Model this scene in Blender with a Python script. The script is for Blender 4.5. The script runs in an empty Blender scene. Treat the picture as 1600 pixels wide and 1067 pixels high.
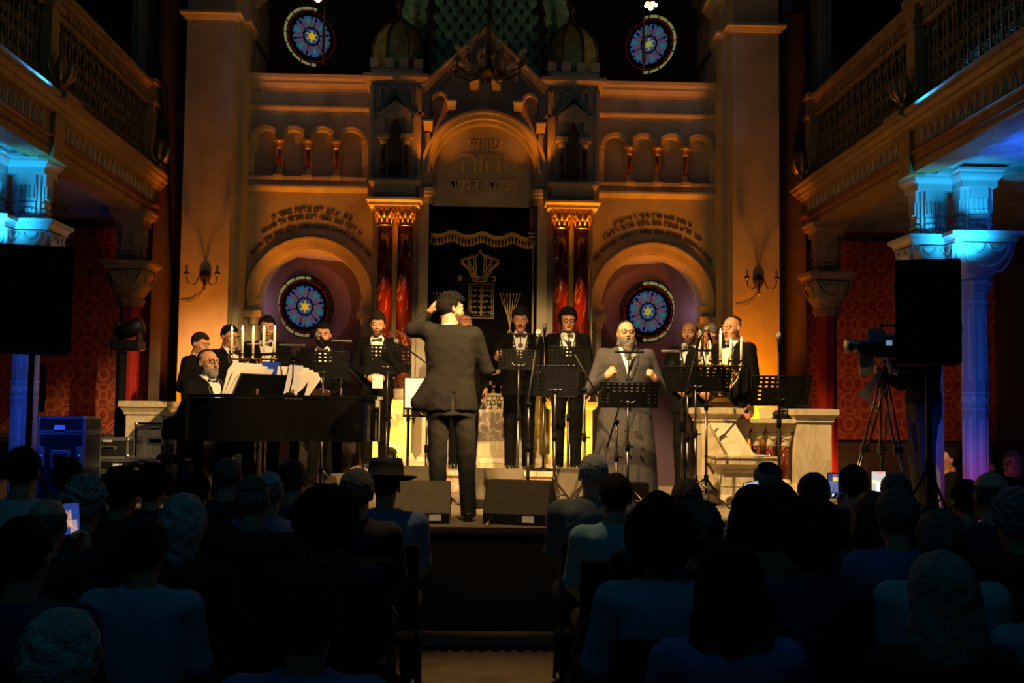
import bpy, bmesh, math, random
import numpy as np
from mathutils import Vector, Matrix, Euler

PI = math.pi
SC = bpy.context.scene
COL = SC.collection
rnd = random.Random(7)

# ------------------------------------------------------------------ scene objects
def link(o, parent=None):
    COL.objects.link(o)
    if parent is not None:
        o.parent = parent
    return o

def tag(o, label=None, cat=None, group=None, kind=None):
    if label: o['label'] = label
    if cat: o['category'] = cat
    if group: o['group'] = group
    if kind: o['kind'] = kind
    return o

def thing(name, label, cat, loc=(0, 0, 0), rz=0.0, group=None, kind=None):
    o = bpy.data.objects.new(name, None)
    o.empty_display_size = .1
    link(o)
    o.location = loc
    o.rotation_euler = (0, 0, rz)
    return tag(o, label, cat, group, kind)

def kids(o):
    return [c for c in o.children]

def copy_tree(o, parent=None):
    c = o.copy()
    COL.objects.link(c)
    if parent is not None:
        c.parent = parent
    for ch in kids(o):
        copy_tree(ch, c)
    return c

# ------------------------------------------------------------------ mesh builder
class MB:
    def __init__(s):
        s.v = []; s.f = []; s.sm = []
    def add(s, verts, faces, M=None, smooth=False):
        b = len(s.v)
        if M is not None:
            verts = [M @ Vector(p) for p in verts]
        s.v += [tuple(p) for p in verts]
        s.f += [tuple(i + b for i in f) for f in faces]
        s.sm += [smooth] * len(faces)
        return s
    def box(s, x0, x1, y0, y1, z0, z1, M=None):
        vs = [(x0,y0,z0),(x1,y0,z0),(x1,y1,z0),(x0,y1,z0),(x0,y0,z1),(x1,y0,z1),(x1,y1,z1),(x0,y1,z1)]
        fs = [(0,3,2,1),(4,5,6,7),(0,1,5,4),(1,2,6,5),(2,3,7,6),(3,0,4,7)]
        return s.add(vs, fs, M)
    def cbox(s, c, d, M=None):
        return s.box(c[0]-d[0]/2, c[0]+d[0]/2, c[1]-d[1]/2, c[1]+d[1]/2, c[2]-d[2]/2, c[2]+d[2]/2, M)
    def bbox(s, c, d, b=.01, M=None):
        """box with chamfered edges"""
        hx, hy, hz = d[0]/2, d[1]/2, d[2]/2
        b = min(b, hx*.9, hy*.9, hz*.9)
        vs = []; fs = []
        idx = {}
        for sx in (-1, 1):
            for sy in (-1, 1):
                for sz in (-1, 1):
                    for ax in range(3):
                        p = [sx*(hx-b), sy*(hy-b), sz*(hz-b)]
                        p[ax] = (sx*hx, sy*hy, sz*hz)[ax]
                        idx[(sx, sy, sz, ax)] = len(vs)
                        vs.append((c[0]+p[0], c[1]+p[1], c[2]+p[2]))
        for ax in range(3):
            o = [a for a in range(3) if a != ax]
            for sg in (-1, 1):
                q = []
                for a, b2 in ((-1,-1),(1,-1),(1,1),(-1,1)):
                    k = [0,0,0]; k[ax] = sg; k[o[0]] = a; k[o[1]] = b2
                    q.append(idx[(k[0],k[1],k[2],ax)])
                fs.append(tuple(q))
        for ax in range(3):
            o = [a for a in range(3) if a != ax]
            for a in (-1, 1):
                for b2 in (-1, 1):
                    q = []
                    for sg, w in ((-1, 0), (1, 0), (1, 1), (-1, 1)):
                        k = [0,0,0]; k[ax] = sg; k[o[0]] = a; k[o[1]] = b2
                        q.append(idx[(k[0],k[1],k[2],o[w])])
                    fs.append(tuple(q))
        for sx in (-1, 1):
            for sy in (-1, 1):
                for sz in (-1, 1):
                    fs.append(tuple(idx[(sx,sy,sz,a)] for a in range(3)))
        return s.add(vs, fs, M)
    def lathe(s, prof, c=(0,0,0), n=24, M=None, a0=0.0, a1=2*PI, sx=1.0, sy=1.0, smooth=True):
        full = abs(a1-a0-2*PI) < 1e-6
        m = n if full else n+1
        vs = []; fs = []
        for r, z in prof:
            for i in range(m):
                a = a0+(a1-a0)*i/n
                vs.append((c[0]+r*math.cos(a)*sx, c[1]+r*math.sin(a)*sy, c[2]+z))
        k = len(prof)
        for j in range(k-1):
            for i in range(n):
                i2 = (i+1) % m
                fs.append((j*m+i, j*m+i2, (j+1)*m+i2, (j+1)*m+i))
        if full:
            if prof[0][0] > 1e-5: fs.append(tuple(range(m-1, -1, -1)))
            if prof[-1][0] > 1e-5: fs.append(tuple((k-1)*m+i for i in range(m)))
        return s.add(vs, fs, M, smooth)
    def cyl(s, a, b, r, r2=None, n=12, smooth=True):
        return s.tube([a, b], r if r2 is None else [r, r2], n, smooth)
    def tube(s, pts, r, n=8, smooth=True, closed=False):
        pts = [Vector(p) for p in pts]
        k = len(pts)
        rs = [r]*k if not isinstance(r, (list, tuple)) else list(r)
        vs = []; fs = []
        up = Vector((0, 0, 1)); prevu = None
        for i, p in enumerate(pts):
            if closed:
                t = pts[(i+1) % k]-pts[i-1]
            else:
                t = (pts[min(i+1, k-1)]-pts[max(i-1, 0)])
            if t.length < 1e-9: t = Vector((0,0,1))
            t.normalize()
            if prevu is None:
                u = t.cross(up if abs(t.z) < .95 else Vector((1,0,0)))
            else:
                u = prevu - t*prevu.dot(t)
                if u.length < 1e-6: u = t.cross(Vector((1,0,0)))
            u.normalize(); prevu = u
            w = t.cross(u)
            for j in range(n):
                a = 2*PI*j/n
                vs.append(p+(u*math.cos(a)+w*math.sin(a))*rs[i])
        kk = k if closed else k-1
        for i in range(kk):
            i2 = (i+1) % k
            for j in range(n):
                j2 = (j+1) % n
                fs.append((i*n+j, i*n+j2, i2*n+j2, i2*n+j))
        if not closed:
            fs.append(tuple(range(n-1, -1, -1)))
            fs.append(tuple((k-1)*n+j for j in range(n)))
        return s.add(vs, fs, None, smooth)
    def prism(s, poly, y0, y1, M=None, smooth=False):
        """poly: list of (x,z) outline; extruded along y"""
        n = len(poly)
        vs = [(p[0], y0, p[1]) for p in poly]+[(p[0], y1, p[1]) for p in poly]
        fs = [tuple(range(n)), tuple(range(2*n-1, n-1, -1))]
        fs += [(i, i+n, (i+1) % n+n, (i+1) % n) for i in range(n)]
        return s.add(vs, fs, M, smooth)
    def zprism(s, poly, z0, z1, M=None):
        n = len(poly)
        vs = [(p[0], p[1], z0) for p in poly]+[(p[0], p[1], z1) for p in poly]
        fs = [tuple(range(n-1, -1, -1)), tuple(range(n, 2*n))]
        fs += [(i, (i+1) % n, (i+1) % n+n, i+n) for i in range(n)]
        return s.add(vs, fs, M)
    def sweep(s, prof, path, closed=False, up=(0,0,1), smooth=False):
        """prof: list of (out, up) ; path in xy plane with outward = right of direction; horizontal mouldings"""
        pts = [Vector(p) for p in path]; k = len(pts); n = len(prof)
        vs = []; fs = []
        for i, p in enumerate(pts):
            d1 = (pts[i]-pts[i-1]) if (i > 0 or closed) else (pts[1]-pts[0])
            d2 = (pts[(i+1) % k]-pts[i]) if (i < k-1 or closed) else d1
            d1 = d1.normalized(); d2 = d2.normalized()
            n1 = Vector((d1.y, -d1.x, 0)); n2 = Vector((d2.y, -d2.x, 0))
            b = (n1+n2)
            b = b.normalized() if b.length > 1e-6 else n1
            sc = 1/max(.3, b.dot(n1))
            for o, z in prof:
                vs.append(p+b*o*sc+Vector((0,0,z)))
        kk = k if closed else k-1
        for i in range(kk):
            i2 = (i+1) % k
            for j in range(n):
                j2 = (j+1) % n
                fs.append((i*n+j, i2*n+j, i2*n+j2, i*n+j2))
        if not closed:
            fs.append(tuple(range(n))); fs.append(tuple((k-1)*n+j for j in range(n-1, -1, -1)))
        return s.add(vs, fs, None, smooth)
    def archring(s, cx, cz, r0, r1, y0, y1, a0=0.0, a1=PI, n=28):
        """solid half ring in the xz plane, between radii r0,r1 and y0,y1"""
        vs = []; fs = []
        for i in range(n+1):
            a = a0+(a1-a0)*i/n
            c, q = math.cos(a), math.sin(a)
            for r, y in ((r0,y0),(r1,y0),(r1,y1),(r0,y1)):
                vs.append((cx+r*c, y, cz+r*q))
        for i in range(n):
            for j in range(4):
                j2 = (j+1) % 4
                fs.append((i*4+j, i*4+j2, (i+1)*4+j2, (i+1)*4+j))
        fs.append((0,3,2,1)); fs.append((n*4, n*4+1, n*4+2, n*4+3))
        return s.add(vs, fs)
    def archwall(s, x0, x1, z0, z1, cx, zs, r, y0, y1, n=24, back=True, rj=None):
        """wall block with a round-headed opening that reaches down to z0"""
        rj = r if rj is None else rj
        ys = (y0, y1) if back else (y0,)
        arc = [(cx+r*math.cos(PI*i/n), zs+r*math.sin(PI*i/n)) for i in range(n+1)]
        def outer(p):
            dx, dz = p[0]-cx, p[1]-zs
            ts = []
            if dx > 1e-9: ts.append((x1-cx)/dx)
            if dx < -1e-9: ts.append((x0-cx)/dx)
            if dz > 1e-9: ts.append((z1-zs)/dz)
            t = min(ts)
            return (cx+dx*t, zs+dz*t)
        out = [outer(p) for p in arc]
        for y in ys:
            vs = []; fs = []
            for a, o in zip(arc, out):
                vs += [(a[0], y, a[1]), (o[0], y, o[1])]
            for i in range(n):
                fs.append((2*i, 2*i+1, 2*i+3, 2*i+2))
            # corner fill
            for i in range(n):
                p, q = out[i], out[i+1]
                for X in (x0, x1):
                    if (abs(p[0]-X) < 1e-6) != (abs(q[0]-X) < 1e-6) and min(abs(p[0]-X), abs(q[0]-X)) < 1e-6:
                        b = len(vs); vs += [(p[0],y,p[1]),(X,y,z1),(q[0],y,q[1])]; fs.append((b,b+1,b+2))
            b = len(vs)
            vs += [(x0,y,z0),(cx-rj,y,z0),(cx-rj,y,zs),(x0,y,zs),(cx+rj,y,z0),(x1,y,z0),(x1,y,zs),(cx+rj,y,zs)]
            fs += [(b,b+1,b+2,b+3),(b+4,b+5,b+6,b+7)]
            s.add(vs, fs)
        vs = []; fs = []
        pr = [(cx+rj, z0), (cx+rj, zs)]+arc+[(cx-rj, zs), (cx-rj, z0)]
        for p in pr: vs += [(p[0],y0,p[1]),(p[0],y1,p[1])]
        for i in range(len(pr)-1): fs.append((2*i,2*i+1,2*i+3,2*i+2))
        s.add(vs, fs)
        # outer sides
        vs = [(x0,y0,z0),(x0,y1,z0),(x0,y1,z1),(x0,y0,z1),(x1,y0,z0),(x1,y1,z0),(x1,y1,z1),(x1,y0,z1)]
        s.add(vs, [(0,1,2,3),(4,7,6,5),(3,2,6,7)])
        return s
    def ball(s, c, r, n=12, m=8, M=None):
        rx, ry, rz = (r, r, r) if not isinstance(r, (tuple, list)) else r
        vs = []; fs = []
        for j in range(m+1):
            t = PI*j/m
            for i in range(n):
                a = 2*PI*i/n
                vs.append((c[0]+rx*math.sin(t)*math.cos(a), c[1]+ry*math.sin(t)*math.sin(a), c[2]+rz*math.cos(t)))
        for j in range(m):
            for i in range(n):
                i2 = (i+1) % n
                fs.append((j*n+i, (j+1)*n+i, (j+1)*n+i2, j*n+i2))
        return s.add(vs, fs, M, True)
    def mirror(s):
        s.v = [(-p[0], p[1], p[2]) for p in s.v]
        s.f = [tuple(reversed(f)) for f in s.f]
        return s
    def moved(s, M):
        s.v = [tuple(M @ Vector(p)) for p in s.v]
        return s
    def mesh(s, name, mat=None, weld=True):
        me = bpy.data.meshes.new(name)
        me.from_pydata([tuple(p) for p in s.v], [], s.f)
        if s.sm: me.polygons.foreach_set('use_smooth', s.sm)
        bm = bmesh.new(); bm.from_mesh(me)
        if weld: bmesh.ops.remove_doubles(bm, verts=bm.verts, dist=1e-5)
        bmesh.ops.recalc_face_normals(bm, faces=bm.faces)
        bm.to_mesh(me); bm.free()
        if mat is not None: me.materials.append(mat)
        return me
    def build(s, name, mat=None, parent=None, weld=True):
        return link(bpy.data.objects.new(name, s.mesh(name, mat, weld)), parent)

def arc_pts(cx, cz, r, a0, a1, n, y=0):
    return [(cx+r*math.cos(a0+(a1-a0)*i/n), y, cz+r*math.sin(a0+(a1-a0)*i/n)) for i in range(n+1)]

def spiral(cx, cz, r0, r1, a0, turns, n, y=0):
    return [(cx+(r0+(r1-r0)*i/n)*math.cos(a0+2*PI*turns*i/n), y, cz+(r0+(r1-r0)*i/n)*math.sin(a0+2*PI*turns*i/n)) for i in range(n+1)]

# ------------------------------------------------------------------ materials
def mat(name, col, rough=.6, metal=0.0, bump=0.0, bscale=40.0, var=0.0, vscale=6.0, spec=None, sheen=0.0, emit=None, estr=0.0, coat=0.0, col2=None, sub=0.0):
    m = bpy.data.materials.new(name); m.use_nodes = True
    nt = m.node_tree; b = nt.nodes['Principled BSDF']
    b.inputs['Base Color'].default_value = (*col, 1)
    b.inputs['Roughness'].default_value = rough
    b.inputs['Metallic'].default_value = metal
    if spec is not None: b.inputs['Specular IOR Level'].default_value = spec
    if coat: b.inputs['Coat Weight'].default_value = coat
    if sheen:
        b.inputs['Sheen Weight'].default_value = sheen
        b.inputs['Sheen Tint'].default_value = (*[min(1, c*2+.1) for c in col], 1)
    if sub:
        b.inputs['Subsurface Weight'].default_value = sub
        b.inputs['Subsurface Radius'].default_value = (.02, .008, .004)
    if emit is not None:
        b.inputs['Emission Color'].default_value = (*emit, 1)
        b.inputs['Emission Strength'].default_value = estr
    if var or bump or col2:
        tc = nt.nodes.new('ShaderNodeTexCoord')
    if var or col2:
        n = nt.nodes.new('ShaderNodeTexNoise'); n.inputs['Scale'].default_value = vscale
        n.inputs['Detail'].default_value = 6
        nt.links.new(tc.outputs['Object'], n.inputs['Vector'])
        r = nt.nodes.new('ShaderNodeValToRGB')
        c2 = col2 if col2 else tuple(min(1, c*(1+var)) for c in col)
        c1 = col if col2 else tuple(c*(1-var) for c in col)
        r.color_ramp.elements[0].position = .35; r.color_ramp.elements[1].position = .65
        r.color_ramp.elements[0].color = (*c1, 1); r.color_ramp.elements[1].color = (*c2, 1)
        nt.links.new(n.outputs['Fac'], r.inputs['Fac']); nt.links.new(r.outputs['Color'], b.inputs['Base Color'])
    if bump:
        n2 = nt.nodes.new('ShaderNodeTexNoise'); n2.inputs['Scale'].default_value = bscale
        n2.inputs['Detail'].default_value = 5
        nt.links.new(tc.outputs['Object'], n2.inputs['Vector'])
        bp = nt.nodes.new('ShaderNodeBump'); bp.inputs['Strength'].default_value = bump; bp.inputs['Distance'].default_value = .02
        nt.links.new(n2.outputs['Fac'], bp.inputs['Height']); nt.links.new(bp.outputs['Normal'], b.inputs['Normal'])
    return m

def marble(name, base, vein, scale=3.0, width=.06, rough=.3, base2=None):
    m = bpy.data.materials.new(name); m.use_nodes = True
    nt = m.node_tree; N = nt.nodes; L = nt.links; b = N['Principled BSDF']
    b.inputs['Roughness'].default_value = rough
    tc = N.new('ShaderNodeTexCoord')
    n1 = N.new('ShaderNodeTexNoise'); n1.inputs['Scale'].default_value = scale; n1.inputs['Detail'].default_value = 8; n1.inputs['Distortion'].default_value = 1.2
    L.new(tc.outputs['Object'], n1.inputs['Vector'])
    r1 = N.new('ShaderNodeValToRGB'); e = r1.color_ramp.elements
    b2 = base2 or tuple(c*.8 for c in base)
    e[0].position = .3; e[0].color = (*base, 1); e[1].position = .7; e[1].color = (*b2, 1)
    L.new(n1.outputs['Fac'], r1.inputs['Fac'])
    n2 = N.new('ShaderNodeTexNoise'); n2.inputs['Scale'].default_value = scale*.8; n2.inputs['Detail'].default_value = 10; n2.inputs['Distortion'].default_value = 2.0
    mp = N.new('ShaderNodeMapping'); mp.inputs['Location'].default_value = (3.1, 1.7, 5.2); mp.inputs['Scale'].default_value = (1.6, 1.0, .8)
    L.new(tc.outputs['Object'], mp.inputs['Vector']); L.new(mp.outputs['Vector'], n2.inputs['Vector'])
    r2 = N.new('ShaderNodeValToRGB'); e = r2.color_ramp.elements
    e[0].position = .5-width; e[0].color = (0,0,0,1); e[1].position = .5; e[1].color = (1,1,1,1)
    x = e.new(.5+width); x.color = (0,0,0,1)
    L.new(n2.outputs['Fac'], r2.inputs['Fac'])
    mx = N.new('ShaderNodeMixRGB'); mx.inputs['Color2'].default_value = (*vein, 1)
    L.new(r2.outputs['Color'], mx.inputs['Fac']); L.new(r1.outputs['Color'], mx.inputs['Color1'])
    L.new(mx.outputs['Color'], b.inputs['Base Color'])
    return m

M = {}
M['stone'] = mat('pale_stone', (.42,.37,.29), .72, bump=.12, bscale=60, var=.16, vscale=3)
M['pier'] = mat('plastered_stone', (.44,.39,.30), .8, bump=.12, bscale=24, var=.14, vscale=2.2)
M['marble_white'] = marble('cream_marble', (.74,.64,.43), (.54,.45,.28), 2.5, .05, .35)
M['marble_red'] = marble('red_marble', (.11,.012,.007), (.36,.16,.09), 4.0, .020, .12, (.09,.012,.008))
M['marble_pink'] = marble('rose_marble', (.42,.20,.15), (.72,.58,.44), 7.0, .09, .3, (.55,.36,.26))
M['marble_grey'] = marble('brown_grey_marble', (.30,.24,.19), (.60,.52,.38), 6.0, .05, .3, (.22,.17,.14))
M['gilt'] = mat('gilded_plaster', (.55,.36,.12), .38, .75, bump=.25, bscale=50)
M['gold'] = mat('polished_brass', (.80,.55,.16), .25, 1.0)
M['bronze'] = mat('dark_bronze', (.12,.075,.035), .45, .8, bump=.1)
M['gilt_text'] = mat('gilt_letters', (.72,.54,.17), .45, .1)
M['bronze_text'] = mat('bronze_letters', (.15,.095,.03), .45, .5)
M['iron'] = mat('black_iron', (.02,.02,.02), .45, .5)
M['copper'] = mat('green_copper_tile', (.26,.55,.30), .5, .1, bump=.2, bscale=30, var=.35, vscale=5)
M['dome'] = mat('olive_gilt_dome', (.24,.26,.09), .45, .3, bump=.2, bscale=35, var=.3, vscale=8)
M['teal_paint'] = mat('teal_paint', (.05,.13,.14), .6)
M['gallery'] = mat('ochre_painted_wood', (.36,.24,.10), .5, bump=.15, bscale=30, var=.15, vscale=4)
M['gallery_red'] = mat('red_brown_wood', (.20,.06,.025), .45, var=.2, vscale=6)
M['motif'] = mat('pale_stencil', (.62,.55,.45), .6)
M['baluster'] = mat('olive_gilt_ironwork', (.22,.17,.065), .42, .45, bump=.3, bscale=60, var=.3, vscale=20)
M['col_paint'] = mat('blue_grey_painted_column', (.55,.55,.56), .5, var=.05)
M['col_band'] = mat('pale_stencil_band', (.78,.78,.78), .5)
M['col_red'] = mat('red_column_paint', (.32,.018,.014), .35)
M['dark_wall'] = mat('dark_plaster', (.045,.03,.025), .9, bump=.1, bscale=20)
M['brown_wall'] = mat('brown_plaster', (.12,.075,.045), .85, bump=.1, bscale=24, var=.15)
M['purple_wall'] = mat('lilac_plaster', (.24,.165,.24), .8, bump=.05, bscale=30)
M['white_plaster'] = mat('white_plaster', (.7,.7,.7), .8)
M['black'] = mat('matt_black', (.0025,.0025,.0025), .8, spec=.15)
M['black_gloss'] = mat('black_lacquer', (.004,.004,.004), .08, coat=.6)
M['black_metal'] = mat('black_powder_coat', (.006,.006,.006), .5, spec=.25)
M['grey_metal'] = mat('worn_steel_tube', (.12,.11,.10), .32, .9)
M['chrome'] = mat('chrome', (.5,.5,.5), .18, 1)
M['alu'] = mat('aluminium_trim', (.50,.50,.50), .35, .9)
M['case'] = mat('black_laminate', (.012,.012,.012), .35)
M['case_brown'] = mat('brown_laminate', (.06,.045,.03), .5)
M['speaker'] = mat('worn_grey_carpet_cover', (.085,.068,.042), .85, bump=.4, bscale=140, var=.12, vscale=20)
M['speaker_lit'] = mat('lit_worn_cover', (.20,.165,.11), .8, bump=.3, bscale=140, var=.1, vscale=18)  # lighter copy of the cover, stage light put into its colour
M['grille'] = mat('black_grille', (.01,.01,.01), .6, .3, bump=.5, bscale=300)
M['mic_grille'] = mat('steel_mesh', (.35,.34,.33), .4, .8, bump=.5, bscale=400)
M['paper'] = mat('white_paper', (.80,.77,.70), .8)
M['blue_cover'] = mat('blue_book_cover', (.02,.06,.5), .4)
M['label_white'] = mat('white_label', (.75,.75,.72), .6)
M['stage_cloth'] = mat('black_stage_skirt', (.006,.005,.004), .95, bump=.2, bscale=90, spec=.1)
M['stage_top'] = mat('beige_stage_carpet', (.30,.24,.16), .95, bump=.3, bscale=200, var=.1, vscale=8)
M['floor'] = mat('brown_carpet_floor', (.13,.09,.045), .95, bump=.3, bscale=160, var=.3, vscale=7)
M['velvet'] = mat('black_velvet', (.004,.003,.004), .95, spec=.1)
M['emb'] = mat('gold_embroidery', (.72,.52,.20), .55, .15, bump=.4, bscale=300)
M['fringe'] = mat('gold_fringe', (.66,.44,.14), .6, .15, bump=.5, bscale=300)
M['wax'] = mat('candle_wax', (.85,.78,.60), .5, sub=.3)
M['flame'] = mat('candle_flame', (1,.6,.2), 1, emit=(1,.62,.22), estr=26)
M['bulb_off'] = mat('frosted_bulb', (.6,.58,.52), .35)
M['bulb_on'] = mat('glowing_bulb', (1,.8,.5), .3, emit=(1,.66,.25), estr=9)
M['led'] = mat('lit_lens', (.8,.7,.9), .2, emit=(.9,.7,1), estr=2.0)
M['ink'] = mat('dark_ink', (.05,.035,.02), .7)
# people
M['suit'] = mat('black_tuxedo_wool', (.0035,.0032,.0032), .85, bump=.15, bscale=25, spec=.12)
M['satin'] = mat('black_satin', (.008,.008,.008), .3)
M['suit_grey'] = mat('charcoal_suit_wool', (.0105,.0086,.0074), .85, bump=.9, bscale=7, spec=.25, var=.12, vscale=5)
M['trousers_grey'] = mat('taupe_trouser_wool', (.020,.0165,.0135), .85, bump=.3, bscale=9, var=.12, vscale=5)
M['robe'] = mat('slate_grey_robe', (.036,.033,.035), .85, bump=.2, bscale=8, var=.08, vscale=4)
M['shirt'] = mat('white_shirt', (.80,.78,.74), .7, bump=.1, bscale=40)
M['shoe'] = mat('black_shoe_leather', (.012,.010,.009), .25)
M['skin'] = mat('light_skin', (.58,.29,.17), .5, var=.08, vscale=14, sub=.12)
M['skin2'] = mat('tan_skin', (.46,.22,.125), .5, var=.08, vscale=14, sub=.12)
M['skin_dark'] = mat('ruddy_skin', (.50,.22,.125), .5, var=.08, vscale=14, sub=.1)
M['lip'] = mat('lips', (.30,.07,.05), .5)
M['eye'] = mat('eye_white', (.55,.5,.45), .25)
M['iris'] = mat('dark_iris', (.02,.012,.01), .2)
M['hair_black'] = mat('black_hair', (.007,.0055,.005), .75, bump=.8, bscale=90, spec=.15)
M['hair_brown'] = mat('dark_brown_hair', (.020,.012,.007), .75, bump=.8, bscale=90, spec=.15)
M['hair_grey'] = mat('grey_hair', (.24,.22,.20), .6, bump=.8, bscale=90, var=.3, vscale=25)
M['hair_white'] = mat('white_hair', (.36,.36,.34), .7, bump=.8, bscale=80, var=.25, vscale=20)
M['hair_pepper'] = mat('salt_and_pepper_hair', (.10,.09,.08), .6, bump=.8, bscale=90, var=.4, vscale=30)
M['stubble'] = mat('short_stubble', (.10,.045,.028), .8, bump=.5, bscale=140, var=.3, vscale=60)
M['grey_plate'] = mat('grey_metal_plate', (.17,.155,.14), .6)
M['beard_tan'] = mat('grey_tan_beard', (.12,.105,.09), .75, bump=.9, bscale=80, var=.3, vscale=25)
M['hair_auburn'] = mat('auburn_hair', (.05,.018,.010), .55, bump=.8, bscale=90)
M['kippah'] = mat('black_velvet_cap', (.008,.008,.008), .8)
M['frame'] = mat('spectacle_frame', (.012,.007,.006), .4)
def glassmat():
    m = bpy.data.materials.new('clear_lens'); m.use_nodes = True
    b = m.node_tree.nodes['Principled BSDF']
    b.inputs['Base Color'].default_value = (.9,.9,.9,1); b.inputs['Roughness'].default_value = .05
    b.inputs['Alpha'].default_value = .12
    return m
M['lens'] = glassmat()

# ------------------------------------------------------------------ letters
GL = {}
def glyph(ch, bold=.012):
    if ch in GL: return GL[ch]
    cu = bpy.data.curves.new('g', 'FONT'); cu.body = ch; cu.size = 1.0; cu.offset = bold
    cu.resolution_u = 2; cu.extrude = .5
    ob = bpy.data.objects.new('g', cu); COL.objects.link(ob)
    dg = bpy.context.evaluated_depsgraph_get()
    me = ob.evaluated_get(dg).to_mesh()
    vs = [tuple(v.co) for v in me.vertices]; fs = [tuple(p.vertices) for p in me.polygons]
    ob.evaluated_get(dg).to_mesh_clear()
    bpy.data.objects.remove(ob); bpy.data.curves.remove(cu)
    x0 = min(v[0] for v in vs) if vs else 0; x1 = max(v[0] for v in vs) if vs else .3
    vs = [(v[0]-x0, v[1], v[2]) for v in vs]
    GL[ch] = (vs, fs, x1-x0)
    return GL[ch]

def text_line(mb, s, size, place, depth=.01, gap=.09, space=.32, rtl=True):
    """place(u, v, w): u along the line (centred), v up, w out of the face"""
    if rtl: s = s[::-1]
    tot = 0
    for ch in s: tot += (space if ch == ' ' else glyph(ch)[2]+gap)
    tot -= gap
    u = -tot/2
    for ch in s:
        if ch == ' ':
            u += space; continue
        vs, fs, w = glyph(ch)
        c = u+w/2
        out = [place(c*size, (p[0]-w/2)*size, p[1]*size, (p[2]+.45)*depth) for p in vs]
        mb.add(out, fs)
        u += w+gap
    return tot*size
def flat_place(x0, y, z0):
    return lambda c, dx, v, w: (x0+c+dx, y-w, z0+v)
def arc_place(cx, cz, r, y):
    def f(c, dx, v, w):
        a = PI/2-c/r
        t = (math.sin(a), -math.cos(a)); nrm = (math.cos(a), math.sin(a))
        return (cx+nrm[0]*(r+v)+t[0]*dx, y-w, cz+nrm[1]*(r+v)+t[1]*dx)
    return f
# ================================================================== ARCHITECTURE
# x = 0 is the axis of the ark; y runs away from the camera; z = 0 is the hall floor
def struct(mb, name, m, label=None, parent=None):
    o = mb.build(name, m, parent)
    if parent is None:
        o['kind'] = 'structure'
        if label: o['label'] = label
    return o
# floor, side walls, back wall, ceiling
struct(MB().box(-6.6, 6.6, -3, 16.6, -.1, 0), 'floor', M['floor'], 'brown carpeted hall floor')
struct(MB().box(-6.8, -6.5, -3, 16.6, 0, 10), 'wall_left', M['dark_wall'], 'dark side wall behind the left gallery')
struct(MB().box(6.5, 6.8, -3, 16.6, 0, 10), 'wall_right', M['dark_wall'], 'dark side wall behind the right gallery')
struct(MB().box(-6.8, 6.8, -3, 16.6, 9.8, 10), 'ceiling', M['dark_wall'], 'dark ceiling of the hall')
struct(MB().box(-6.8, 6.8, -3.2, -3, 0, 10), 'wall_rear', M['dark_wall'], 'wall at the rear of the hall')

def disc_reveal(mb, x0, x1, z0, z1, cx, cz, r, y0, y1, n=40):
    """wall slab with a round hole"""
    for y in (y0,):
        vs = []; fs = []
        pts = [(cx+r*math.cos(2*PI*i/n), cz+r*math.sin(2*PI*i/n)) for i in range(n)]
        def outp(p):
            dx, dz = p[0]-cx, p[1]-cz; ts = []
            if dx > 1e-9: ts.append((x1-cx)/dx)
            if dx < -1e-9: ts.append((x0-cx)/dx)
            if dz > 1e-9: ts.append((z1-cz)/dz)
            if dz < -1e-9: ts.append((z0-cz)/dz)
            t = min(ts); return (cx+dx*t, cz+dz*t)
        ou = [outp(p) for p in pts]
        for a, b in zip(pts, ou): vs += [(a[0],y,a[1]),(b[0],y,b[1])]
        for i in range(n):
            j = (i+1) % n; fs.append((2*i,2*i+1,2*j+1,2*j))
            p, q = ou[i], ou[j]
            px = [X for X in (x0,x1) if abs(p[0]-X) < 1e-6 or abs(q[0]-X) < 1e-6]
            pz = [Z for Z in (z0,z1) if abs(p[1]-Z) < 1e-6 or abs(q[1]-Z) < 1e-6]
            if px and pz and not (abs(p[0]-q[0]) < 1e-6 or abs(p[1]-q[1]) < 1e-6):
                b = len(vs); vs += [(p[0],y,p[1]),(px[0],y,pz[0]),(q[0],y,q[1])]; fs.append((b,b+1,b+2))
        mb.add(vs, fs)
    vs = []; fs = []
    for p in pts: vs += [(p[0],y0,p[1]),(p[0],y1,p[1])]
    for i in range(n):
        j = (i+1) % n; fs.append((2*i,2*i+1,2*j+1,2*j))
    mb.add(vs, fs, None, True)

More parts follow.
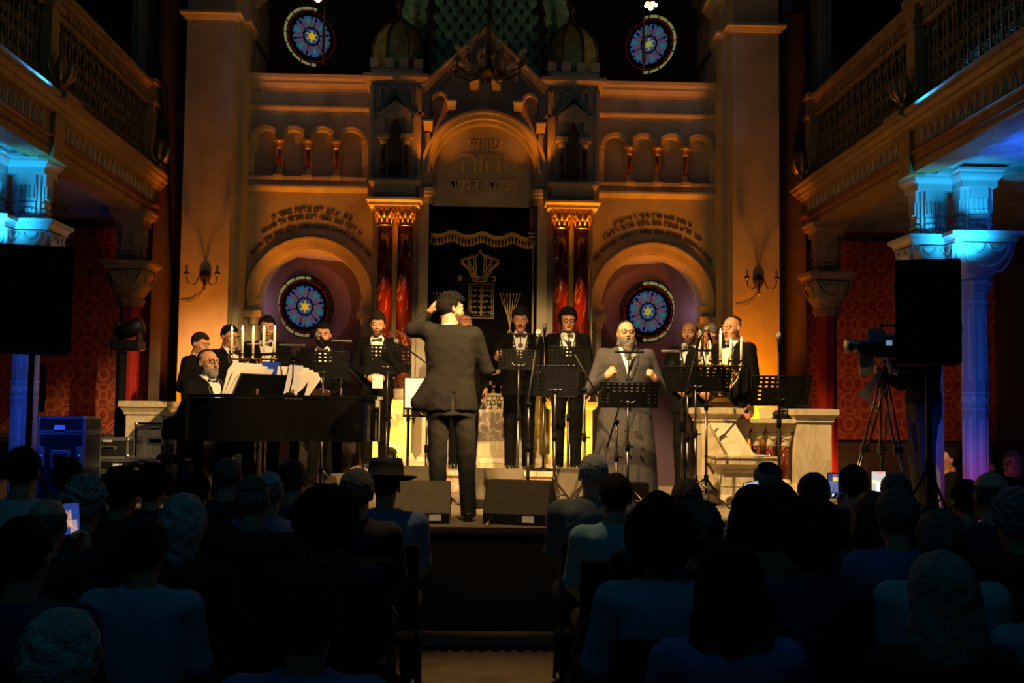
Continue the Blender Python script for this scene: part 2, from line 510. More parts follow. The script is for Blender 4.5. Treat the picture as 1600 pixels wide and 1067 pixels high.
WX = {-1: -2.36, 1: 2.27}
APSE = math.radians(33)
def back_wall():
    # polygonal apse: the side walls are turned 33 degrees towards the middle
    struct(MB().box(-1.35, 1.35, 16.35, 16.6, 0, 9.8), 'wall_back', M['dark_wall'], 'dark middle wall of the apse behind the ark')
    for sx in (-1, 1):
        sd = 'left' if sx < 0 else 'right'
        Mx = Matrix.Translation((WX[sx], 15.6, 0)) @ Matrix.Rotation(-sx*APSE, 4, 'Z')
        up = MB(); disc_reveal(up, -1.9, 1.55, 3.75, 9.8, 0, 6.71, .42, 0, .30) if sx < 0 else disc_reveal(up, -1.55, 1.9, 3.75, 9.8, 0, 6.71, .42, 0, .30)
        struct(up.moved(Mx), 'wall_apse_'+sd, M['dark_wall'], 'dark slanting apse wall with the upper %s round window' % sd)
        w = MB(); disc_reveal(w, -1.55, 1.35, 0, 3.75, 0, 2.99, .53, -.30, -.29) if sx < 0 else disc_reveal(w, -1.35, 1.55, 0, 3.75, 0, 2.99, .53, -.30, -.29)
        n = 40; vs = []; fs = []
        for i in range(n):
            t = 2*PI*i/n; c, q = math.cos(t), math.sin(t)
            vs += [(.53*c,-.30,2.99+.53*q),(.43*c,.02,2.99+.43*q),(.42*c,.30,2.99+.42*q)]
        for i in range(n):
            j = (i+1) % n
            for k in (0,1): fs.append((3*i+k,3*i+k+1,3*j+k+1,3*j+k))
        w.add(vs, fs, None, True)
        struct(w.moved(Mx), 'wall_niche_'+sd, M['purple_wall'], 'lilac plaster wall of the %s niche with a round splayed window recess' % sd)
        a, b = sorted((sx*1.3, sx*3.6))
        struct(MB().box(a, b, 14.62, 15.9, 3.60, 3.75), 'ceiling_niche_'+sd, M['white_plaster'], 'white flat ceiling of the %s niche behind the arch' % sd)
        a, b = sorted((sx*1.18, sx*1.28))
        struct(MB().box(a, b, 14.62, 15.9, 0, 3.6), 'wall_niche_inner_'+sd, M['purple_wall'], 'lilac inner side wall of the %s niche' % sd)
        a, b = sorted((sx*3.0, sx*3.1))
        struct(MB().box(a, b, 14.62, 15.9, 0, 3.6), 'wall_niche_outer_'+sd, M['purple_wall'], 'lilac outer side wall of the %s niche' % sd)
back_wall()

def em(name, col, st):
    return mat(name, col, .25, emit=col, estr=st)
G = dict(lav=em('lavender_glass', (.26,.19,.36), .20), teal=em('teal_glass', (.02,.38,.34), .32), blue=em('blue_glass', (.05,.18,.62), .32),
         yel=em('yellow_glass', (.75,.72,.14), .35), red=em('red_glass', (.45,.01,.02), .12), gold=em('gold_glass', (.95,.58,.05), .5), pale=em('pale_yellow_glass', (.60,.62,.20), .25))
M['shaded_glass'] = mat('shaded_yellow_glass', (.10,.10,.04), .2)  # yellow pane darkened: shade of the outer jamb put into the colour
M['lead'] = mat('lead_tracery', (.008,.008,.010), .6)

def rosette(n_, cx, cz, R, y, star, label, k=1.0):
    sx = -1 if cx < 0 else 1
    t = thing('window_%d' % n_, label, None, (cx-sx*0+math.sin(APSE)*sx*y, 15.6+math.cos(APSE)*y, cz), -sx*APSE, kind='structure')
    def ringseg(mb, r0, r1, n, gap, yy=0):
        for i in range(n):
            a0 = 2*PI*i/n+gap; a1 = 2*PI*(i+1)/n-gap
            m = 4; vs = []; fs = []
            for q in range(m+1):
                a = a0+(a1-a0)*q/m
                vs += [(r0*math.cos(a),yy,r0*math.sin(a)),(r1*math.cos(a),yy,r1*math.sin(a))]
            for q in range(m): fs.append((2*q,2*q+1,2*q+3,2*q+2))
            mb.add(vs, fs)
    MB().lathe([(R*1.04,-.02),(R*1.04,0)], (0,0,0), 40, Matrix.Rotation(PI/2,4,'X')).build('lead_backing', M['lead'], t)
    mb = MB(); ringseg(mb, R*.885, R*.985, 16, .022, -.005)
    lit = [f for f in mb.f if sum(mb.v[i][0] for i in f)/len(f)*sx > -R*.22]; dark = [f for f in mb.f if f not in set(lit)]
    for fs_, nm, g in ((lit, 'outer_ring', G['pale']), (dark, 'shaded_ring', M['shaded_glass'])):
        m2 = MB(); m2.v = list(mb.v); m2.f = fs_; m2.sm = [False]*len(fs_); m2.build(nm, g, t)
    mb = MB(); ringseg(mb, R*.815, R*.85, 24, .02, -.005); mb.build('red_ring', G['red'], t)
    pet = MB(); leaf = MB(); corner = MB()
    P12 = 12
    for i in range(P12):
        a = 2*PI*i/P12+PI/2
        c, s = math.cos(a), math.sin(a)
        def T(u, v): return (c*u-s*v, -.005, s*u+c*v)
        w0, w1 = R*.075, R*.150
        pet.add([T(R*.30,-w0*.85),T(R*.30,w0*.85),T(R*.50,w1*.80),T(R*.575,w1*.62),T(R*.615,0),T(R*.575,-w1*.62),T(R*.50,-w1*.80)], [tuple(range(7))])
        a2 = a+PI/P12; c, s = math.cos(a2), math.sin(a2)
        mb2 = leaf if i % 2 == 0 else corner
        def T2(u, v): return (c*u-s*v, -.007, s*u+c*v)
        if i % 2 == 0:
            leaf.add([T2(R*.33,0),T2(R*.52,R*.062),T2(R*.665,0),T2(R*.52,-R*.062)], [(0,1,2,3)])
        for sg in (-1, 1):
            corner.add([T2(R*.545,sg*R*.055),T2(R*.67,sg*R*.010),T2(R*.665,sg*R*.150),T2(R*.605,sg*R*.12)], [(0,1,2,3)])
    pet.build('lavender_petals', G['lav'], t); leaf.build('teal_leaves', G['teal'], t); corner.build('blue_corners', G['blue'], t)
    # hub: blue disc segments, six pointed star
    hub = MB(); ringseg(hub, 0.001, R*.255, 6, .01, -.005); hub.build('blue_hub', G['blue'], t)
    lead = MB(); st = MB()
    r = R*.24
    hexp = [(r*.577*math.cos(PI*k2/3), -.012, r*.577*math.sin(PI*k2/3)) for k2 in range(6)]
    st.add(hexp, [tuple(range(6))])
    for k2 in range(6):
        p = hexp[k2]; q = hexp[(k2+1) % 6]; a = PI*k2/3+PI/6
        tip = (r*math.cos(a), -.012, r*math.sin(a)); cc = [sum(v[i] for v in (p,q,tip))/3 for i in range(3)]
        st.add([tuple(cc[i]+(v[i]-cc[i])*.72 for i in range(3)) for v in (p,q,tip)], [(0,1,2)])
    st.build('six_pointed_star', G[star], t)
    for g in (0, 1):
        pts = [(r*1.02*math.cos(a0), -.014, r*1.02*math.sin(a0)) for a0 in [PI/2+g*PI/3*1+2*PI*j/3 for j in range(3)]]
        pts = [(r*1.02*math.cos(PI/6+g*PI/3+2*PI*j/3), -.016, r*1.02*math.sin(PI/6+g*PI/3+2*PI*j/3)) for j in range(3)]
        lead.tube(pts+pts[:2], R*.014, 5)
    for rr, w in ((.275,.024),(.68,.014),(.87,.012),(1.0,.02)):
        lead.tube([(R*rr*math.cos(2*PI*i/40), -.012, R*rr*math.sin(2*PI*i/40)) for i in range(40)], R*w, 6, closed=True)
    lead.build('leading', M['lead'], t)
    return t
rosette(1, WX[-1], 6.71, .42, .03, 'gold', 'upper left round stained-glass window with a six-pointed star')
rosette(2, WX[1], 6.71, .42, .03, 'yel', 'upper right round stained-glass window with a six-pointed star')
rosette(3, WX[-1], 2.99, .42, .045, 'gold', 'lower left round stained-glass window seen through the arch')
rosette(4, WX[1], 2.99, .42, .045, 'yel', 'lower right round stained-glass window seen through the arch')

# ------------------------------------------------------------------ platform step and stage
st = MB(); st.box(-3.85, 3.85, 8.45, 12.2, .69, .75); st.box(-3.85, -1.40, 12.2, 13.42, .69, .75); st.box(1.40, 3.85, 12.2, 13.42, .69, .75)
t = thing('stage', 'low carpeted stage in front of the ark with a black skirt', 'stage', (0, 8.45, 0))
def at0(mb, t):   # express world coordinates relative to the thing
    return mb.moved(Matrix.Translation(-Vector(t.location)))
at0(st, t).build('deck', M['stage_top'], t)
at0(MB().box(-3.83, 3.83, 8.48, 8.52, 0, .69), t).build('front_skirt', M['stage_cloth'], t)
at0(MB().box(-3.85, 3.85, 8.425, 8.45, .715, .752), t).build('edge_trim', M['grey_metal'], t)
at0(MB().box(-3.83, -3.79, 8.5, 12.2, 0, .69).box(3.79, 3.83, 8.5, 12.2, 0, .69), t).build('side_skirt', M['stage_cloth'], t)
t = thing('ark_step', 'rose marble step with a cream tread in front of the ark', 'step', (0, 12.2, .75))
at0(MB().box(-1.38, 1.38, 12.2, 14.15, .755, .92), t).build('riser', M['marble_pink'], t)
at0(MB().box(-1.40, 1.40, 12.16, 14.17, .92, .97), t).build('tread', M['marble_white'], t)
at0(MB().sweep([(0,0),(.06,0),(.06,.03),(.03,.055),(0,.06)], [(-1.38,12.2,.755),(1.38,12.2,.755)]), t).build('foot_moulding', M['marble_pink'], t)

# ------------------------------------------------------------------ big piers either side of the ark, carrying the chancel arch
for sx in (-1, 1):
    side = 'left' if sx < 0 else 'right'
    t = thing('pier', 'tall plastered pier with a lamp bracket to the %s of the ark' % side, 'pier', (sx*3.2, 13.5, 0), kind='structure')
    a = MB().box(2.97, 3.53, 13.5, 16, .755, 6.2).box(2.90, 3.55, 13.8, 16, .755, 6.2).box(2.94, 3.56, 13.44, 14, .755, 1.1)
    if sx < 0: a.mirror()
    at0(a, t).build('shaft', M['pier'], t)
    c = MB()
    prof = [(0,0),(.02,0),(.05,.05),(.08,.06),(.08,.09),(.0,.09)]
    c.sweep(prof, [(2.90,14.3,6.19),(2.90,13.8,6.19),(2.97,13.8,6.19),(2.97,13.5,6.19),(3.53,13.5,6.19),(3.53,14.3,6.19)])
    b2 = MB().box(2.97, 3.53, 13.5, 16, 6.25, 6.70).box(2.88, 3.55, 13.8, 16, 6.25, 6.78)
    c.sweep([(0,0),(.03,0),(.10,.08),(.13,.09),(.13,.14),(0,.14)], [(2.88,14.3,6.62),(2.88,13.8,6.66),(2.95,13.8,6.66),(2.97,13.5,6.66),(3.53,13.5,6.66),(3.55,14.3,6.66)])
    if sx < 0: c.mirror(); b2.mirror()
    at0(c, t).build('string_moulding', M['stone'], t)
    at0(b2, t).build('impost_block', M['stone'], t)
    d = MB()   # springing of the chancel arch
    for k in range(9):
        x = 2.9-.02*k*k; z = 6.78+.16*k
        d.box(x, 3.55, 13.62, 16, z, z+.17)
    if sx < 0: d.mirror()
    at0(d, t).build('arch_springing', M['stone'], t)
    e = MB().box(3.53, 3.98, 13.95, 16, 0, 6.6)
    if sx < 0: e.mirror()
    o = struct(e, 'wall_end_%s' % side, M['brown_wall'], 'narrow brown wall strip beside the %s pier' % side)

# end walls under and above the galleries : red damask
def damask():
    m = bpy.data.materials.new('red_damask_wallpaper'); m.use_nodes = True
    nt = m.node_tree; N = nt.nodes; L = nt.links; b = N['Principled BSDF']; b.inputs['Roughness'].default_value = .7
    tc = N.new('ShaderNodeTexCoord'); sp = N.new('ShaderNodeSeparateXYZ'); L.new(tc.outputs['Object'], sp.inputs[0])
    def math_(op, a, bb=None, c=None):
        n = N.new('ShaderNodeMath'); n.operation = op
        for i, v in enumerate((a, bb, c)):
            if v is None: continue
            if isinstance(v, (int, float)): n.inputs[i].default_value = v
            else: L.new(v, n.inputs[i])
        return n.outputs[0]
    def cell(x, p, off): return math_('SUBTRACT', math_('FRACT', math_('ADD', math_('DIVIDE', x, p), off)), .5)
    def ring(offx, offz, r, w):
        u = math_('MULTIPLY', cell(sp.outputs[0], .42, offx), .42); v = math_('MULTIPLY', cell(sp.outputs[2], .5, offz), .42)
        d = math_('SQRT', math_('ADD', math_('MULTIPLY', u, u), math_('MULTIPLY', v, v)))
        return math_('LESS_THAN', math_('ABSOLUTE', math_('SUBTRACT', d, r)), w)
    f = ring(0, 0, .17, .012)
    for a in ((.5,.5,.17,.010),(0,0,.07,.02),(.5,.5,.06,.015),(.25,.25,.05,.008),(.75,.25,.05,.008),(.5,0,.11,.009)):
        f = math_('MAXIMUM', f, ring(*a))
    nz = N.new('ShaderNodeTexNoise'); nz.inputs['Scale'].default_value = 9; L.new(tc.outputs['Object'], nz.inputs['Vector'])
    f = math_('MULTIPLY', f, math_('ADD', nz.outputs['Fac'], .25))
    mx = N.new('ShaderNodeMixRGB'); mx.inputs['Color1'].default_value = (.20,.022,.012,1); mx.inputs['Color2'].default_value = (.40,.12,.04,1)
    L.new(f, mx.inputs['Fac']); L.new(mx.outputs['Color'], b.inputs['Base Color'])
    return m
M['damask'] = damask()
for sx in (-1, 1):
    side = 'left' if sx < 0 else 'right'
    e = MB().box(3.98, 6.5, 14.3, 14.5, 1.25, 3.8)
    f = MB().box(3.98, 6.5, 14.26, 14.5, 0, 1.25).box(3.98, 6.5, 14.22, 14.5, 1.22, 1.27)
    g = MB().box(3.98, 6.5, 14.3, 14.5, 3.8, 9.8)
    w = MB().box(4.12, 4.30, 13.9, 14.32, 5.5, 8.6).box(4.16, 4.22, 13.86, 14.32, 5.5, 8.6)
    if sx < 0:
        for q in (e, f, g, w): q.mirror()
    struct(e, 'wall_damask_%s' % side, M['damask'], 'red damask wallpaper wall under the %s gallery' % side)
    struct(f, 'baseboard_%s' % side, M['dark_wall'], 'dark dado below the red wallpaper on the %s' % side)
    struct(g, 'wall_upper_%s' % side, M['dark_wall'], 'dark wall above the %s gallery' % side)
    struct(w, 'trim_1' if sx < 0 else 'trim_2', M['pier'], 'pale door frame upright above the %s gallery' % side)

# ------------------------------------------------------------------ screen walls between piers and ark
def moulding(mb, x0, x1, y, z, prof):
    mb.sweep(prof, [(x0, y, z), (x1, y, z)])
CORN = [(0,0),(.03,.0),(.03,.02),(.06,.06),(.10,.07),(.10,.10),(.14,.13),(.15,.17),(0,.17)]
SMALL = [(0,0),(.025,0),(.05,.035),(.05,.055),(0,.06)]
TXT = {-1: ['שאו שערים ראשיכם והנשאו פתחי עולם ויבוא מלך הכבוד', 'כי לקח טוב נתתי לכם תורתי אל תעזבו', 'בית יעקב לכו ונלכה באור ה'],
       1: ['תורת ה תמימה משיבת נפש עדות ה נאמנה מחכימת פתי', 'סור מרע ועשה טוב בקש שלום ורדפהו', 'כי מציון תצא תורה ודבר ה מירושלים']}
CXA = {-1: -2.11, 1: 2.12}
for sx in (-1, 1):
    side = 'left' if sx < 0 else 'right'
    t = thing('screen_wall', 'stone screen wall with an arch, arcaded niches and Hebrew verses %s of the ark' % side, 'wall', (sx*2.1, 14.2, .97), kind='structure')
    cx = abs(CXA[sx]); Y = 14.2
    def fin(mb, name, m, par=None):
        if sx < 0: mb.mirror()
        at0(mb, t)
        return mb.build(name, m, par or t)
    w = MB().archwall(1.28, 2.97, .755, 4.30, cx, 2.94, .63, Y, Y+.42, rj=.63)
    w.box(1.28, 2.97, Y, Y+.42, 5.20, 5.62)
    w.box(1.28, 1.47, Y, Y+.42, 4.30, 5.20); w.box(2.875, 2.97, Y, Y+.42, 4.30, 5.20)
    w.box(1.28, 2.97, Y, Y+.42, 4.30, 4.46)
    fin(w, 'wall_face', M['stone'])
    mb = MB(); moulding(mb, 1.28, 2.97, Y, 4.28, [(0,0),(.02,.0),(.07,.05),(.07,.075),(.04,.08),(.04,.13),(0,.14)])
    mb.box(1.44, 2.9, Y-.05, Y, 4.42, 4.47)
    fin(mb, 'string_course', M['stone'])
    mb = MB(); moulding(mb, 1.28, 2.97, Y, 5.30, SMALL); fin(mb, 'frieze_moulding', M['stone'])
    mb = MB(); moulding(mb, 1.28, 2.97, Y, 5.555, CORN); mb.box(1.28, 2.97, Y, Y+.42, 5.62, 5.725); fin(mb, 'cornice', M['stone'])
    # arch ring and imposts
    mb = MB()
    mb.archring(cx, 2.94, .63, .66, Y-.03, Y+.1); mb.archring(cx, 2.94, .66, .745, Y-.055, Y+.1, n=36); mb.archring(cx, 2.94, .745, .775, Y-.08, Y+.1, n=36)
    for s2 in (-1, 1):
        mb.box(min(cx+s2*.61, cx+s2*.76), max(cx+s2*.61, cx+s2*.76), Y-.05, Y+.2, 2.80, 2.94)
    fin(mb, 'arch_moulding', M['stone'])
    for s2 in (-1, 1):
        mb = MB(); x = cx+s2*.69
        mb.lathe([(.05,0),(.075,.03),(.07,.07),(.10,.12),(.115,.125),(.115,.17),(.0,.17)], (x, Y-.0, 2.62), 4, Matrix.Identity(4))
        mb.box(x-.11, x+.11, Y-.1, Y+.1, 2.72, 2.80)
        fin(mb, 'impost', M['stone'])
    # niche arcade
    nf = MB(); nb = MB(); hood = MB()
    for k in range(4):
        c = 1.525+.176*0+.352*k+.0
        c = 1.646+.351*k
        nf.archwall(c-.1755, c+.1755, 4.46, 5.20, c, 4.92, .135, Y, Y+.12, n=14, back=False)
        hood.archring(c, 4.92, .135, .165, Y-.035, Y+.05, n=16); hood.archring(c, 4.92, .165, .185, Y-.055, Y+.05, n=16)
        nb.box(c-.14, c+.14, Y+.10, Y+.14, 4.47, 5.08)
    fin(nf, 'niche_arcade', M['stone']); fin(nb, 'niche_backs', M['stone']); fin(hood, 'niche_hoods', M['stone'])
    for k in range(3):
        c = 1.8215+.351*k
        mb = MB(); mb.lathe([(.026,0),(.026,.30)], (c, Y-.03, 4.56), 12)
        col = fin(mb, 'niche_colonnette', M['marble_red'])
        mb = MB(); mb.lathe([(.03,0),(.042,.02),(.036,.05),(.062,.10),(.07,.105)], (c, Y-.03, 4.81), 12).box(c-.07, c+.07, Y-.10, Y+.04, 4.90, 4.93)
        fin(mb, 'capital', M['gilt'], None)
        mb = MB().lathe([(.055,0),(.055,.03),(.04,.06),(.03,.1)], (c, Y-.03, 4.47), 12).box(c-.06, c+.06, Y-.09, Y+.03, 4.44, 4.48)
        fin(mb, 'colonnette_base', M['stone'])
    # verses
    mb = MB()
    for s_, r, h in zip(TXT[sx], (.90, 1.005, 1.095), (.088, .084, .082)):
        # scale to the measured arc length
        ln = text_line(MB(), s_, 1.0, flat_place(0, 0, 0))
        target = {0: 1.66, 1: 1.28, 2: 1.0}[(.90, 1.005, 1.095).index(r)]
        text_line(mb, s_, target/ln, arc_place(CXA[sx], 2.94, r, Y), .014)
    at0(mb, t).build('inscription', M['bronze_text'], t)

# ------------------------------------------------------------------ ark : piers, towers, arch, gable
t = ark = thing('ark_facade', 'stone ark front with a round arch, steep gable and two turrets', 'ark', (0, 13.4, .97), kind='structure')
def arkp(mb, name, m, par=None): return at0(mb, t).build(name, m, par or t)
w = MB().archwall(-.72, .72, 4.03, 5.44, 0, 4.39, .60, 13.45, 14.4, n=30)
arkp(w, 'arch_wall', M['stone'])
w = MB()
for s in (-1, 1):
    a, b = sorted((s*.64, s*1.30))
    w.box(a, b, 13.5, 14.4, .97, 4.05)
    a, b = sorted((s*.64, s*.76)); w.box(a, b, 13.44, 14.4, .97, 4.2)
w.box(-1.36, -.64, 13.4, 14.4, 4.05, 5.40).box(.64, 1.36, 13.4, 14.4, 4.05, 5.40)
arkp(w, 'side_piers', M['stone'])
w = MB().prism([(-.64,5.44),(.64,5.44),(0,6.04)], 13.45, 14.2)
arkp(w, 'gable_wall', M['stone'])
# raking cornice of the gable
w = MB()
for s in (-1, 1):
    a = Vector((s*.80, 0, 5.32)); b = Vector((0, 0, 6.10))
    d = (b-a).normalized(); n = Vector((-d.z, 0, d.x))*( -1 if s < 0 else 1)
    n = Vector((s*abs(d.z), 0, abs(d.x)))
    for off0, off1, y in ((-.12,-.06,13.42),(-.06,.0,13.36),(0,.035,13.30)):
        q = [a+n*off0, b+n*off0*1.0, b+n*off1, a+n*off1]
        q[1].x = 0; q[2].x = 0
        w.prism([(p.x, p.z) for p in q], y, 14.2)
arkp(w, 'raking_cornice', M['stone'])
w = MB().archring(0, 4.39, .60, .64, 13.42, 13.6, n=40).archring(0, 4.39, .64, .70, 13.34, 13.6, n=40).archring(0, 4.39, .70, .735, 13.30, 13.6, n=40)
for s in (-1, 1):
    a, b = sorted((s*.60, s*.735)); w.box(a, b, 13.36, 13.6, 4.20, 4.39)
    a, b = sorted((s*.57, s*.78)); w.box(a, b, 13.32, 13.6, 4.15, 4.20); w.box(a+.02, b-.02, 13.34, 13.6, 4.11, 4.15)
arkp(w, 'arch_moulding', M['stone'])
w = MB().box(-.62, .62, 13.56, 13.62, 4.03, 5.02)
arkp(w, 'tympanum', M['stone'])
w = MB()
for s_, z, tw, k in (('שויתי', 4.70, .40, 1), ('יהוה', 4.44, .54, 1), ('לנגדי תמיד', 4.235, .80, 1)):
    ln = text_line(MB(), s_, 1.0, flat_place(0, 0, 0))
    text_line(w, s_, tw/ln, flat_place(0, 13.56, z), .010)
arkp(w, 'inscription', M['gilt_text'])
# stepped arcade in the gable
w = MB()
for x, z in ((-.13,5.42),(.13,5.42),(-.39,5.17),(.39,5.17),(-.66,4.92),(.66,4.92)):
    w.add([(x-.052,13.27,z+.04),(x+.052,13.27,z+.04),(x+.052,13.35,z-.04),(x-.052,13.35,z-.04),(x-.052,13.5,z+.04),(x+.052,13.5,z+.04),(x+.052,13.5,z-.04),(x-.052,13.5,z-.04)], [(0,1,2,3),(0,4,5,1),(0,3,7,4),(1,5,6,2),(2,6,7,3)])
    w.box(x-.06, x+.06, 13.26, 13.5, z+.04, z+.06)
arkp(w, 'gable_corbels', M['stone'])
w = MB()
for x, z in ((0,5.86),(-.29,5.70),(.29,5.70),(-.53,5.33),(.53,5.33),(-.75,5.08),(.75,5.08)):
    w.archring(x, z-.09, .06, .095, 13.30, 13.5, n=12)
    w.box(x-.095, x-.06, 13.40, 13.5, z-.22, z-.09); w.box(x+.06, x+.095, 13.40, 13.5, z-.22, z-.09)
arkp(w, 'gable_arcade', M['stone'])
for s in (-1, 1):
    sd = 'left' if s < 0 else 'right'
    tw = thing('turret', 'battlemented stone turret with a small %s dome, beside the gable' % sd, 'turret', (s*1.04, 13.4, 4.24), kind='structure')
    def tp(mb, name, m, par=None):
        if s < 0: mb.mirror()
        return at0(mb, tw).build(name, m, par or tw)
    w = MB().box(.75, 1.33, 13.33, 14.3, 4.25, 5.46)
    tp(w, 'shaft', M['stone'])
    w = MB()
    for k in range(3):
        w.archring(.90+.14*k, 5.32, .035, .055, 13.29, 13.34, n=10); w.box(.90+.14*k-.055, .90+.14*k-.035, 13.29, 13.34, 5.22, 5.32); w.box(.90+.14*k+.035, .90+.14*k+.055, 13.29, 13.34, 5.22, 5.32)
    w.box(.74, .78, 13.3, 13.34, 4.3, 5.4); w.box(1.30, 1.34, 13.3, 13.34, 4.3, 5.4)
    tp(w, 'blind_arcade', M['stone'])
    w = MB().sweep([(0,0),(.04,.02),(.09,.05),(.09,.09),(0,.10)], [(.75,14.3,5.43),(.75,13.33,5.43),(1.33,13.33,5.43),(1.33,14.3,5.43)])
    w.box(.75, 1.33, 13.33, 14.3, 5.45, 5.53)
    tp(w, 'cornice', M['stone'])
    w = MB()
    for k in range(4):
        x = .785+.17*k; w.box(x-.052, x+.052, 13.29, 13.38, 5.60, 5.71)
    for k in range(1, 4):
        for x in (.775, 1.305): w.box(x-.035, x+.035, 13.30+.24*k, 13.42+.24*k, 5.60, 5.71)
    w.box(.74, 1.34, 13.30, 14.2, 5.53, 5.60)
    tp(w, 'battlements', M['stone'])
    # aedicule niche with a steep little gable
    w = MB().prism([(.85,5.0),(1.23,5.0),(1.23,5.06),(1.04,5.20),(.85,5.06)], 13.24, 13.34)
    w.box(.85, .92, 13.24, 13.34, 4.78, 5.0); w.box(1.16, 1.23, 13.24, 13.34, 4.78, 5.0)
    tp(w, 'aedicule', M['stone'])
    w = MB().prism([(.86,5.05),(1.04,5.28),(1.22,5.05),(1.26,5.05),(1.04,5.36),(.82,5.05)], 13.22, 13.335)
    tp(w, 'aedicule_gable', M['teal_paint'])
    w = MB().prism([(.96,4.32),(1.12,4.32),(1.12,4.86),(1.085,4.92),(1.04,5.02),(.995,4.92),(.96,4.86)], 13.315, 13.34)
    tp(w, 'niche_recess', M['brown_wall'])
    for x in (.905, 1.175):
        w = MB().lathe([(.03,0),(.03,.36)], (x, 13.28, 4.34), 12); tp(w, 'niche_colonnette', M['marble_red'])
        w = MB().box(x-.07, x+.07, 13.2, 13.34, 4.75, 4.80).lathe([(.035,0),(.06,.08)], (x, 13.28, 4.68), 12); tp(w, 'capital', M['stone'])
    w = MB()
    prof = [(.29,0),(.315,.12),(.325,.25),(.315,.38),(.27,.52),(.19,.62),(.10,.69),(.04,.74)]
    vs = []; fs = []
    w.lathe(prof, (1.04, 13.66, 5.56), 8, None, PI/8, PI/8+2*PI, smooth=False)
    dm = tp(w, 'dome', M['dome'])
    w = MB()
    for i in range(8):
        a = PI/8+2*PI*i/8
        w.tube([(1.04+(r+.005)*math.cos(a), 13.66+(r+.005)*math.sin(a), 5.56+z) for r, z in prof], .016, 6)
    tp(w, 'dome_ribs', M['bronze'])
    w = MB().lathe([(.05,0),(.03,.03),(.045,.06),(.02,.10),(.03,.16),(.05,.20),(.03,.25),(.012,.30),(.006,.42)], (1.04, 13.66, 6.28), 10)
    tp(w, 'finial', M['bronze'])

# large tiled dome behind the gable
t = thing('tiled_dome', 'large green scale-tiled dome rising behind the gable', 'dome', (0, 14.55, 5.3), kind='structure')
def oct_ring(f, y):
    a, b = .69*f, 1.06*f
    return [(-a,-b),(a,-b),(b,-a),(b,a),(a,b),(-a,b),(-b,a),(-b,-a)]
levels = [(5.3,1.0),(5.9,1.01),(6.3,1.0),(6.7,.96),(7.1,.86),(7.5,.68),(7.9,.42),(8.2,.16)]
w = MB(); vs = []; fs = []
for z, f in levels:
    for x, y in oct_ring(f, 0): vs.append((x, y*.75, z-5.3))
for j in range(len(levels)-1):
    for i in range(8):
        i2 = (i+1) % 8; fs.append((j*8+i, j*8+i2, (j+1)*8+i2, (j+1)*8+i))
w.add(vs, fs); w.build('dome_shell', M['bronze'], t)
w = MB()
def rib_at(i, off=1.0):
    return [(oct_ring(f*off, 0)[i][0], oct_ring(f*off, 0)[i][1]*.75, z-5.3) for z, f in levels]
for i in range(8):
    w.tube(rib_at(i, 1.01), .03, 6)
for dx in (-.07, .07):
    w.tube([(p[0]*(1-abs(dx)*1.6), p[1]-.012, p[2]) for p in rib_at(0 if dx < 0 else 1)], .016, 6)
w.build('dome_ribs', M['bronze'], t)
tiles = MB()
row = 0; z = 5.42
def f_at(z):
    for (z0, f0), (z1, f1) in zip(levels, levels[1:]):
        if z0 <= z <= z1: return f0+(f1-f0)*(z-z0)/(z1-z0)
    return 1
while z < 7.3:
    f = f_at(z); f2 = f_at(z-.12)
    n = 9
    for face in range(-1, 2):
        for k in range(n+1):
            u = -1+2*(k+(.5 if row % 2 else 0))/n
            if abs(u) > .93: continue
            hw = .56*f/n
            if face == 0:
                x = u*.66*f; y = -1.06*f*.75; tx, ty = 1, 0
            else:
                a, b = .69*f, 1.06*f
                p0 = Vector((a,-b*.75)); p1 = Vector((b,-a*.75)); 
                if abs(u) > .8 or n*abs(u)/2 > 2.2: continue
                q = p0.lerp(p1, .5+u*.9); x = q.x*face; y = q.y; tt = (p1-p0).normalized(); tx, ty = tt.x*face, tt.y
            nx, ny = (ty, -tx) if face >= 0 else (-ty, tx)
            if face == 0: nx, ny = 0, -1
            elif face == 1: nx, ny = ty*1.0, -tx*1.0
            out = [(-.80,.065),( .80,.065),(.95,.015),(.66,-.045),(0,-.085),(-.66,-.045),(-.95,.015)]
            sl = (f2-f)*.8
            vv = [(x+tx*hw*a+nx*(.012+.03*(1 if b < .03 else 0)*.6), y+ty*hw*a+ny*(.012+.03*(1 if b < .03 else 0)*.6)-(sl if b < .03 else 0)*.5, z+b-5.3) for a, b in out]
            c = (x+nx*.05, y+ny*.05, z-5.3)
            vv.append(c); m_ = len(out)
            tiles.add(vv, [(i, (i+1) % m_, m_) for i in range(m_)])
    z += .105; row += 1
tl = tiles.build('scale_tiles', M['copper'], t)

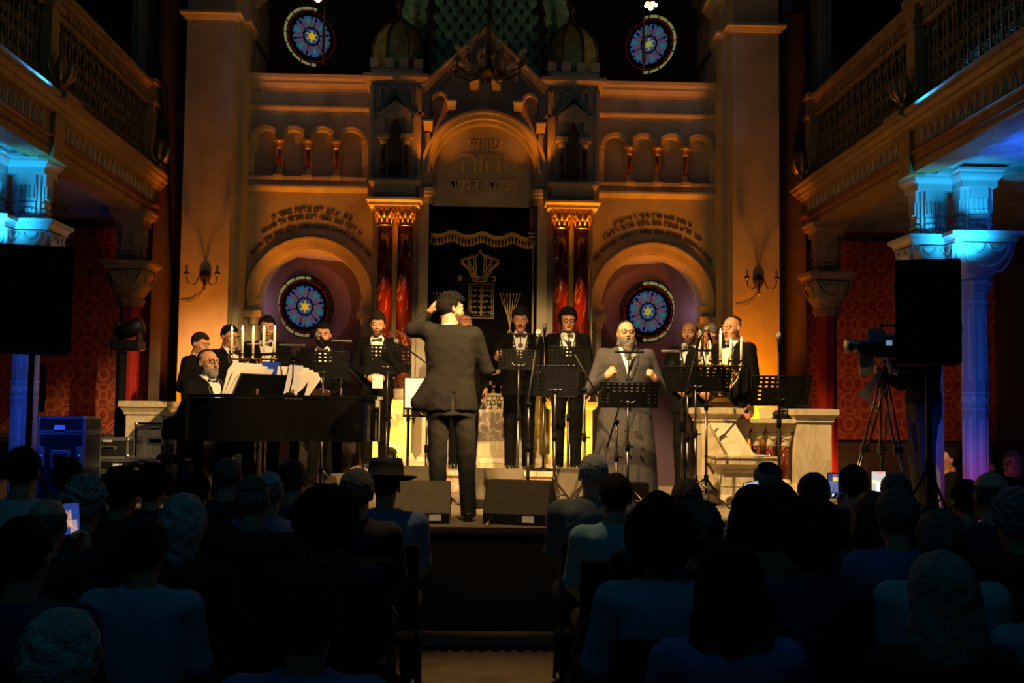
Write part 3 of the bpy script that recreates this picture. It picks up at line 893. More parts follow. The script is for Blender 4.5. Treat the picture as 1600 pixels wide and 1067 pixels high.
# ------------------------------------------------------------------ red marble columns flanking the ark, on cream pedestals
for i, x in enumerate((-1.14, -.90, .908, 1.146)):
    pos = ['outer column of the pair left of the ark', 'inner column of the pair left of the ark', 'inner column of the pair right of the ark', 'outer column of the pair right of the ark'][i]
    t = thing('marble_column', 'polished red marble column with gilt capital, '+pos, 'column', (x, 13.28, 1.72), group='red marble columns of the ark')
    MB().lathe([(.13,0),(.13,.05),(.115,.07),(.12,.10),(.10,.13)], n=20).build('column_base', M['marble_white'], t)
    MB().lathe([(.096,.13),(.093,1.2),(.09,2.02)], n=24).build('shaft', M['marble_red'], t)
    MB().lathe([(.095,2.0),(.105,2.01),(.105,2.03),(.095,2.04)], n=20).build('astragal', M['gold'], t)
    c = MB().lathe([(.085,2.03),(.09,2.10),(.10,2.16),(.115,2.20)], n=20)
    for k in range(10):
        a = 2*PI*k/10
        for r0, zz, h in ((.088,2.04,.10),(.095,2.09,.09)):
            aa = a+(PI/10 if zz > 2.05 else 0)
            ca, sa = math.cos(aa), math.sin(aa)
            c.tube([(r0*ca, r0*sa, zz), ((r0+.018)*ca, (r0+.018)*sa, zz+h*.7), ((r0+.035)*ca, (r0+.035)*sa, zz+h)], [.018,.016,.006], 5)
    for sx in (-1, 1):
        for sy in (-1, 1):
            for q in (0, 1):
                sp = spiral(0, 0, .038, .008, PI, 1.4, 16)
                ang = math.atan2(sy, sx)+(q-.5)*.5
                Mx = Matrix.Translation((sx*.085, sy*.085, 2.17)) @ Matrix.Rotation(0 if q == 0 else PI/2, 4, 'Z')
                c.tube([Mx @ Vector((p[0]*sx, p[1], p[2])) for p in sp], .010, 5)
    c.build('capital', M['gilt'], t)
    MB().box(-.118, .118, -.118, .118, 2.2, 2.235).build('abacus', M['gilt'], t)
for s in (-1, 1):
    sd = 'left' if s < 0 else 'right'
    t = thing('entablature', 'projecting stone entablature block over the %s pair of red columns' % sd, 'entablature', (s*1.03, 13.28, 3.95), kind='structure')
    w = MB()
    path = [(-.27,.3,0),(-.27,-.13,0),(.27,-.13,0),(.27,.3,0)]
    w.sweep([(0,0),(.02,0),(.02,.035),(.05,.06),(.05,.085),(0,.09)], path); w.box(-.27,.27,-.13,.3,0,.09)
    w.build('lower_cornice', M['stone'], t)
    MB().box(-.24, .24, -.11, .3, .09, .24).build('block', M['stone'], t)
    w = MB().sweep([(0,0),(.03,.02),(.05,.035),(.05,.06),(0,.06)], [(-.25,.3,.24),(-.25,-.11,.24),(.25,-.11,.24),(.25,.3,.24)]); w.box(-.25,.25,-.11,.3,.24,.30)
    w.build('upper_cornice', M['stone'], t)
    t = thing('column_pedestal', 'cream marble pedestal under the %s pair of red columns' % sd, 'pedestal', (s*1.03, 13.28, .97), group='pedestals of the ark')
    def ped(mb, n, m): return mb.build(n, m, t)
    ped(MB().box(-.24, .24, -.17, .2, .16, .66), 'die', M['marble_white'])
    pth = [(-.24,.2,0),(-.24,-.17,0),(.24,-.17,0),(.24,.2,0)]
    w = MB().sweep([(0,0),(.08,0),(.08,.07),(.05,.09),(.03,.14),(0,.16)], pth).box(-.24,.24,-.17,.2,0,.16)
    ped(w, 'pedestal_base', M['marble_white'])
    w = MB().sweep([(0,0),(.02,0),(.05,.04),(.06,.09),(0,.09)], [(p[0],p[1],.66) for p in pth]).box(-.24,.24,-.17,.2,.66,.75)
    ped(w, 'pedestal_cap', M['marble_white'])
    ped(MB().box(-.16, .16, -.178, -.165, .24, .58), 'inlay_panel', M['marble_grey'])

# altar block below the curtain
t = thing('altar_block', 'cream marble altar block with a carved dedication and brown panel under the curtain', 'altar', (0, 12.95, .97))
path = [(-.66,.5,0),(-.66,0,0),(.66,0,0),(.66,.5,0)]
def pz(z): return [(p[0],p[1],z) for p in path]
MB().box(-.66, .66, 0, .5, .10, .80).build('body', M['marble_white'], t)
w = MB().sweep([(0,0),(.09,0),(.09,.05),(.06,.06),(.05,.11),(.02,.13),(0,.16)], path).box(-.66,.66,0,.5,0,.16); w.build('base_moulding', M['marble_white'], t)
MB().box(-.56, .56, -.008, .01, .30, .62).build('inlay_panel', M['marble_grey'], t)
w = MB().sweep([(0,0),(.015,0),(.03,.02),(.03,.03),(0,.03)], pz(.80)).box(-.66,.66,0,.5,.80,.83); w.build('cap_moulding', M['marble_white'], t)
w = MB()
for k in range(14):
    x = -.60+1.2*k/13
    w.lathe([(.026,0),(.034,.02),(.022,.05),(.03,.085),(.036,.09)], (x, .03, .83), 10)
w.build('baluster_row', M['gold'], t)
w = MB().box(-.64,.64,-.02,.5,.925,.97); w.build('rail', M['gold'], t)
w = MB()
for s_, z, tw in (('הוקם לזכר ראשי הקהילה', .755, 1.05), ('ונדבת ליבם של בני העדה', .70, 1.05), ('ת נ צ ב ה', .655, .5)):
    ln = text_line(MB(), s_, 1.0, flat_place(0, 0, 0)); text_line(w, s_, tw/ln*.96, flat_place(0, -.001, z), .004)
w.build('inscription', M['ink'], t)

# ------------------------------------------------------------------ ark curtain
t = thing('ark_curtain', 'black velvet ark curtain embroidered with crown, tablets and lamps', 'curtain', (0, 13.62, 1.90))
w = MB(); vs = []; fs = []; nx = 80; H = 2.14
for i in range(nx+1):
    x = -.62+1.24*i/nx; yy = .012*math.sin(i*.55)+.006*math.sin(i*1.7)
    vs += [(x, yy, 0), (x, yy*.6, H), ]
for i in range(nx): fs.append((2*i,2*i+2,2*i+3,2*i+1))
w.add(vs, fs, None, True); w.build('curtain_cloth', M['velvet'], t)
w = MB(); yv = -.03
pts = []
for i in range(61):
    u = i/60; x = -.62+1.19*u
    ph = (u*3.33) % 1.0
    pts.append((x, yv, 1.745-.03*u+.05*abs(math.cos(PI*(u*3.33-.72)))**3+0*.0))
vs = []; fs = []
for p in pts: vs += [(p[0],p[1],p[2]),(p[0],p[1]-.01,p[2]+.055),(p[0],p[1]+.01,p[2]+.055)]
for i in range(60):
    for j in range(3): fs.append((3*i+j, 3*i+(j+1) % 3, 3*i+3+(j+1) % 3, 3*i+3+j))
w.add(vs, fs); val = w.build('valance_braid', M['fringe'], t)
w = MB()
for i in range(0, 61, 2):
    p = pts[i]; w.lathe([(.004,0),(.012,-.012),(.009,-.02),(.014,-.05),(.019,-.085),(0,-.085)], (p[0], p[1]-.005, p[2]+.005), 7)
w.build('tassel_fringe', M['fringe'], val)
w = MB()   # dark upper valance
vs = []
w.add([(-.62,-.028,H),(.60,-.028,H)]+[(p[0], p[1]+.004, p[2]+.03) for p in reversed(pts)], [tuple(range(63))]); w.build('upper_valance', M['velvet'], t)
Yc = -.045
# crown
w = MB(); cx, cz = -.03, 1.40; R = .0065
for s in (-1, 1):
    for a, b, c_ in ((.03,.05,.17),(.06,.12,.16),(.09,.20,.13)):
        w.tube([(cx+s*a, Yc, cz-.10), (cx+s*(a+.015), Yc, cz-.03), (cx+s*b, Yc, cz+.05), (cx+s*(b+.005), Yc, cz+c_*.62), (cx+s*b*.72, Yc, cz+c_*.85), (cx+s*b*.35, Yc, cz+c_*.95)], R*1.3, 6)
        w.tube([(cx+s*(a+.02), Yc, cz-.10), (cx+s*(a+.045), Yc, cz-.03), (cx+s*(b+.022), Yc, cz+.05), (cx+s*(b+.024), Yc, cz+c_*.66), (cx+s*b*.8, Yc, cz+c_*.95)], R, 6)
w.tube([(cx+.10*u, Yc, cz-.105-.012*math.cos(u*PI/2)) for u in np.linspace(-1.05,1.05,9)], R*1.6, 6)
w.tube([(cx+.10*u, Yc, cz-.155-.015*math.cos(u*PI/2)) for u in np.linspace(-.85,.85,9)], R*1.6, 6)
for u in np.linspace(-.8,.8,6): w.ball((cx+.1*u, Yc, cz-.14), .013, 8, 6)
w.ball((cx, Yc, cz+.18), .014, 8, 6); w.tube([(cx-.02,Yc,cz+.20),(cx+.02,Yc,cz+.20)], R, 6); w.tube([(cx,Yc,cz+.18),(cx,Yc,cz+.215)], R, 6)
w.build('embroidered_crown', M['emb'], t)
w = MB()
for s_, x, z in (('כ', .135, 1.235), ('ת', -.265, 1.235)):
    text_line(w, s_, .11, flat_place(x, Yc+.012, z), .006)
w.build('embroidered_letters', M['emb'], t)
w = MB()
def frame(x0, x1, z0, z1, r, y=Yc): w.tube([(x0,y,z0),(x1,y,z0),(x1,y,z1),(x0,y,z1)], r, 6, closed=True)
tx0, tx1, tz0, tz1 = -.155, .135, .80, 1.20
frame(tx0, tx1, tz0, tz1, .006); frame(tx0+.022, (tx0+tx1)/2-.008, tz0+.025, tz1-.025, .004); frame((tx0+tx1)/2+.008, tx1-.022, tz0+.025, tz1-.025, .004)
L1 = ['אנכי ה', 'לא יהיה', 'לא תשא', 'זכור את', 'כבד את']; L2 = ['לא תרצח', 'לא תנאף', 'לא תגנב', 'לא תענה', 'לא תחמד']
for k in range(5):
    z = tz1-.085-.066*k
    for s_, x in ((L1[k], tx1-.072), (L2[k], tx0+.075)):
        text_line(w, s_, .044, flat_place(x, Yc+.012, z), .004)
w.build('embroidered_tablets', M['emb'], t)
for x in (-.46, .33):
    w = MB(); z0 = .40; top = 1.10
    for k in range(-3, 4):
        xx = x+.037*k*1.05
        w.tube([(xx, Yc, top-.02), (x+.004*k, Yc, .78-.05*(3-abs(k)) if k else .70)], .0045, 5)
        w.tube([(xx-.012, Yc, top-.015), (xx+.012, Yc, top-.015)], .005, 5); w.tube([(xx,Yc,top-.015),(xx,Yc,top+.012)], .003, 5)
    w.tube([(x,Yc,.78),(x,Yc,.55)], .007, 6)
    for s in (-1, 1):
        w.tube([(x+s*.01,Yc,.66),(x+s*.05,Yc,.58),(x+s*.075,Yc,.555)], .006, 5); w.tube([(x+s*.085,Yc,.545),(x+s*.06,Yc,.48),(x+s*.035,Yc,.42),(x+s*.05,Yc,.15)], .007, 5)
    for z, h in ((.55,.10),(.53,.095),(.46,.06),(.42,.045)): w.tube([(x-h,Yc,z),(x+h,Yc,z)], .008, 6)
    w.tube([(x-.03,Yc,.4),(x-.03,Yc,.16)], .006, 5); w.tube([(x+.03,Yc,.4),(x+.03,Yc,.16)], .006, 5); w.tube([(x,Yc,.4),(x,Yc,.16)], .006, 5)
    w.build('embroidered_lamp', M['emb'], t)
w = MB(); x = .13; z = .16
for k, (dx, dz) in enumerate(((-.06,-.02),(0,.03),(.07,.01))):
    for j in range(5):
        a = 2*PI*j/5; w.ball((x+dx+.018*math.cos(a), Yc, z+dz+.018*math.sin(a)), (.012,.004,.012), 6, 5)
w.tube([(x-.09,Yc,z-.08),(x-.05,Yc,z-.03),(x+.01,Yc,z-.03),(x+.08,Yc,z-.01)], .005, 5)
w.build('embroidered_flowers', M['emb'], t)
# gilded colonnette of the cabinet beside the curtain
for s in (1,):
    t = thing('cabinet_colonnette', 'slender gilded colonnette at the right edge of the black curtain', 'column', (s*.60, 13.56, 1.90))
    MB().lathe([(.02,0),(.014,.04),(.012,1.64)], n=10).build('shaft', M['emb'], t)
    MB().lathe([(.02,1.64),(.05,1.66),(.035,1.69),(.045,1.74)], n=10).box(-.055,.055,-.05,.05,1.76,1.78).box(-.065,.065,-.05,.05,1.80,1.815).build('capital', M['fringe'], t)
    MB().box(-.05,.05,-.03,.05,1.82,2.12).build('upper_post', M['gallery_red'], t)
# ================================================================== GALLERIES
XG = 3.86
def sidefix(mb, sx):
    if sx < 0: mb.mirror()
    return mb
def damask_soffit():
    return mat('painted_soffit', (.30,.32,.34), .5, bump=.6, bscale=9, var=.35, vscale=5)
M['soffit'] = damask_soffit()
def make_baluster():
    w = MB()   # ornate cast panel in the yz plane, .2 wide, .72 high
    P = lambda pts: [(0, p[0], p[2]) for p in pts]
    w.box(-.014, .014, -.012, .012, 0, .72)
    for s in (-1, 1):
        w.box(-.008, .008, s*.098-.006, s*.098+.006, 0, .72)
        w.tube(P([(x*s, 0, z) for x, _, z in arc_pts(.0, .58, .085, 0, PI/2, 6)]), .013, 5)
        w.tube(P([(x*s, 0, z) for x, _, z in spiral(.045, .44, .045, .01, PI, 1.5, 14)]), .009, 5)
        w.tube(P([(x*s, 0, z) for x, _, z in spiral(.045, .30, .042, .01, 0, 1.5, 14)]), .009, 5)
        w.tube(P([(x*s, 0, z) for x, _, z in spiral(.045, .15, .045, .01, PI, 1.5, 14)]), .009, 5)
        w.tube(P([(s*.085,0,.58),(s*.09,0,.36),(s*.02,0,.22),(s*.09,0,.06)]), .008, 5)
    for z in (.05, .22, .37, .52): w.ball((0, 0, z), (.02,.03,.03), 8, 6)
    w.ball((-.012, 0, .66), (.014,.02,.03), 8, 6)
    return w.mesh('baluster', M['baluster'])
BAL = make_baluster()
def ornament(mb, c, k=1.0):
    x, y, z = c
    mb.ball((x, y, z+.02), (.06*k,.06*k,.05*k), 10, 7)
    mb.lathe([(.03*k,-.10*k),(.05*k,-.04*k),(.025*k,.02),(.055*k,.12*k),(.03*k,.20*k),(0,.26*k)], (x, y, z), 10)
    for i in range(7):
        a = 2*PI*i/7
        ca, sa = math.cos(a), math.sin(a)
        mb.tube([(x+.03*k*ca, y+.03*k*sa, z-.05*k), (x+.10*k*ca, y+.10*k*sa, z+.02*k), (x+.13*k*ca, y+.13*k*sa, z+.12*k), (x+.09*k*ca, y+.09*k*sa, z+.17*k)], [.02*k,.028*k,.02*k,.006], 6)
for sx in (-1, 1):
    side = 'left' if sx < 0 else 'right'
    t = thing('balcony', 'ochre painted gallery balcony with ornate railing along the %s side' % side, 'balcony', (sx*XG, 10.3, 3.8), kind='structure')
    def bp(mb, n, m, par=None):
        return at0(sidefix(mb, sx), t).build(n, m, par or t)
    y0, y1 = 5.2, 13.7
    bp(MB().box(XG, XG+.22, y0, y1, 3.80, 4.22), 'fascia_beam', M['gallery'])
    w = MB().box(XG+.22, 6.5, y0, y1, 3.86, 3.96)
    for yy in (7.1, 10.3, 13.4): w.box(XG+.2, 6.5, yy-.18, yy+.18, 3.80, 3.87)
    w.box(XG+.2, XG+.34, y0, y1, 3.83, 3.87)
    bp(w, 'soffit', M['soffit'])
    bp(MB().box(XG+.08, 6.5, y0, y1, 4.30, 4.36), 'gallery_floor', M['gallery_red'])
    w = MB()
    path = [(XG, y0, 0), (XG, y1, 0), (XG+.3, y1, 0)]
    def rev(prof, z, off=0):   # path runs away from the camera, outward is -x
        return [(-o+off, q) for o, q in prof]
    for z, prof in ((3.955, [(0,0),(.02,.0),(.035,.015),(.035,.03),(0,.035)]), (3.875, [(0,0),(.012,0),(.012,.02),(0,.025)])):
        w.sweep([(-o, q+z) for o, q in prof], path)
    bp(w, 'fascia_moulding', M['gallery_red'])
    w = MB()
    w.sweep([(-o, q+4.18) for o, q in [(0,0),(.03,0),(.03,.02),(.06,.05),(.06,.07),(.10,.10),(.10,.13),(.12,.14),(.12,.17),(-.22,.18),(-.22,.1),(0,.1)]], path)
    bp(w, 'ledge', M['gallery'])
    w = MB(); n = 0; yy = 5.6
    while yy < 13.5:
        if min(abs(yy-7.1), abs(yy-10.3)) > .22:
            x = XG-.004
            w.tube([(x,yy-.042,3.995),(x,yy-.036,4.07),(x,yy,4.15),(x,yy+.036,4.07),(x,yy+.042,3.995)], .009, 4)
            w.tube([(x,yy-.015,4.01),(x,yy-.015,4.05),(x,yy,4.08),(x,yy+.015,4.05),(x,yy+.015,4.01)], .004, 4)
        yy += .155
    bp(w, 'lancet_frieze', M['motif'])
    w = MB()
    for yy in (7.1, 10.3):
        w.box(XG-.04, XG+.1, yy-.13, yy+.13, 3.78, 4.20); w.box(XG-.16, XG+.1, yy-.2, yy+.2, 4.30, 4.36)
    bp(w, 'fascia_pilaster', M['gallery'])
    w = MB().box(XG+.07, XG+.19, y0, y1-.05, 5.32, 5.42).box(XG+.04, XG+.22, y0, y1-.05, 5.37, 5.42)
    bp(w, 'handrail', M['gallery_red'] if False else M['gallery'])
    w = MB().box(XG+.09, XG+.17, y0, y1-.05, 5.16, 5.20).box(XG+.12, XG+.15, y0, y1-.05, 5.20, 5.32)
    yy = y0
    while yy < y1-.1:
        w.box(XG+.085, XG+.13, yy, yy+.04, 5.215, 5.305); yy += .075
    bp(w, 'dentil_band', M['gallery'])
    w = MB().box(XG+.07, XG+.19, y0, y1-.05, 4.36, 4.44); bp(w, 'bottom_rail', M['baluster'])
    for yy in (7.1, 10.3, 13.58):
        w = MB().box(XG+.03, XG+.23, yy-.1, yy+.1, 4.36, 5.36)
        w.box(XG+.05, XG+.21, yy-.08, yy+.08, 5.36, 5.42).box(XG-.0, XG+.26, yy-.14, yy+.14, 5.40, 5.46).box(XG+.0, XG+.26, yy-.13, yy+.13, 5.16, 5.20)
        bp(w, 'newel_post', M['gallery'])
        w = MB(); ornament(w, (XG-.03, yy, 4.52)); bp(w, 'gilded_ornament', M['gilt'])
    yy = 13.38
    while yy > 5.9:
        if min(abs(yy-7.1), abs(yy-10.3)) > .18:
            o = link(bpy.data.objects.new('baluster', BAL), t)
            o.location = (sx*.13, yy-10.3, 4.44-3.8)
        yy -= .205

# ------------------------------------------------------------------ gallery columns
def octo(r, n=8, rot=PI/8): return [(r*math.cos(rot+2*PI*i/n), r*math.sin(rot+2*PI*i/n)) for i in range(n)]
def gallery_column(x, y, label, aw, red=False, group=None):
    t = thing('gallery_column', label, 'column', (x, y, 0), group=group, kind='structure')
    pm = M['col_red'] if red else M['col_paint']; cm = M['gallery'] if red else M['col_paint']
    w = MB()
    w.zprism(octo(.115), .18, 2.74); w.build('shaft', pm, t)
    w = MB().zprism(octo(.17), 0, .10).zprism(octo(.145), .10, .18); w.build('column_base', cm, t)
    if not red:
        w = MB()
        for z, h, r in ((1.80,.02,.121),(1.66,.02,.121),(2.62,.02,.121),(1.73,.05,.117)): w.zprism(octo(r), z, z+h)
        for i in range(8):
            a = 2*PI*i/8; ca, sa = math.cos(a), math.sin(a); rr = .115*math.cos(PI/8)
            Mx = Matrix.Rotation(a, 4, 'Z')
            for z0, z1 in ((.30,1.58),(1.92,2.56)): w.box(rr, rr+.004, -.012, .012, z0, z1, Mx)
            for k in range(6):
                b = 2*PI*k/6; w.ball((rr+.002, .016*math.cos(b), 1.735+.016*math.sin(b)), (.004,.011,.011), 6, 4, Mx)
        w.build('stencil_bands', M['col_band'], t)
    w = MB().zprism(octo(.14), 2.74, 2.78).zprism(octo(.16), 2.78, 2.82); w.build('neck_ring', cm, t)
    # cushion capital
    w = MB(); n = 32; vs = []; fs = []; lv = [(0,.13,0),(.06,.17,.15),(.13,.205,.45),(.20,aw*.86,.8),(.27,aw*.93,1),(.33,aw*.93,1)]
    for z, r, q in lv:
        for i in range(n):
            a = 2*PI*i/n+PI/n; c, s = math.cos(a), math.sin(a)
            k = (1-q)*1+q/max(abs(c), abs(s)); vs.append((r*k*c, r*k*s, 2.82+z))
    for j in range(len(lv)-1):
        for i in range(n): fs.append((j*n+i, j*n+(i+1) % n, (j+1)*n+(i+1) % n, (j+1)*n+i))
    fs.append(tuple(range(n-1,-1,-1))); fs.append(tuple((len(lv)-1)*n+i for i in range(n)))
    w.add(vs, fs); cap = w.build('cushion_capital', cm, t)
    w = MB()
    for i in range(4):
        Mx = Matrix.Rotation(PI/2*i, 4, 'Z'); yf = -aw*.945
        pts = arc_pts(0, 3.13, aw*.72, PI, 2*PI, 14, yf)
        pts = [Vector((p[0], p[1]+.22*max(0, (3.07-p[2]))**1.0*(.9), p[2])) for p in pts]
        w.tube([Mx @ p for p in pts], .016, 6)
        for s in (-1, 1):
            w.tube([Mx @ Vector((p[0], p[1], p[2])) for p in arc_pts(s*aw*.33, 3.13, aw*.25, PI, 2*PI, 8, yf-.005)], .013, 5)
        w.tube([Mx @ Vector((-aw*.86,yf-.002,3.13)), Mx @ Vector((aw*.86,yf-.002,3.13))], .010, 5)
    w.build('lunette_relief', cm, cap)
    w = MB()
    def sq(h, z): return [(-h,-h,z),(h,-h,z),(h,h,z),(-h,h,z)]
    w.box(-aw*.93, aw*.93, -aw*.93, aw*.93, 3.14, 3.25)
    w.sweep([(0,0),(.02,.0),(.02,.025),(.04,.05),(.06,.055),(.06,.09),(0,.10)], [tuple(p) for p in sq(aw*.92, 3.15)], closed=True)
    w.build('abacus', cm, t)
    w = MB().box(-.11, .11, -.11, .11, 3.25, 3.66); w.build('upper_post', cm, t)
    # consoles on each side of the post
    w = MB()
    for i in range(4):
        Mx = Matrix.Rotation(PI/2*i, 4, 'Z')
        w.box(-.08, .08, -.15, -.10, 3.56, 3.66, Mx)
        w.box(-.085, .085, -.135, -.10, 3.42, 3.56, Mx)
        for k in range(4):
            xx = -.06+.04*k
            w.box(xx-.008, xx+.008, -.155, -.13, 3.45, 3.56, Mx); w.ball((xx, -.15, 3.45), .014, 6, 5, Mx)
        w.box(-.08, .08, -.14, -.1, 3.37, 3.41, Mx)
        for k in range(5):
            xx = -.07+.035*k; w.ball((xx, -.13, 3.335+.008*(k % 2)), (.02,.025,.025), 7, 5, Mx); w.ball((xx, -.125, 3.285), (.015,.015,.02), 7, 5, Mx)
    w.build('console', cm, t)
    w = MB().box(-.16, .16, -.16, .16, 3.66, 3.74)
    w.sweep([(0,0),(.015,0),(.04,.03),(.05,.05),(.05,.075),(.075,.085),(.075,.11),(0,.12)], [tuple(p) for p in sq(.15, 3.72)], closed=True)
    w.box(-.15, .15, -.15, .15, 3.72, 3.84)
    w.build('bracket_cap', cm, t)
    return t
for sx in (-1, 1):
    sd = 'left' if sx < 0 else 'right'
    gallery_column(sx*4.10, 10.45, 'blue-lit gallery column nearest the aisle, %s pair' % sd, .245)
    gallery_column(sx*4.43, 10.25, 'blue-lit gallery column nearest the wall, %s pair' % sd, .285)
    gallery_column(sx*4.00, 13.2, 'red-painted gallery column beside the %s pier' % sd, .23, red=True)

# ------------------------------------------------------------------ hanging and wall lamps
def tu(w, pts, r, n=6): return w.tube(pts, r, n)
t = thing('chandelier', 'dark bronze chandelier with unlit globe bulbs hanging before the gable', 'chandelier', (0.02, 11.5, 5.0))
w = MB(); w.tube([(0,0,.1),(0,0,4.8)], .022, 8).lathe([(.02,.2),(.05,.24),(.02,.30),(.02,.55),(.035,.6),(.02,.65)], n=10); w.build('stem', M['bronze'], t)
w = MB().lathe([(0,-.10),(.02,-.09),(.025,-.05),(.015,-.03),(.06,-.01),(.10,.01),(.12,.03),(.125,.045),(.09,.06),(.04,.075),(.03,.12)], n=18); w.build('bowl', M['bronze'], t)
for k in range(8):
    a = 2*PI*k/8+.25; ca, sa = math.cos(a), math.sin(a)
    R_ = .40 if k % 2 else .33; up = .10 if k % 2 else .16
    w = MB()
    prof = [(.09,.03),(.15,-.02),(.22,-.03),(.30*R_/.4,.01),(R_,.05),(R_,up)]
    w.tube([(r*ca, r*sa, z) for r, z in prof], .010, 6)
    w.tube([((.12+p[0])*ca, (.12+p[0])*sa, p[2]-.02) for p in spiral(0.04,.03,.04,.01,0,1.3,12)], .006, 5)
    w.lathe([(.0,0),(.035,.01),(.03,.02),(.012,.03)], (R_*ca, R_*sa, up-.03), 8)
    arm = w.build('arm', M['bronze'], t)
    w = MB().lathe([(.012,0),(.013,.07)], (R_*ca, R_*sa, up), 8).ball((R_*ca, R_*sa, up+.10), .034, 12, 8)
    w.build('bulb', M['bulb_off'], arm)
for k in range(4):
    a = 2*PI*k/4+.5; w = MB(); w.tube([(.02*math.cos(a),.02*math.sin(a),.62),(.16*math.cos(a),.16*math.sin(a),.30),(.20*math.cos(a),.20*math.sin(a),.02)], .004, 4); w.build('chain', M['bronze'], t)
for x, sd in ((-1.93,'left'),(1.90,'right')):
    t = thing('pendant_lamp', 'small glowing pendant lamp on a thin rod before the upper %s window' % sd, 'lamp', (x, 13.0, 6.30))
    MB().tube([(0,0,.06),(0,0,3.4)], .006, 6).build('rod', M['iron'], t)
    w = MB().lathe([(.012,.10),(.045,.06),(.05,.03),(.03,.02)], n=12)
    for k in range(5):
        a = 2*PI*k/5; w.tube([(0,0,.08),(.04*math.cos(a),.04*math.sin(a),.0),(.07*math.cos(a),.07*math.sin(a),.03),(.075*math.cos(a),.075*math.sin(a),.07)], .006, 5)
    w.build('lamp_holder', M['gold'], t)
    w = MB()
    for k in range(5):
        a = 2*PI*k/5; w.ball((.06*math.cos(a), .06*math.sin(a), .015), (.020,.020,.024), 8, 6)
    w.ball((0,0,-.02), .03, 10, 7); w.build('glowing_bulbs', M['bulb_on'], t)
    MB().tube([(0,.55,-.6),(0,.55,.9)], .018, 6).tube([(0,.55,.9),(0,.3,2.6),(0,0,3.4)], .01, 6).build('hanging_rod', M['iron'], t)
for x, z, sd in ((-3.235,3.10,'left'),(3.275,3.15,'right')):
    t = thing('wall_sconce', 'two-armed bronze wall sconce on the %s pier' % sd, 'sconce', (x, 13.49, z))
    MB().lathe([(.0,-.09),(.02,-.08),(.03,-.04),(.065,0),(.07,.06),(.04,.10),(0,.12)], n=14, sy=.4).build('back_plate', M['bronze'], t)
    MB().lathe([(0,-.15),(.012,-.13),(.02,-.1),(.0,-.08)], (0,-.03,0), 10).build('drop_finial', M['gold'], t)
    for s in (-1, 1):
        w = MB(); w.tube([(0,-.03,.03),(s*.05,-.09,.03),(s*.07,-.12,-.06),(s*.12,-.15,-.09),(s*.165,-.16,-.05),(s*.175,-.16,.02)], .007, 6)
        w.lathe([(.01,0),(.035,.03),(.03,.045),(.012,.05)], (s*.175,-.16,.02), 10)
        a = w.build('arm', M['bronze'], t)
        MB().lathe([(.011,.05),(.012,.08)], (s*.175,-.16,.02), 8).ball((s*.175,-.16,.12), (.018,.018,.028), 10, 7).build('bulb', M['bulb_off'], a)
    MB().tube([(0,.0,-.1),(-.06,.0,-.2),(-.16,.0,-.26),(-.27,.0,-.27)], .003, 4).build('cable', M['iron'], t)
t = thing('gallery_spotlight', 'small dark floodlight standing on the right gallery rail', 'spotlight', (4.13, 12.6, 5.42))
MB().lathe([(.0,-.10),(.06,-.10),(.07,.03),(.075,.10),(.0,.10)], (0,0,.13), 16, Matrix.Translation((0,0,.13)) @ Matrix.Rotation(PI/2,4,'X') @ Matrix.Translation((0,0,-.13))).build('lamp_body', M['teal_paint'], t)
MB().box(-.05,.05,-.05,.05,0,.06).build('foot', M['iron'], t)

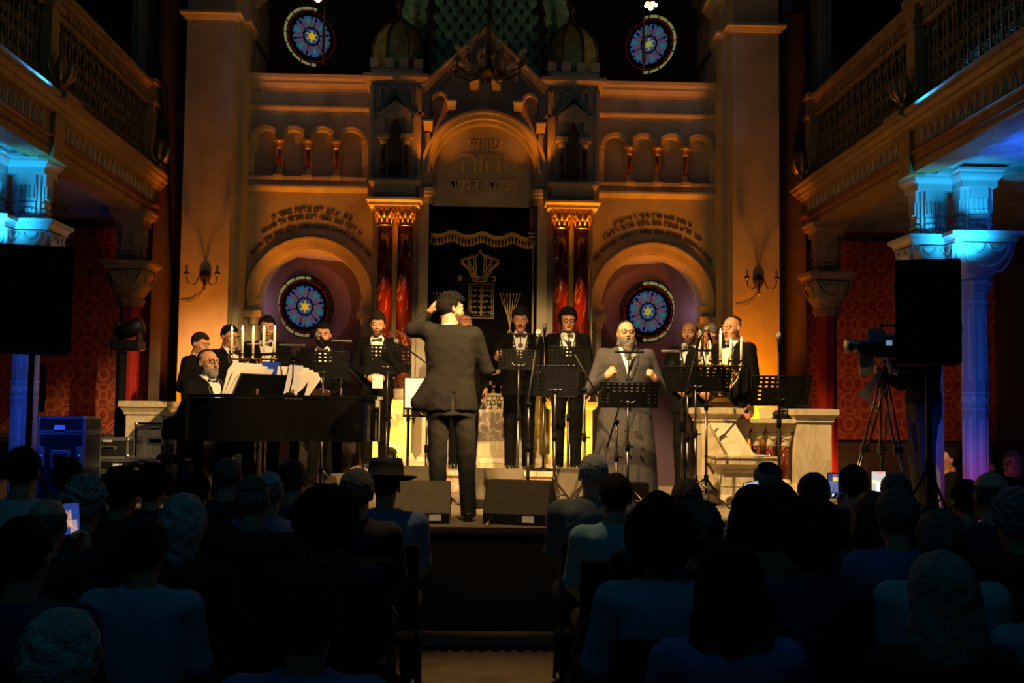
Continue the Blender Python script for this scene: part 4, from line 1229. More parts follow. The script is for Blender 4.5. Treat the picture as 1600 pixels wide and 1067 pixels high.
# ================================================================== MARBLE LECTERNS AND BALUSTRADE IN FRONT
def post(mb, x0, x1, y0, y1, z0, z1):
    pth = [(x0,y0,0),(x1,y0,0),(x1,y1,0),(x0,y1,0)]
    def pz(z): return [(p[0],p[1],z) for p in pth]
    mb.box(x0, x1, y0, y1, z0, z1)
    return pth, pz
for sx in (1, -1):
    sd = 'right' if sx > 0 else 'left'
    t = thing('marble_balustrade', 'cream marble balustrade with red marble balusters %s of the stage' % sd, 'balustrade', (sx*2.8, 11.4, .75))
    def lp(mb, n, m, par=None): return at0(sidefix(mb, sx), t).build(n, m, par or t)
    for (x0, x1, nm) in ((2.13, 2.53, 'candle_pedestal'), (3.08, 3.48, 'end_post')):
        w = MB().box(x0+.03, x1-.03, 11.3, 11.68, .87, 1.58); par = lp(w, nm, M['marble_white'])
        pth = [(x0+.03,11.3,0),(x1-.03,11.3,0),(x1-.03,11.68,0),(x0+.03,11.68,0)]
        w = MB().sweep([(0,1.52),(.02,1.53),(.02,1.55),(.045,1.59),(.06,1.60),(.06,1.655),(0,1.66)], pth, closed=True).box(x0+.03, x1-.03, 11.3, 11.68, 1.52, 1.66); lp(w, 'cap', M['marble_white'], par)
        w = MB().sweep([(0,.75),(.06,.75),(.06,.84),(.03,.86),(.015,.90),(0,.91)], pth, closed=True).box(x0+.03, x1-.03, 11.3, 11.68, .75, .91); lp(w, 'foot', M['marble_white'], par)
    w = MB().box(2.50, 3.11, 11.36, 11.62, 1.475, 1.52).box(2.50, 3.11, 11.32, 11.66, 1.515, 1.555).box(2.50, 3.11, 11.38, 11.60, 1.455, 1.48)
    lp(w, 'top_rail', M['marble_white'])
    lp(MB().box(2.50, 3.11, 11.32, 11.66, .75, .90), 'plinth', M['marble_white'])
    for k in range(4):
        x = 2.60+.145*k
        w = MB().lathe([(.06,.90),(.06,.93),(.04,.96)], (x,11.49,0), 14); b = lp(w, 'baluster_base', M['marble_white'])
        w = MB().lathe([(.048,.96),(.046,1.28)], (x,11.49,0), 16); lp(w, 'baluster_shaft', M['marble_red'])
        w = MB().lathe([(.046,1.28),(.055,1.29),(.05,1.31),(.07,1.36),(.078,1.41),(.078,1.43)], (x,11.49,0), 16).box(x-.082, x+.082, 11.405, 11.575, 1.43, 1.456)
        for a in range(4):
            Mx = Matrix.Translation((x,11.49,0)) @ Matrix.Rotation(PI/2*a,4,'Z'); w.tube([Mx @ Vector(p) for p in arc_pts(0,1.41,.05,PI,2*PI,8,-.073)], .006, 5)
        lp(w, 'baluster_capital', M['marble_white'])
    if sx < 0: continue
    # low lectern in front with slanting book rest
    lt = thing('marble_lectern', 'low cream marble reading stand with a slanted slab before the %s balustrade' % sd, 'lectern', (sx*2.45, 10.9, .75))
    def kp(mb, n, m): return at0(sidefix(mb, sx), lt).build(n, m, lt)
    pth = [(2.26,10.78,0),(2.70,10.78,0),(2.70,11.22,0),(2.26,11.22,0)]
    w = MB().box(2.26, 2.70, 10.78, 11.22, .83, 1.10); kp(w, 'body', M['marble_white'])
    w = MB().sweep([(0,1.05),(.015,1.06),(.02,1.09),(.05,1.12),(.07,1.13),(.07,1.18),(.085,1.19),(.085,1.20),(0,1.205)], pth, closed=True).box(2.26, 2.70, 10.78, 11.22, 1.05, 1.205); kp(w, 'cornice', M['marble_white'])
    w = MB().sweep([(0,.75),(.05,.75),(.05,.80),(.02,.83),(0,.84)], pth, closed=True).box(2.26, 2.70, 10.78, 11.22, .75, .84).box(2.255,2.705,10.775,11.225,.92,.93); kp(w, 'foot', M['marble_white'])
    w = MB()
    vs = [(2.34,10.90,1.205),(2.59,10.90,1.205),(2.59,10.95,1.205),(2.34,10.95,1.205),(2.22,11.24,1.51),(2.47,11.24,1.51),(2.47,11.29,1.49),(2.22,11.29,1.49)]
    w.add(vs, [(0,1,2,3),(4,7,6,5),(0,4,5,1),(1,5,6,2),(2,6,7,3),(3,7,4,0)]); kp(w, 'slanted_slab', M['marble_white'])

def candelabrum(x, y, z, label, cs, rz=0):
    t = thing('candelabrum', label, 'candelabrum', (x, y, z), rz)
    w = MB().box(-.14,.14,-.10,.10,0,.025).box(-.11,.11,-.08,.08,.025,.055)
    w.add([(-.10,-.07,.055),(.10,-.07,.055),(.10,.07,.055),(-.10,.07,.055),(-.05,-.035,.105),(.05,-.035,.105),(.05,.035,.105),(-.05,.035,.105)], [(0,1,5,4),(1,2,6,5),(2,3,7,6),(3,0,4,7),(4,5,6,7)])
    w.box(-.08,.08,-.05,.05,.10,.115); w.lathe([(.02,.115),(.03,.14),(.018,.16),(.025,.18),(.012,.20)], n=12)
    w.build('foot', M['gold'], t)
    H = .42
    w = MB()
    for s in (-1, 1):
        w.tube([(0,0,.17),(s*.06,0,.165),(s*.095,0,.19),(s*.11,0,.24),(s*.115,0,.285),(s*.135,0,.295)], .010, 6)
        w.tube([(s*.10,0,.20),(s*.13,0,.235),(s*.165,0,.28),(s*.185,0,.33),(s*.19,0,.37),(s*.215,0,H+.01)], .010, 6)
        w.tube(spiral(s*.052,.235,.036,.008,0 if s < 0 else PI,1.3*s,14), .007, 5)
        w.tube(spiral(s*.125,.355,.045,.010,PI if s < 0 else 0,-1.4*s,16), .008, 5)
        w.tube(spiral(s*.065,.38,.032,.008,0,1.3*s,14), .007, 5)
        w.tube([(s*.02,0,.18),(s*.035,0,.26),(s*.075,0,.32),(s*.05,0,.37),(s*.03,0,H)], .008, 5)
        w.ball((s*.18,0,.30), .013, 7, 5)
    w.build('scrolled_arms', M['gold'], t)
    w = MB().box(-.235,.235,-.012,.012,H-.006,H+.008).box(-.215,.215,-.03,.03,H-.002,H+.003)
    w.build('candle_bar', M['gold'], t)
    for i, h in enumerate(cs):
        xx = -.21+.105*i
        w = MB().lathe([(.0,H),(.04,H+.005),(.034,H+.014),(.014,H+.02),(.014,H+.045),(.02,H+.06),(.018,H+.065)], (xx,0,0), 12)
        cp = w.build('candle_cup', M['gold'], t)
        c = MB().lathe([(.013,0),(.0125,h),(.006,h+.004),(0,h+.002)], n=12).build('candle', M['wax'])
        c.location = (x+xx*math.cos(rz), y+xx*math.sin(rz), z+H+.05)
        ordn = ['leftmost', 'second from the left', 'middle', 'second from the right', 'rightmost'][i]
        tag(c, 'lit white candle, %s on the brass candelabrum %s' % (ordn, 'by the piano' if x < 0 else 'on the marble pedestal'), 'candle', 'candles')
        f = MB().lathe([(0,0),(.007,.008),(.009,.018),(.006,.032),(.0015,.048),(0,.05)], (0,0,h+.005), 8).tube([(0,0,h),(0,0,h+.01)], .001, 4).build('flame', M['flame'], c)
    return t
candelabrum(2.37, 11.42, 1.66, 'brass five-candle candelabrum on the marble pedestal at the right', [.245,.165,.265,.17,.19])
candelabrum(-2.27, 11.42, 1.66, 'brass five-candle candelabrum behind the piano', [.225,.23,.23,.235,.235])
# things on the balustrade rail
t = thing('songbook', 'cream paper folder standing on the balustrade rail behind the microphone', 'folder', (2.86, 11.48, 1.556))
MB().bbox((0,0,.055), (.16,.02,.11), .003, Matrix.Rotation(-.2,4,'X')).build('cover', mat('cream_folder', (.62,.56,.30), .7), t)
o = MB().bbox((0,0,.03), (.08,.05,.06), .004, Matrix.Rotation(.3,4,'Y')).build('paper_card', mat('pink_card', (.7,.3,.22), .7)); o.location = (2.62, 11.46, 1.55)
tag(o, 'small pink card propped on the balustrade rail', 'card')
t = thing('black_bag', 'small black bag with buckle on the balustrade rail', 'bag', (3.0, 11.46, 1.556))
MB().ball((0,0,.045), (.10,.06,.05), 14, 9).bbox((0,0,.01), (.2,.12,.02), .006).build('body', M['black_metal'], t)
MB().tube([(-.06,-.04,.06),(-.03,-.06,.11),(.03,-.06,.11),(.06,-.04,.06)], .006, 6).build('strap', M['black_metal'], t)
MB().ball((.02,-.06,.06), .012, 8, 6).build('buckle', M['chrome'], t)
# ================================================================== PIANO
ZS = .75
TH = math.radians(35)
PX, PY = -2.26, 10.58
t = piano = thing('grand_piano', 'black lacquered baby grand piano with music on its desk', 'piano', (PX, PY, ZS), -TH)
def smooth_curve(pts, n=8):
    out = []
    k = len(pts)
    for i in range(k-1):
        p0 = pts[max(i-1,0)]; p1 = pts[i]; p2 = pts[i+1]; p3 = pts[min(i+2,k-1)]
        for j in range(n):
            q = j/n
            out.append(tuple(.5*((2*p1[a])+(-p0[a]+p2[a])*q+(2*p0[a]-5*p1[a]+4*p2[a]-p3[a])*q*q+(-p0[a]+3*p1[a]-3*p2[a]+p3[a])*q**3) for a in range(2)))
    out.append(tuple(pts[-1])); return out
curve = smooth_curve([(.24,-.73),(.55,-.72),(.78,-.58),(.93,-.33),(1.10,-.12),(1.28,.02),(1.36,.24),(1.30,.48),(1.14,.62),(.95,.70)], 6)
outline = [(.20,-.735)]+curve+[(.20,.735)]
w = MB().zprism(outline, .57, .93); w.build('rim', M['black_gloss'], t)
lid = [(x*1.012+.0, y*1.02) for x, y in outline]
MB().zprism(lid, .935, .962).build('closed_lid', M['black_gloss'], t)
for s in (-1, 1):
    poly = [(-.06,.57),(.22,.57),(.22,.94),(.17,.93),(.13,.86),(.08,.78),(0,.755),(-.06,.745)]
    MB().prism(poly, s*.735-.03, s*.735+.03).build('cheek', M['black_gloss'], t)
MB().box(-.06,.22,-.72,.72,.57,.66).build('keybed', M['black_gloss'], t)
w = MB()
for k in range(52): w.box(-.045,.10,-.62+.0238*k,-.62+.0238*k+.0225,.66,.685)
w.build('white_keys', M['paper'], t)
w = MB()
for k in range(51):
    if k % 7 in (0,2,3,5,6): w.box(.0,.10,-.62+.0238*(k+1)-.006,-.62+.0238*(k+1)+.006,.685,.697)
w.build('black_keys', M['black'], t)
MB().box(.10,.14,-.70,.70,.66,.86).build('fallboard', M['black_gloss'], t)
for (x, y) in ((.25,-.58),(.25,.58),(1.04,.28)):
    w = MB().add([(x-.065,y-.065,.57),(x+.065,y-.065,.57),(x+.065,y+.065,.57),(x-.065,y+.065,.57),(x-.045,y-.045,.06),(x+.045,y-.045,.06),(x+.045,y+.045,.06),(x-.045,y+.045,.06)], [(0,1,2,3),(0,4,5,1),(1,5,6,2),(2,6,7,3),(3,7,4,0),(4,7,6,5)])
    lg = w.build('leg', M['black_gloss'], t)
    MB().lathe([(.03,0),(.03,.06)], (x,y,0), 12).build('caster', M['gold'], lg)
w = MB()
for s in (-.06, .06): w.box(.30,.33,s-.012,s+.012,.08,.57)
w.box(.27,.36,-.10,.10,.05,.09)
for s in (-.06,0,.06): w.bbox((.22,s,.06),(.10,.03,.015),.005)
w.build('pedal_lyre', M['black_gloss'], t)
# music desk and music
w = MB().add([(.42,-.44,.965),(.42,.44,.965),(.50,.42,1.15),(.50,-.42,1.15),(.43,-.44,.96),(.43,.44,.96),(.515,.42,1.145),(.515,-.42,1.145)], [(0,1,2,3),(4,7,6,5),(0,4,5,1),(1,5,6,2),(2,6,7,3),(3,7,4,0)])
w.build('music_desk', M['black_gloss'], t)
for y in (-.22,.22): MB().box(.44,.50,y-.015,y+.015,.962,1.02).build('desk_hinge', M['gold'], t)
def T40(u, v, z): 
    c, s = math.cos(-TH), math.sin(-TH); return (PX+c*u-s*v, PY+s*u+c*v, ZS+z)
for (v0, v1, h, lean, nm, lab, mt) in ((-.50,-.08,.265,.08,'sheet_music','loose white sheets hanging over the left of the piano desk','paper'),(.08,.52,.255,.09,'sheet_music','fan of white sheets at the right of the piano desk','paper'),(-.12,.12,.29,.09,'music_book','blue-covered music book in the middle of the piano desk','blue_cover')):
    o = thing(nm, lab, 'music', T40(.40, 0, .97), -TH)
    for k in range(3 if nm == 'sheet_music' else 1):
        a = (k-1)*.05
        w = MB()
        vs = []; n = 8
        for i in range(n+1):
            v = v0+(v1-v0)*i/n
            bow = .03*math.sin(PI*i/n)+.012*k
            edge = (.10 if (i in (0,) and v0 < -.3) or (i == n and v1 > .3) else 0)
            vs += [(bow-.02, v+a*.3, -.0), (bow+lean, v+a*1.0, h-.02*k-edge*.6)]
        w.add(vs, [(2*i,2*i+2,2*i+3,2*i+1) for i in range(n)], None, True)
        w.build('page' if nm == 'sheet_music' else 'cover', M[mt], o)
        if nm == 'music_book':
            MB().add([(.075+x, y, z) for x, y, z in [(0,.125,.0),(0,.30,.0),(.07,.30,.27),(.07,.125,.27)]], [(0,1,2,3)]).build('inner_page', mat('printed_page', (.55,.55,.62), .7), o)
# bench
o = thing('piano_bench', 'black padded piano bench under the pianist', 'bench', T40(-.48, 0, 0), -TH)
MB().bbox((0,0,.38), (.36,.70,.08), .03).build('cushion', M['black_gloss'], o)
for sx in (-1,1):
    for sy in (-1,1): MB().box(sx*.14-.025,sx*.14+.025,sy*.30-.025,sy*.30+.025,0,.34).build('leg', M['black'], o)

# ================================================================== MUSIC STANDS, LAMPS, MICROPHONES
def make_desk(wd, ht, solid=.45):
    w = MB(); nx, nz = 10, 7
    cw, ch = wd/nx, ht/nz
    for i in range(nx):
        for k in range(nz):
            x0, z0 = -wd/2+cw*i, ch*k
            hole = 1 <= k < nz and not (k < nz*solid and 2 <= i <= nx-3) and k != 0
            if hole and k < nz:
                a, b, c, d = x0+cw*.22, x0+cw*.78, z0+ch*.28, z0+ch*.72
                vs = [(x0,0,z0),(x0+cw,0,z0),(x0+cw,0,z0+ch),(x0,0,z0+ch)]
                m = 10
                inn = [((a+b)/2+(b-a)/2*math.cos(2*PI*j/m-3*PI/4+0.0), 0, (c+d)/2+(d-c)/2*math.sin(2*PI*j/m-3*PI/4)) for j in range(m)]
                vs = vs+inn
                fs = []
                # connect four corners to the ellipse
                seg = [0, 2.5, 5, 7.5]
                own = []
                for j in range(m):
                    ang = (2*PI*j/m) % (2*PI)
                    own.append(int(round(ang/(PI/2))) % 4)
                for j in range(m):
                    j2 = (j+1) % m
                    if own[j] == own[j2]: fs.append((own[j], 4+j2, 4+j))
                    else: fs.append((own[j], own[j2], 4+j2, 4+j))
                w.add(vs, fs)
            else:
                w.add([(x0,0,z0),(x0+cw,0,z0),(x0+cw,0,z0+ch),(x0,0,z0+ch)], [(0,1,2,3)])
    w.tube([(-wd/2,0,0),(wd/2,0,0),(wd/2,0,ht),(-wd/2,0,ht)], .005, 4, closed=True)
    return w
def stand_base(t, h, n=3, r=.30, hub=.26, m='black_metal', a0=.4, lower=True):
    w = MB().cyl((0,0,hub*.35), (0,0,h*.62), .014, n=8); w.build('lower_tube', M['grey_metal'], t)
    w = MB().cyl((0,0,h*.6), (0,0,h), .009, n=8); w.build('upper_tube', M['grey_metal'], t)
    w = MB().cyl((0,0,h*.6-.03), (0,0,h*.6+.04), .02, n=10).tube([(0,0,h*.6),(.05,0,h*.6)], .008, 6); w.build('clutch', M['black'], t)
    MB().cyl((0,0,hub-.03),(0,0,hub+.03),.022,n=10).build('leg_hub', M['black_metal'], t)
    for k in range(n):
        a = a0+2*PI*k/n
        MB().tube([(0,0,hub),(r*math.cos(a), r*math.sin(a), .012)], .010, 6).tube([(0,0,hub*.45),(r*.5*math.cos(a), r*.5*math.sin(a), hub*.5+.0)], .006, 5).ball((r*math.cos(a), r*math.sin(a), .012), .014, 6, 5).build('leg', M['grey_metal'], t)
def music_stand(x, y, z0, ztop, wd, ht, label, rz=0, tilt=.35, a0=.4):
    t = thing('music_stand', label, 'music stand', (x, y, z0), rz, 'music stands on the stage')
    h = ztop-z0-ht*.75
    stand_base(t, h, a0=a0)
    Mx = Matrix.Translation((0, 0, h-ht*.25)) @ Matrix.Rotation(tilt, 4, 'X')
    w = make_desk(wd, ht); w.moved(Mx); w.build('desk', M['black_metal'], t)
    w = MB().box(-wd/2, wd/2, .0, .05, -.004, .004).moved(Mx); w.build('ledge', M['black_metal'], t)
    w = MB().tube([(0,-.02,h),(0,-.0,h-.03)], .02, 8)
    for s in (-1,1): w.tube([(0,-.02,h-.02),(s*.05,-.02,h-.01),(s*.085,-.015,h+.03)], .006, 5)
    w.build('desk_bracket', M['grey_metal'], t)
    return t
def stand_light(x, y, z, wd, label, rz=0, bright=False, neck=.10, drop=None):
    t = thing('stand_light', label, 'lamp', (x, y, z), rz, 'clip-on lamps of the music stands')
    MB().tube([(-wd/2,0,0),(wd/2,0,0)], .011, 8).bbox((0,0,.0),(wd*.9,.03,.012),.004).build('lamp_bar', M['alu'] if bright else M['black_metal'], t)
    MB().tube([(0,0,0),(0,.03,-neck*.5),(.0,.02,-neck)], .006, 6).bbox((0,.02,-neck-.015),(.05,.03,.04),.006).build('gooseneck_clip', M['black_metal'], t)
    return t
STANDS = [
 # x, y, z0, ztop, w, h, label, rz
 (-1.90,11.55,.75,2.14,.36,.25,'black perforated music stand behind the candelabrum by the piano',.1),
 (-1.58,11.45,.75,2.18,.52,.27,'black perforated music stand before the bearded singer behind the piano tail',.0),
 (-.95,11.5,.75,2.25,.45,.28,'black perforated music stand before the singer left of the conductor',.05),
 (.36,11.6,.75,2.225,.41,.20,'black perforated music stand before the moustached singer at the curtain',.0),
 (.845,11.35,.75,2.255,.41,.25,'black perforated music stand before the curly-haired singer',-.05),
 (.61,9.95,.75,2.01,.38,.28,'large dark music stand seen low between conductor and soloist',.0),
 (1.18,9.5,.75,1.86,.49,.22,'black perforated music stand before the bearded soloist',.0),
 (1.92,10.4,.75,2.035,.62,.24,'wide black music stand before the singers at the right',.0),
 (2.74,10.6,.75,1.97,.55,.29,'dark perforated music stand before the balustrade at far right',.0),
]
for i, s in enumerate(STANDS):
    music_stand(*s[:7], rz=s[7], a0=.4+i*.5)
for s in ((-2.23,11.5,2.235,.24,'pale lamp bar on the stand beside the tall singer',True),(-1.90,11.5,2.23,.25,'pale lamp bar next to the candelabrum, nearer the bearded singer',True),
          (-1.40,11.4,2.275,.20,'short lamp bar in front of the bearded singer',True),(.375,11.55,2.375,.19,'black lamp bar under the chin of the moustached singer',False),
          (.845,11.3,2.39,.19,'black lamp bar under the chin of the curly-haired singer',False),(1.19,9.50,2.10,.24,'black lamp bar in front of the soloist chest',False,.22),
          (1.90,10.3,2.165,.30,'dark lamp bar over the wide stand at the right',False),(1.80,10.9,2.19,.22,'thin lamp bar beside the right shoulder of the soloist',True)):
    stand_light(s[0], s[1], s[2], s[3], s[4], bright=s[5], neck=s[6] if len(s) > 6 else .10)

def microphone(t, tip, d, ln=.17):
    d = Vector(d).normalized(); tip = Vector(tip)
    MB().tube([tip-d*.05, tip-d*ln], [.017,.011], 10).build('mic_handle', M['black'], t)
    w = MB(); w.ball((0,0,0), (.026,.026,.03), 12, 8, Matrix.Translation(tip-d*.025) @ d.to_track_quat('Z','Y').to_matrix().to_4x4()); w.build('mic_grille', M['mic_grille'], t)
    MB().tube([tip-d*.05, tip-d*.062], .021, 12).build('mic_collar', M['chrome'], t)
def mic_stand(x, y, z0, label, h, tip=None, base='tripod', boom=None, rz=0, mic=True, a0=.9, dark=False):
    t = thing('microphone_stand', label, 'microphone stand', (x, y, z0), rz, 'microphone stands on the stage')
    if base == 'round':
        MB().lathe([(.14,0),(.14,.015),(.05,.03),(.02,.04)], n=20).build('round_base', M['black_metal'], t)
        MB().cyl((0,0,.03),(0,0,h*.55),.013,n=8).build('lower_tube', M['black_metal' if dark else 'grey_metal'], t); MB().cyl((0,0,h*.55),(0,0,h),.009,n=8).build('upper_tube', M['black_metal' if dark else 'grey_metal'], t)
        MB().cyl((0,0,h*.55-.05),(0,0,h*.55+.03),.021,n=10).build('clutch', M['black'], t)
    else:
        stand_base(t, h, r=.32, hub=.24, a0=a0)
    if boom:
        a, b = Vector(boom[0]), Vector(boom[1])
        MB().tube([a, b], .008, 8).build('boom_arm', M['black_metal'], t)
        MB().cyl((0,-.02,h-.01),(0,.02,h-.01),.022,n=10).build('boom_clamp', M['black'], t)
        if mic: microphone(t, b+(b-a).normalized()*.16, (b-a))
    elif mic:
        microphone(t, (0,-.0,h+.16), (0,.12,1) if tip is None else tip)
    return t
mic_stand(.355, 9.42, ZS, 'microphone stand with a slanted pole in front of the conductor, silver grille on top', .92, boom=((-.05,0,.62),(.055,0,1.36)), a0=.2)
mic_stand(2.63, 10.2, ZS, 'upright black microphone stand before the marble balustrade', 1.42, base='round', dark=True, tip=(0,.05,1))
mic_stand(1.12, 9.75, ZS, 'microphone stand with boom up to the mouth of the soloist', .78, boom=((-.08,0,.55),(.105,-.02,1.20)), a0=1.6)
mic_stand(-.72, 11.2, ZS, 'black boom microphone to the left of the conductor', 1.28, boom=((.35,.0,1.18),(-.02,.0,1.44)), a0=.3)
mic_stand(1.80, 10.15, ZS, 'microphone stand with a black boom crossing the wide music stand', 1.05, boom=((-.05,0,.90),(.08,0,1.42)), a0=1.2)
mic_stand(2.12, 10.9, ZS, 'microphone stand near the right-hand singers with a grey grille', 1.52, tip=(-.4,-.3,1), a0=.8)
mic_stand(1.86, 10.75, ZS, 'thin microphone stand second from the marble pedestal', 1.33, base='round', tip=(-1,-.1,.3), a0=.1)
mic_stand(-1.42, 11.62, ZS, 'boom microphone over the piano tail', 1.22, boom=((.30,.0,1.02),(-.15,.0,1.50)), a0=.5)
mic_stand(.86, 9.9, ZS, 'short microphone stand with knob right of the front monitor', 1.05, boom=((.12,0,.98),(-.10,-.02,1.36)), a0=.0)
mic_stand(.67, 12.42, .97, 'tall thin microphone stand between the moustached and the curly-haired singer', 1.42, base='round', a0=.0)
t = thing('piano_microphone', 'black gooseneck microphone arched over the piano desk', 'microphone', T40(.62,.05,.962))
MB().lathe([(.05,0),(.05,.015),(.02,.03)], n=14).build('round_base', M['black'], t)
MB().tube([(0,0,.02),(.03,-.02,.16),(.03,-.02,.28),(-.04,-.01,.36),(-.14,0,.37)], .007, 8).build('gooseneck', M['black'], t)
MB().tube([(-.13,0,.37),(-.30,0,.36)], [.016,.012], 10).build('capsule', M['black'], t)

# ================================================================== FLOOR MONITORS AND PA
def wedge(x, y, w, label, rz=0, k=1.0, lit=False, panel=True):
    t = thing('floor_monitor', label, 'monitor speaker', (x, y, ZS), rz, 'wedge monitors on the stage')
    prof = [(-.02,.0),(-.03,.085),(.075,.33),(.15,.345),(.40,.10),(.40,0)]
    prof = [(a*k, b*k) for a, b in prof]
    Mx = Matrix.Rotation(PI/2, 4, 'Z')
    m = MB(); vs = []
    n = len(prof); hw = w/2; b = .012
    for xx, s in ((-hw,.94),(-hw+b,1),(hw-b,1),(hw,.94)):
        cy, cz = .17*k, .15*k
        vs += [(xx, cy+(p[0]-cy)*s, max(0, cz+(p[1]-cz)*s) if p[1] > 0 else 0) for p in prof]
    fs = []
    for j in range(3):
        for i in range(n): fs.append((j*n+i, j*n+(i+1) % n, (j+1)*n+(i+1) % n, (j+1)*n+i))
    fs += [tuple(range(n-1,-1,-1)), tuple(3*n+i for i in range(n))]
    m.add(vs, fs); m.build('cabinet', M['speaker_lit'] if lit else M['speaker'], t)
    m = MB().add([(-hw+.03,.165*k,.335*k),(hw-.03,.165*k,.335*k),(hw-.03,.395*k,.115*k),(-hw+.03,.395*k,.115*k)], [(0,1,2,3)])
    m.moved(Matrix.Translation((0,.005,.006))); m.build('front_grille', M['grille'], t)
    m = MB().box(-hw+.01, hw-.01, -.034*k, -.018*k, .005, .085*k); pn = m.build('lower_panel', M['black_metal'], t)
    if panel:
        m = MB().box(hw*.25, hw*.25+.09, -.038*k, -.03*k, .022, .07); m.build('connector_plate', M['label_white'], pn)
        m = MB()
        for q in range(3): m.tube([(hw*.25-.02+.035*q,-.045*k,.075),(hw*.25-.02+.035*q,-.03*k,.075)], .006, 6)
        m.box(hw*.25-.045,hw*.25-.012,-.04*k,-.03*k,.025,.068); m.build('connectors', M['chrome'], pn)
    for s in (-1,1):
        m = MB().bbox((s*(hw+.001), .16*k, .17*k), (.012,.13,.045), .005); m.build('side_handle', M['black'], t)
    return t
wedge(-.47, 8.72, .42, 'pale lit wedge monitor at the stage edge left of the conductor', k=.90, lit=True)
wedge(.225, 8.66, .50, 'large olive-brown wedge monitor turned sideways at the stage edge', rz=-.32, k=.95)
wedge(.14, 10.1, .44, 'grey wedge monitor behind the large one, against the marble step', k=1.0)
wedge(-.62, 10.35, .46, 'mauve-grey wedge monitor behind the conductor leg, left', k=1.0, panel=False)
wedge(.84, 10.2, .36, 'dark wedge monitor behind the grey-haired listener, right of the front monitor', k=1.02, panel=False)
wedge(-1.08, 9.75, .30, 'narrow wedge monitor under the piano tail', rz=.9, k=.9, panel=False)
o = thing('cable_plug', 'grey and yellow cable plug lying at the front of the large monitor', 'plug', (.02, 8.53, ZS))
MB().tube([(.03,.06,.06),(.0,.0,.025),(-.01,-.02,.01)], .009, 7).build('cable', M['chrome'], o); MB().tube([(0,0,.022),(-.012,-.02,.008)], .012, 8).build('plug_sleeve', mat('yellow_plastic', (.7,.45,.02), .4), o)
def pa(x, y, z0, z1, zst, w, d, label, rz=0, name='loudspeaker'):
    t = thing(name, label, 'loudspeaker', (x, y, z0), rz)
    h = z1-z0
    MB().bbox((0,0,h/2), (w,d,h), .015).build('cabinet', M['black'], t)
    MB().box(-w/2+.02, w/2-.02, -d/2-.006, -d/2+.002, .02, h-.02).build('front_grille', M['grille'], t)
    for s in (-1,1):
        for q in (.75,.35): MB().bbox((s*w/2, 0, h*q), (.02,.10,.10), .006).build('side_handle', M['black'], t)
    MB().box(-w*.38,-w*.1,-d/2-.009,-d/2-.005,h*.91,h*.915).build('trim_strip', M['black_metal'], t)
    if zst is not None:
        s = thing('speaker_stand', 'black tripod stand under the '+label, 'stand', (x, y, zst))
        MB().cyl((0,0,.1),(0,0,z0-zst),.022,n=10).build('pole', M['black_metal'], s)
        for k in range(3):
            a = 2*PI*k/3+.5; MB().tube([(0,0,.45),(.26*math.cos(a),.26*math.sin(a),.012)], .012, 6).tube([(0,0,.12),(.14*math.cos(a),.14*math.sin(a),.22)], .008, 5).build('leg', M['black_metal'], s)
        MB().cyl((0,0,.40),(0,0,.50),.035,n=10).build('collar', M['black'], s)
    return t
pa(-3.43, 8.8, 1.99, 2.78, ZS, .53, .5, 'big black loudspeaker high at the left stage corner', .36)
pa(3.40, 8.75, 1.99, 2.78, ZS, .47, .5, 'big black loudspeaker high at the right stage corner', -.37)
pa(-4.20, 10.9, 1.54, 1.99, 0, .22, .26, 'small black loudspeaker on a pole before the left gallery column', .35)
t = thing('stage_light', 'black moving-head stage light on a stand at the left', 'stage light', (-3.60, 11.6, ZS))
MB().cyl((0,0,.02),(0,0,1.40),.05,n=10).lathe([(.25,0),(.25,.02),(.06,.03)], n=16).build('stand_pole', M['black'], t)
MB().bbox((.06,0,1.46),(.30,.22,.10),.02).build('light_base', M['black_metal'], t)
MB().bbox((-.05,0,1.58),(.03,.12,.22),.01).bbox((.17,0,1.58),(.03,.12,.22),.01).build('yoke', M['black_metal'], t)
MB().lathe([(.0,-.12),(.07,-.12),(.085,.0),(.09,.14),(.07,.15)], (0,0,0), 16, Matrix.Translation((.06,0,1.62)) @ Matrix.Rotation(1.2,4,'Y')).build('lamp_head', M['black_metal'], t)
t = thing('par_light', 'small par can on the step lighting the left column pedestal', 'stage light', (-.98, 12.55, .97))
MB().box(-.06,.06,-.05,.05,0,.02).tube([(-.08,0,.02),(-.08,0,.14)], .008, 6).tube([(.08,0,.02),(.08,0,.14)], .008, 6).build('yoke', M['black'], t)
MB().lathe([(.03,-.10),(.065,-.06),(.07,.08),(.06,.085)], (0,0,0), 16, Matrix.Translation((0,0,.13)) @ Matrix.Rotation(-1.0,4,'X')).build('can', M['black_metal'], t)
MB().lathe([(0,.07),(.058,.07)], (0,0,0), 16, Matrix.Translation((0,0,.13)) @ Matrix.Rotation(-1.0,4,'X')).build('lens', M['led'], t)

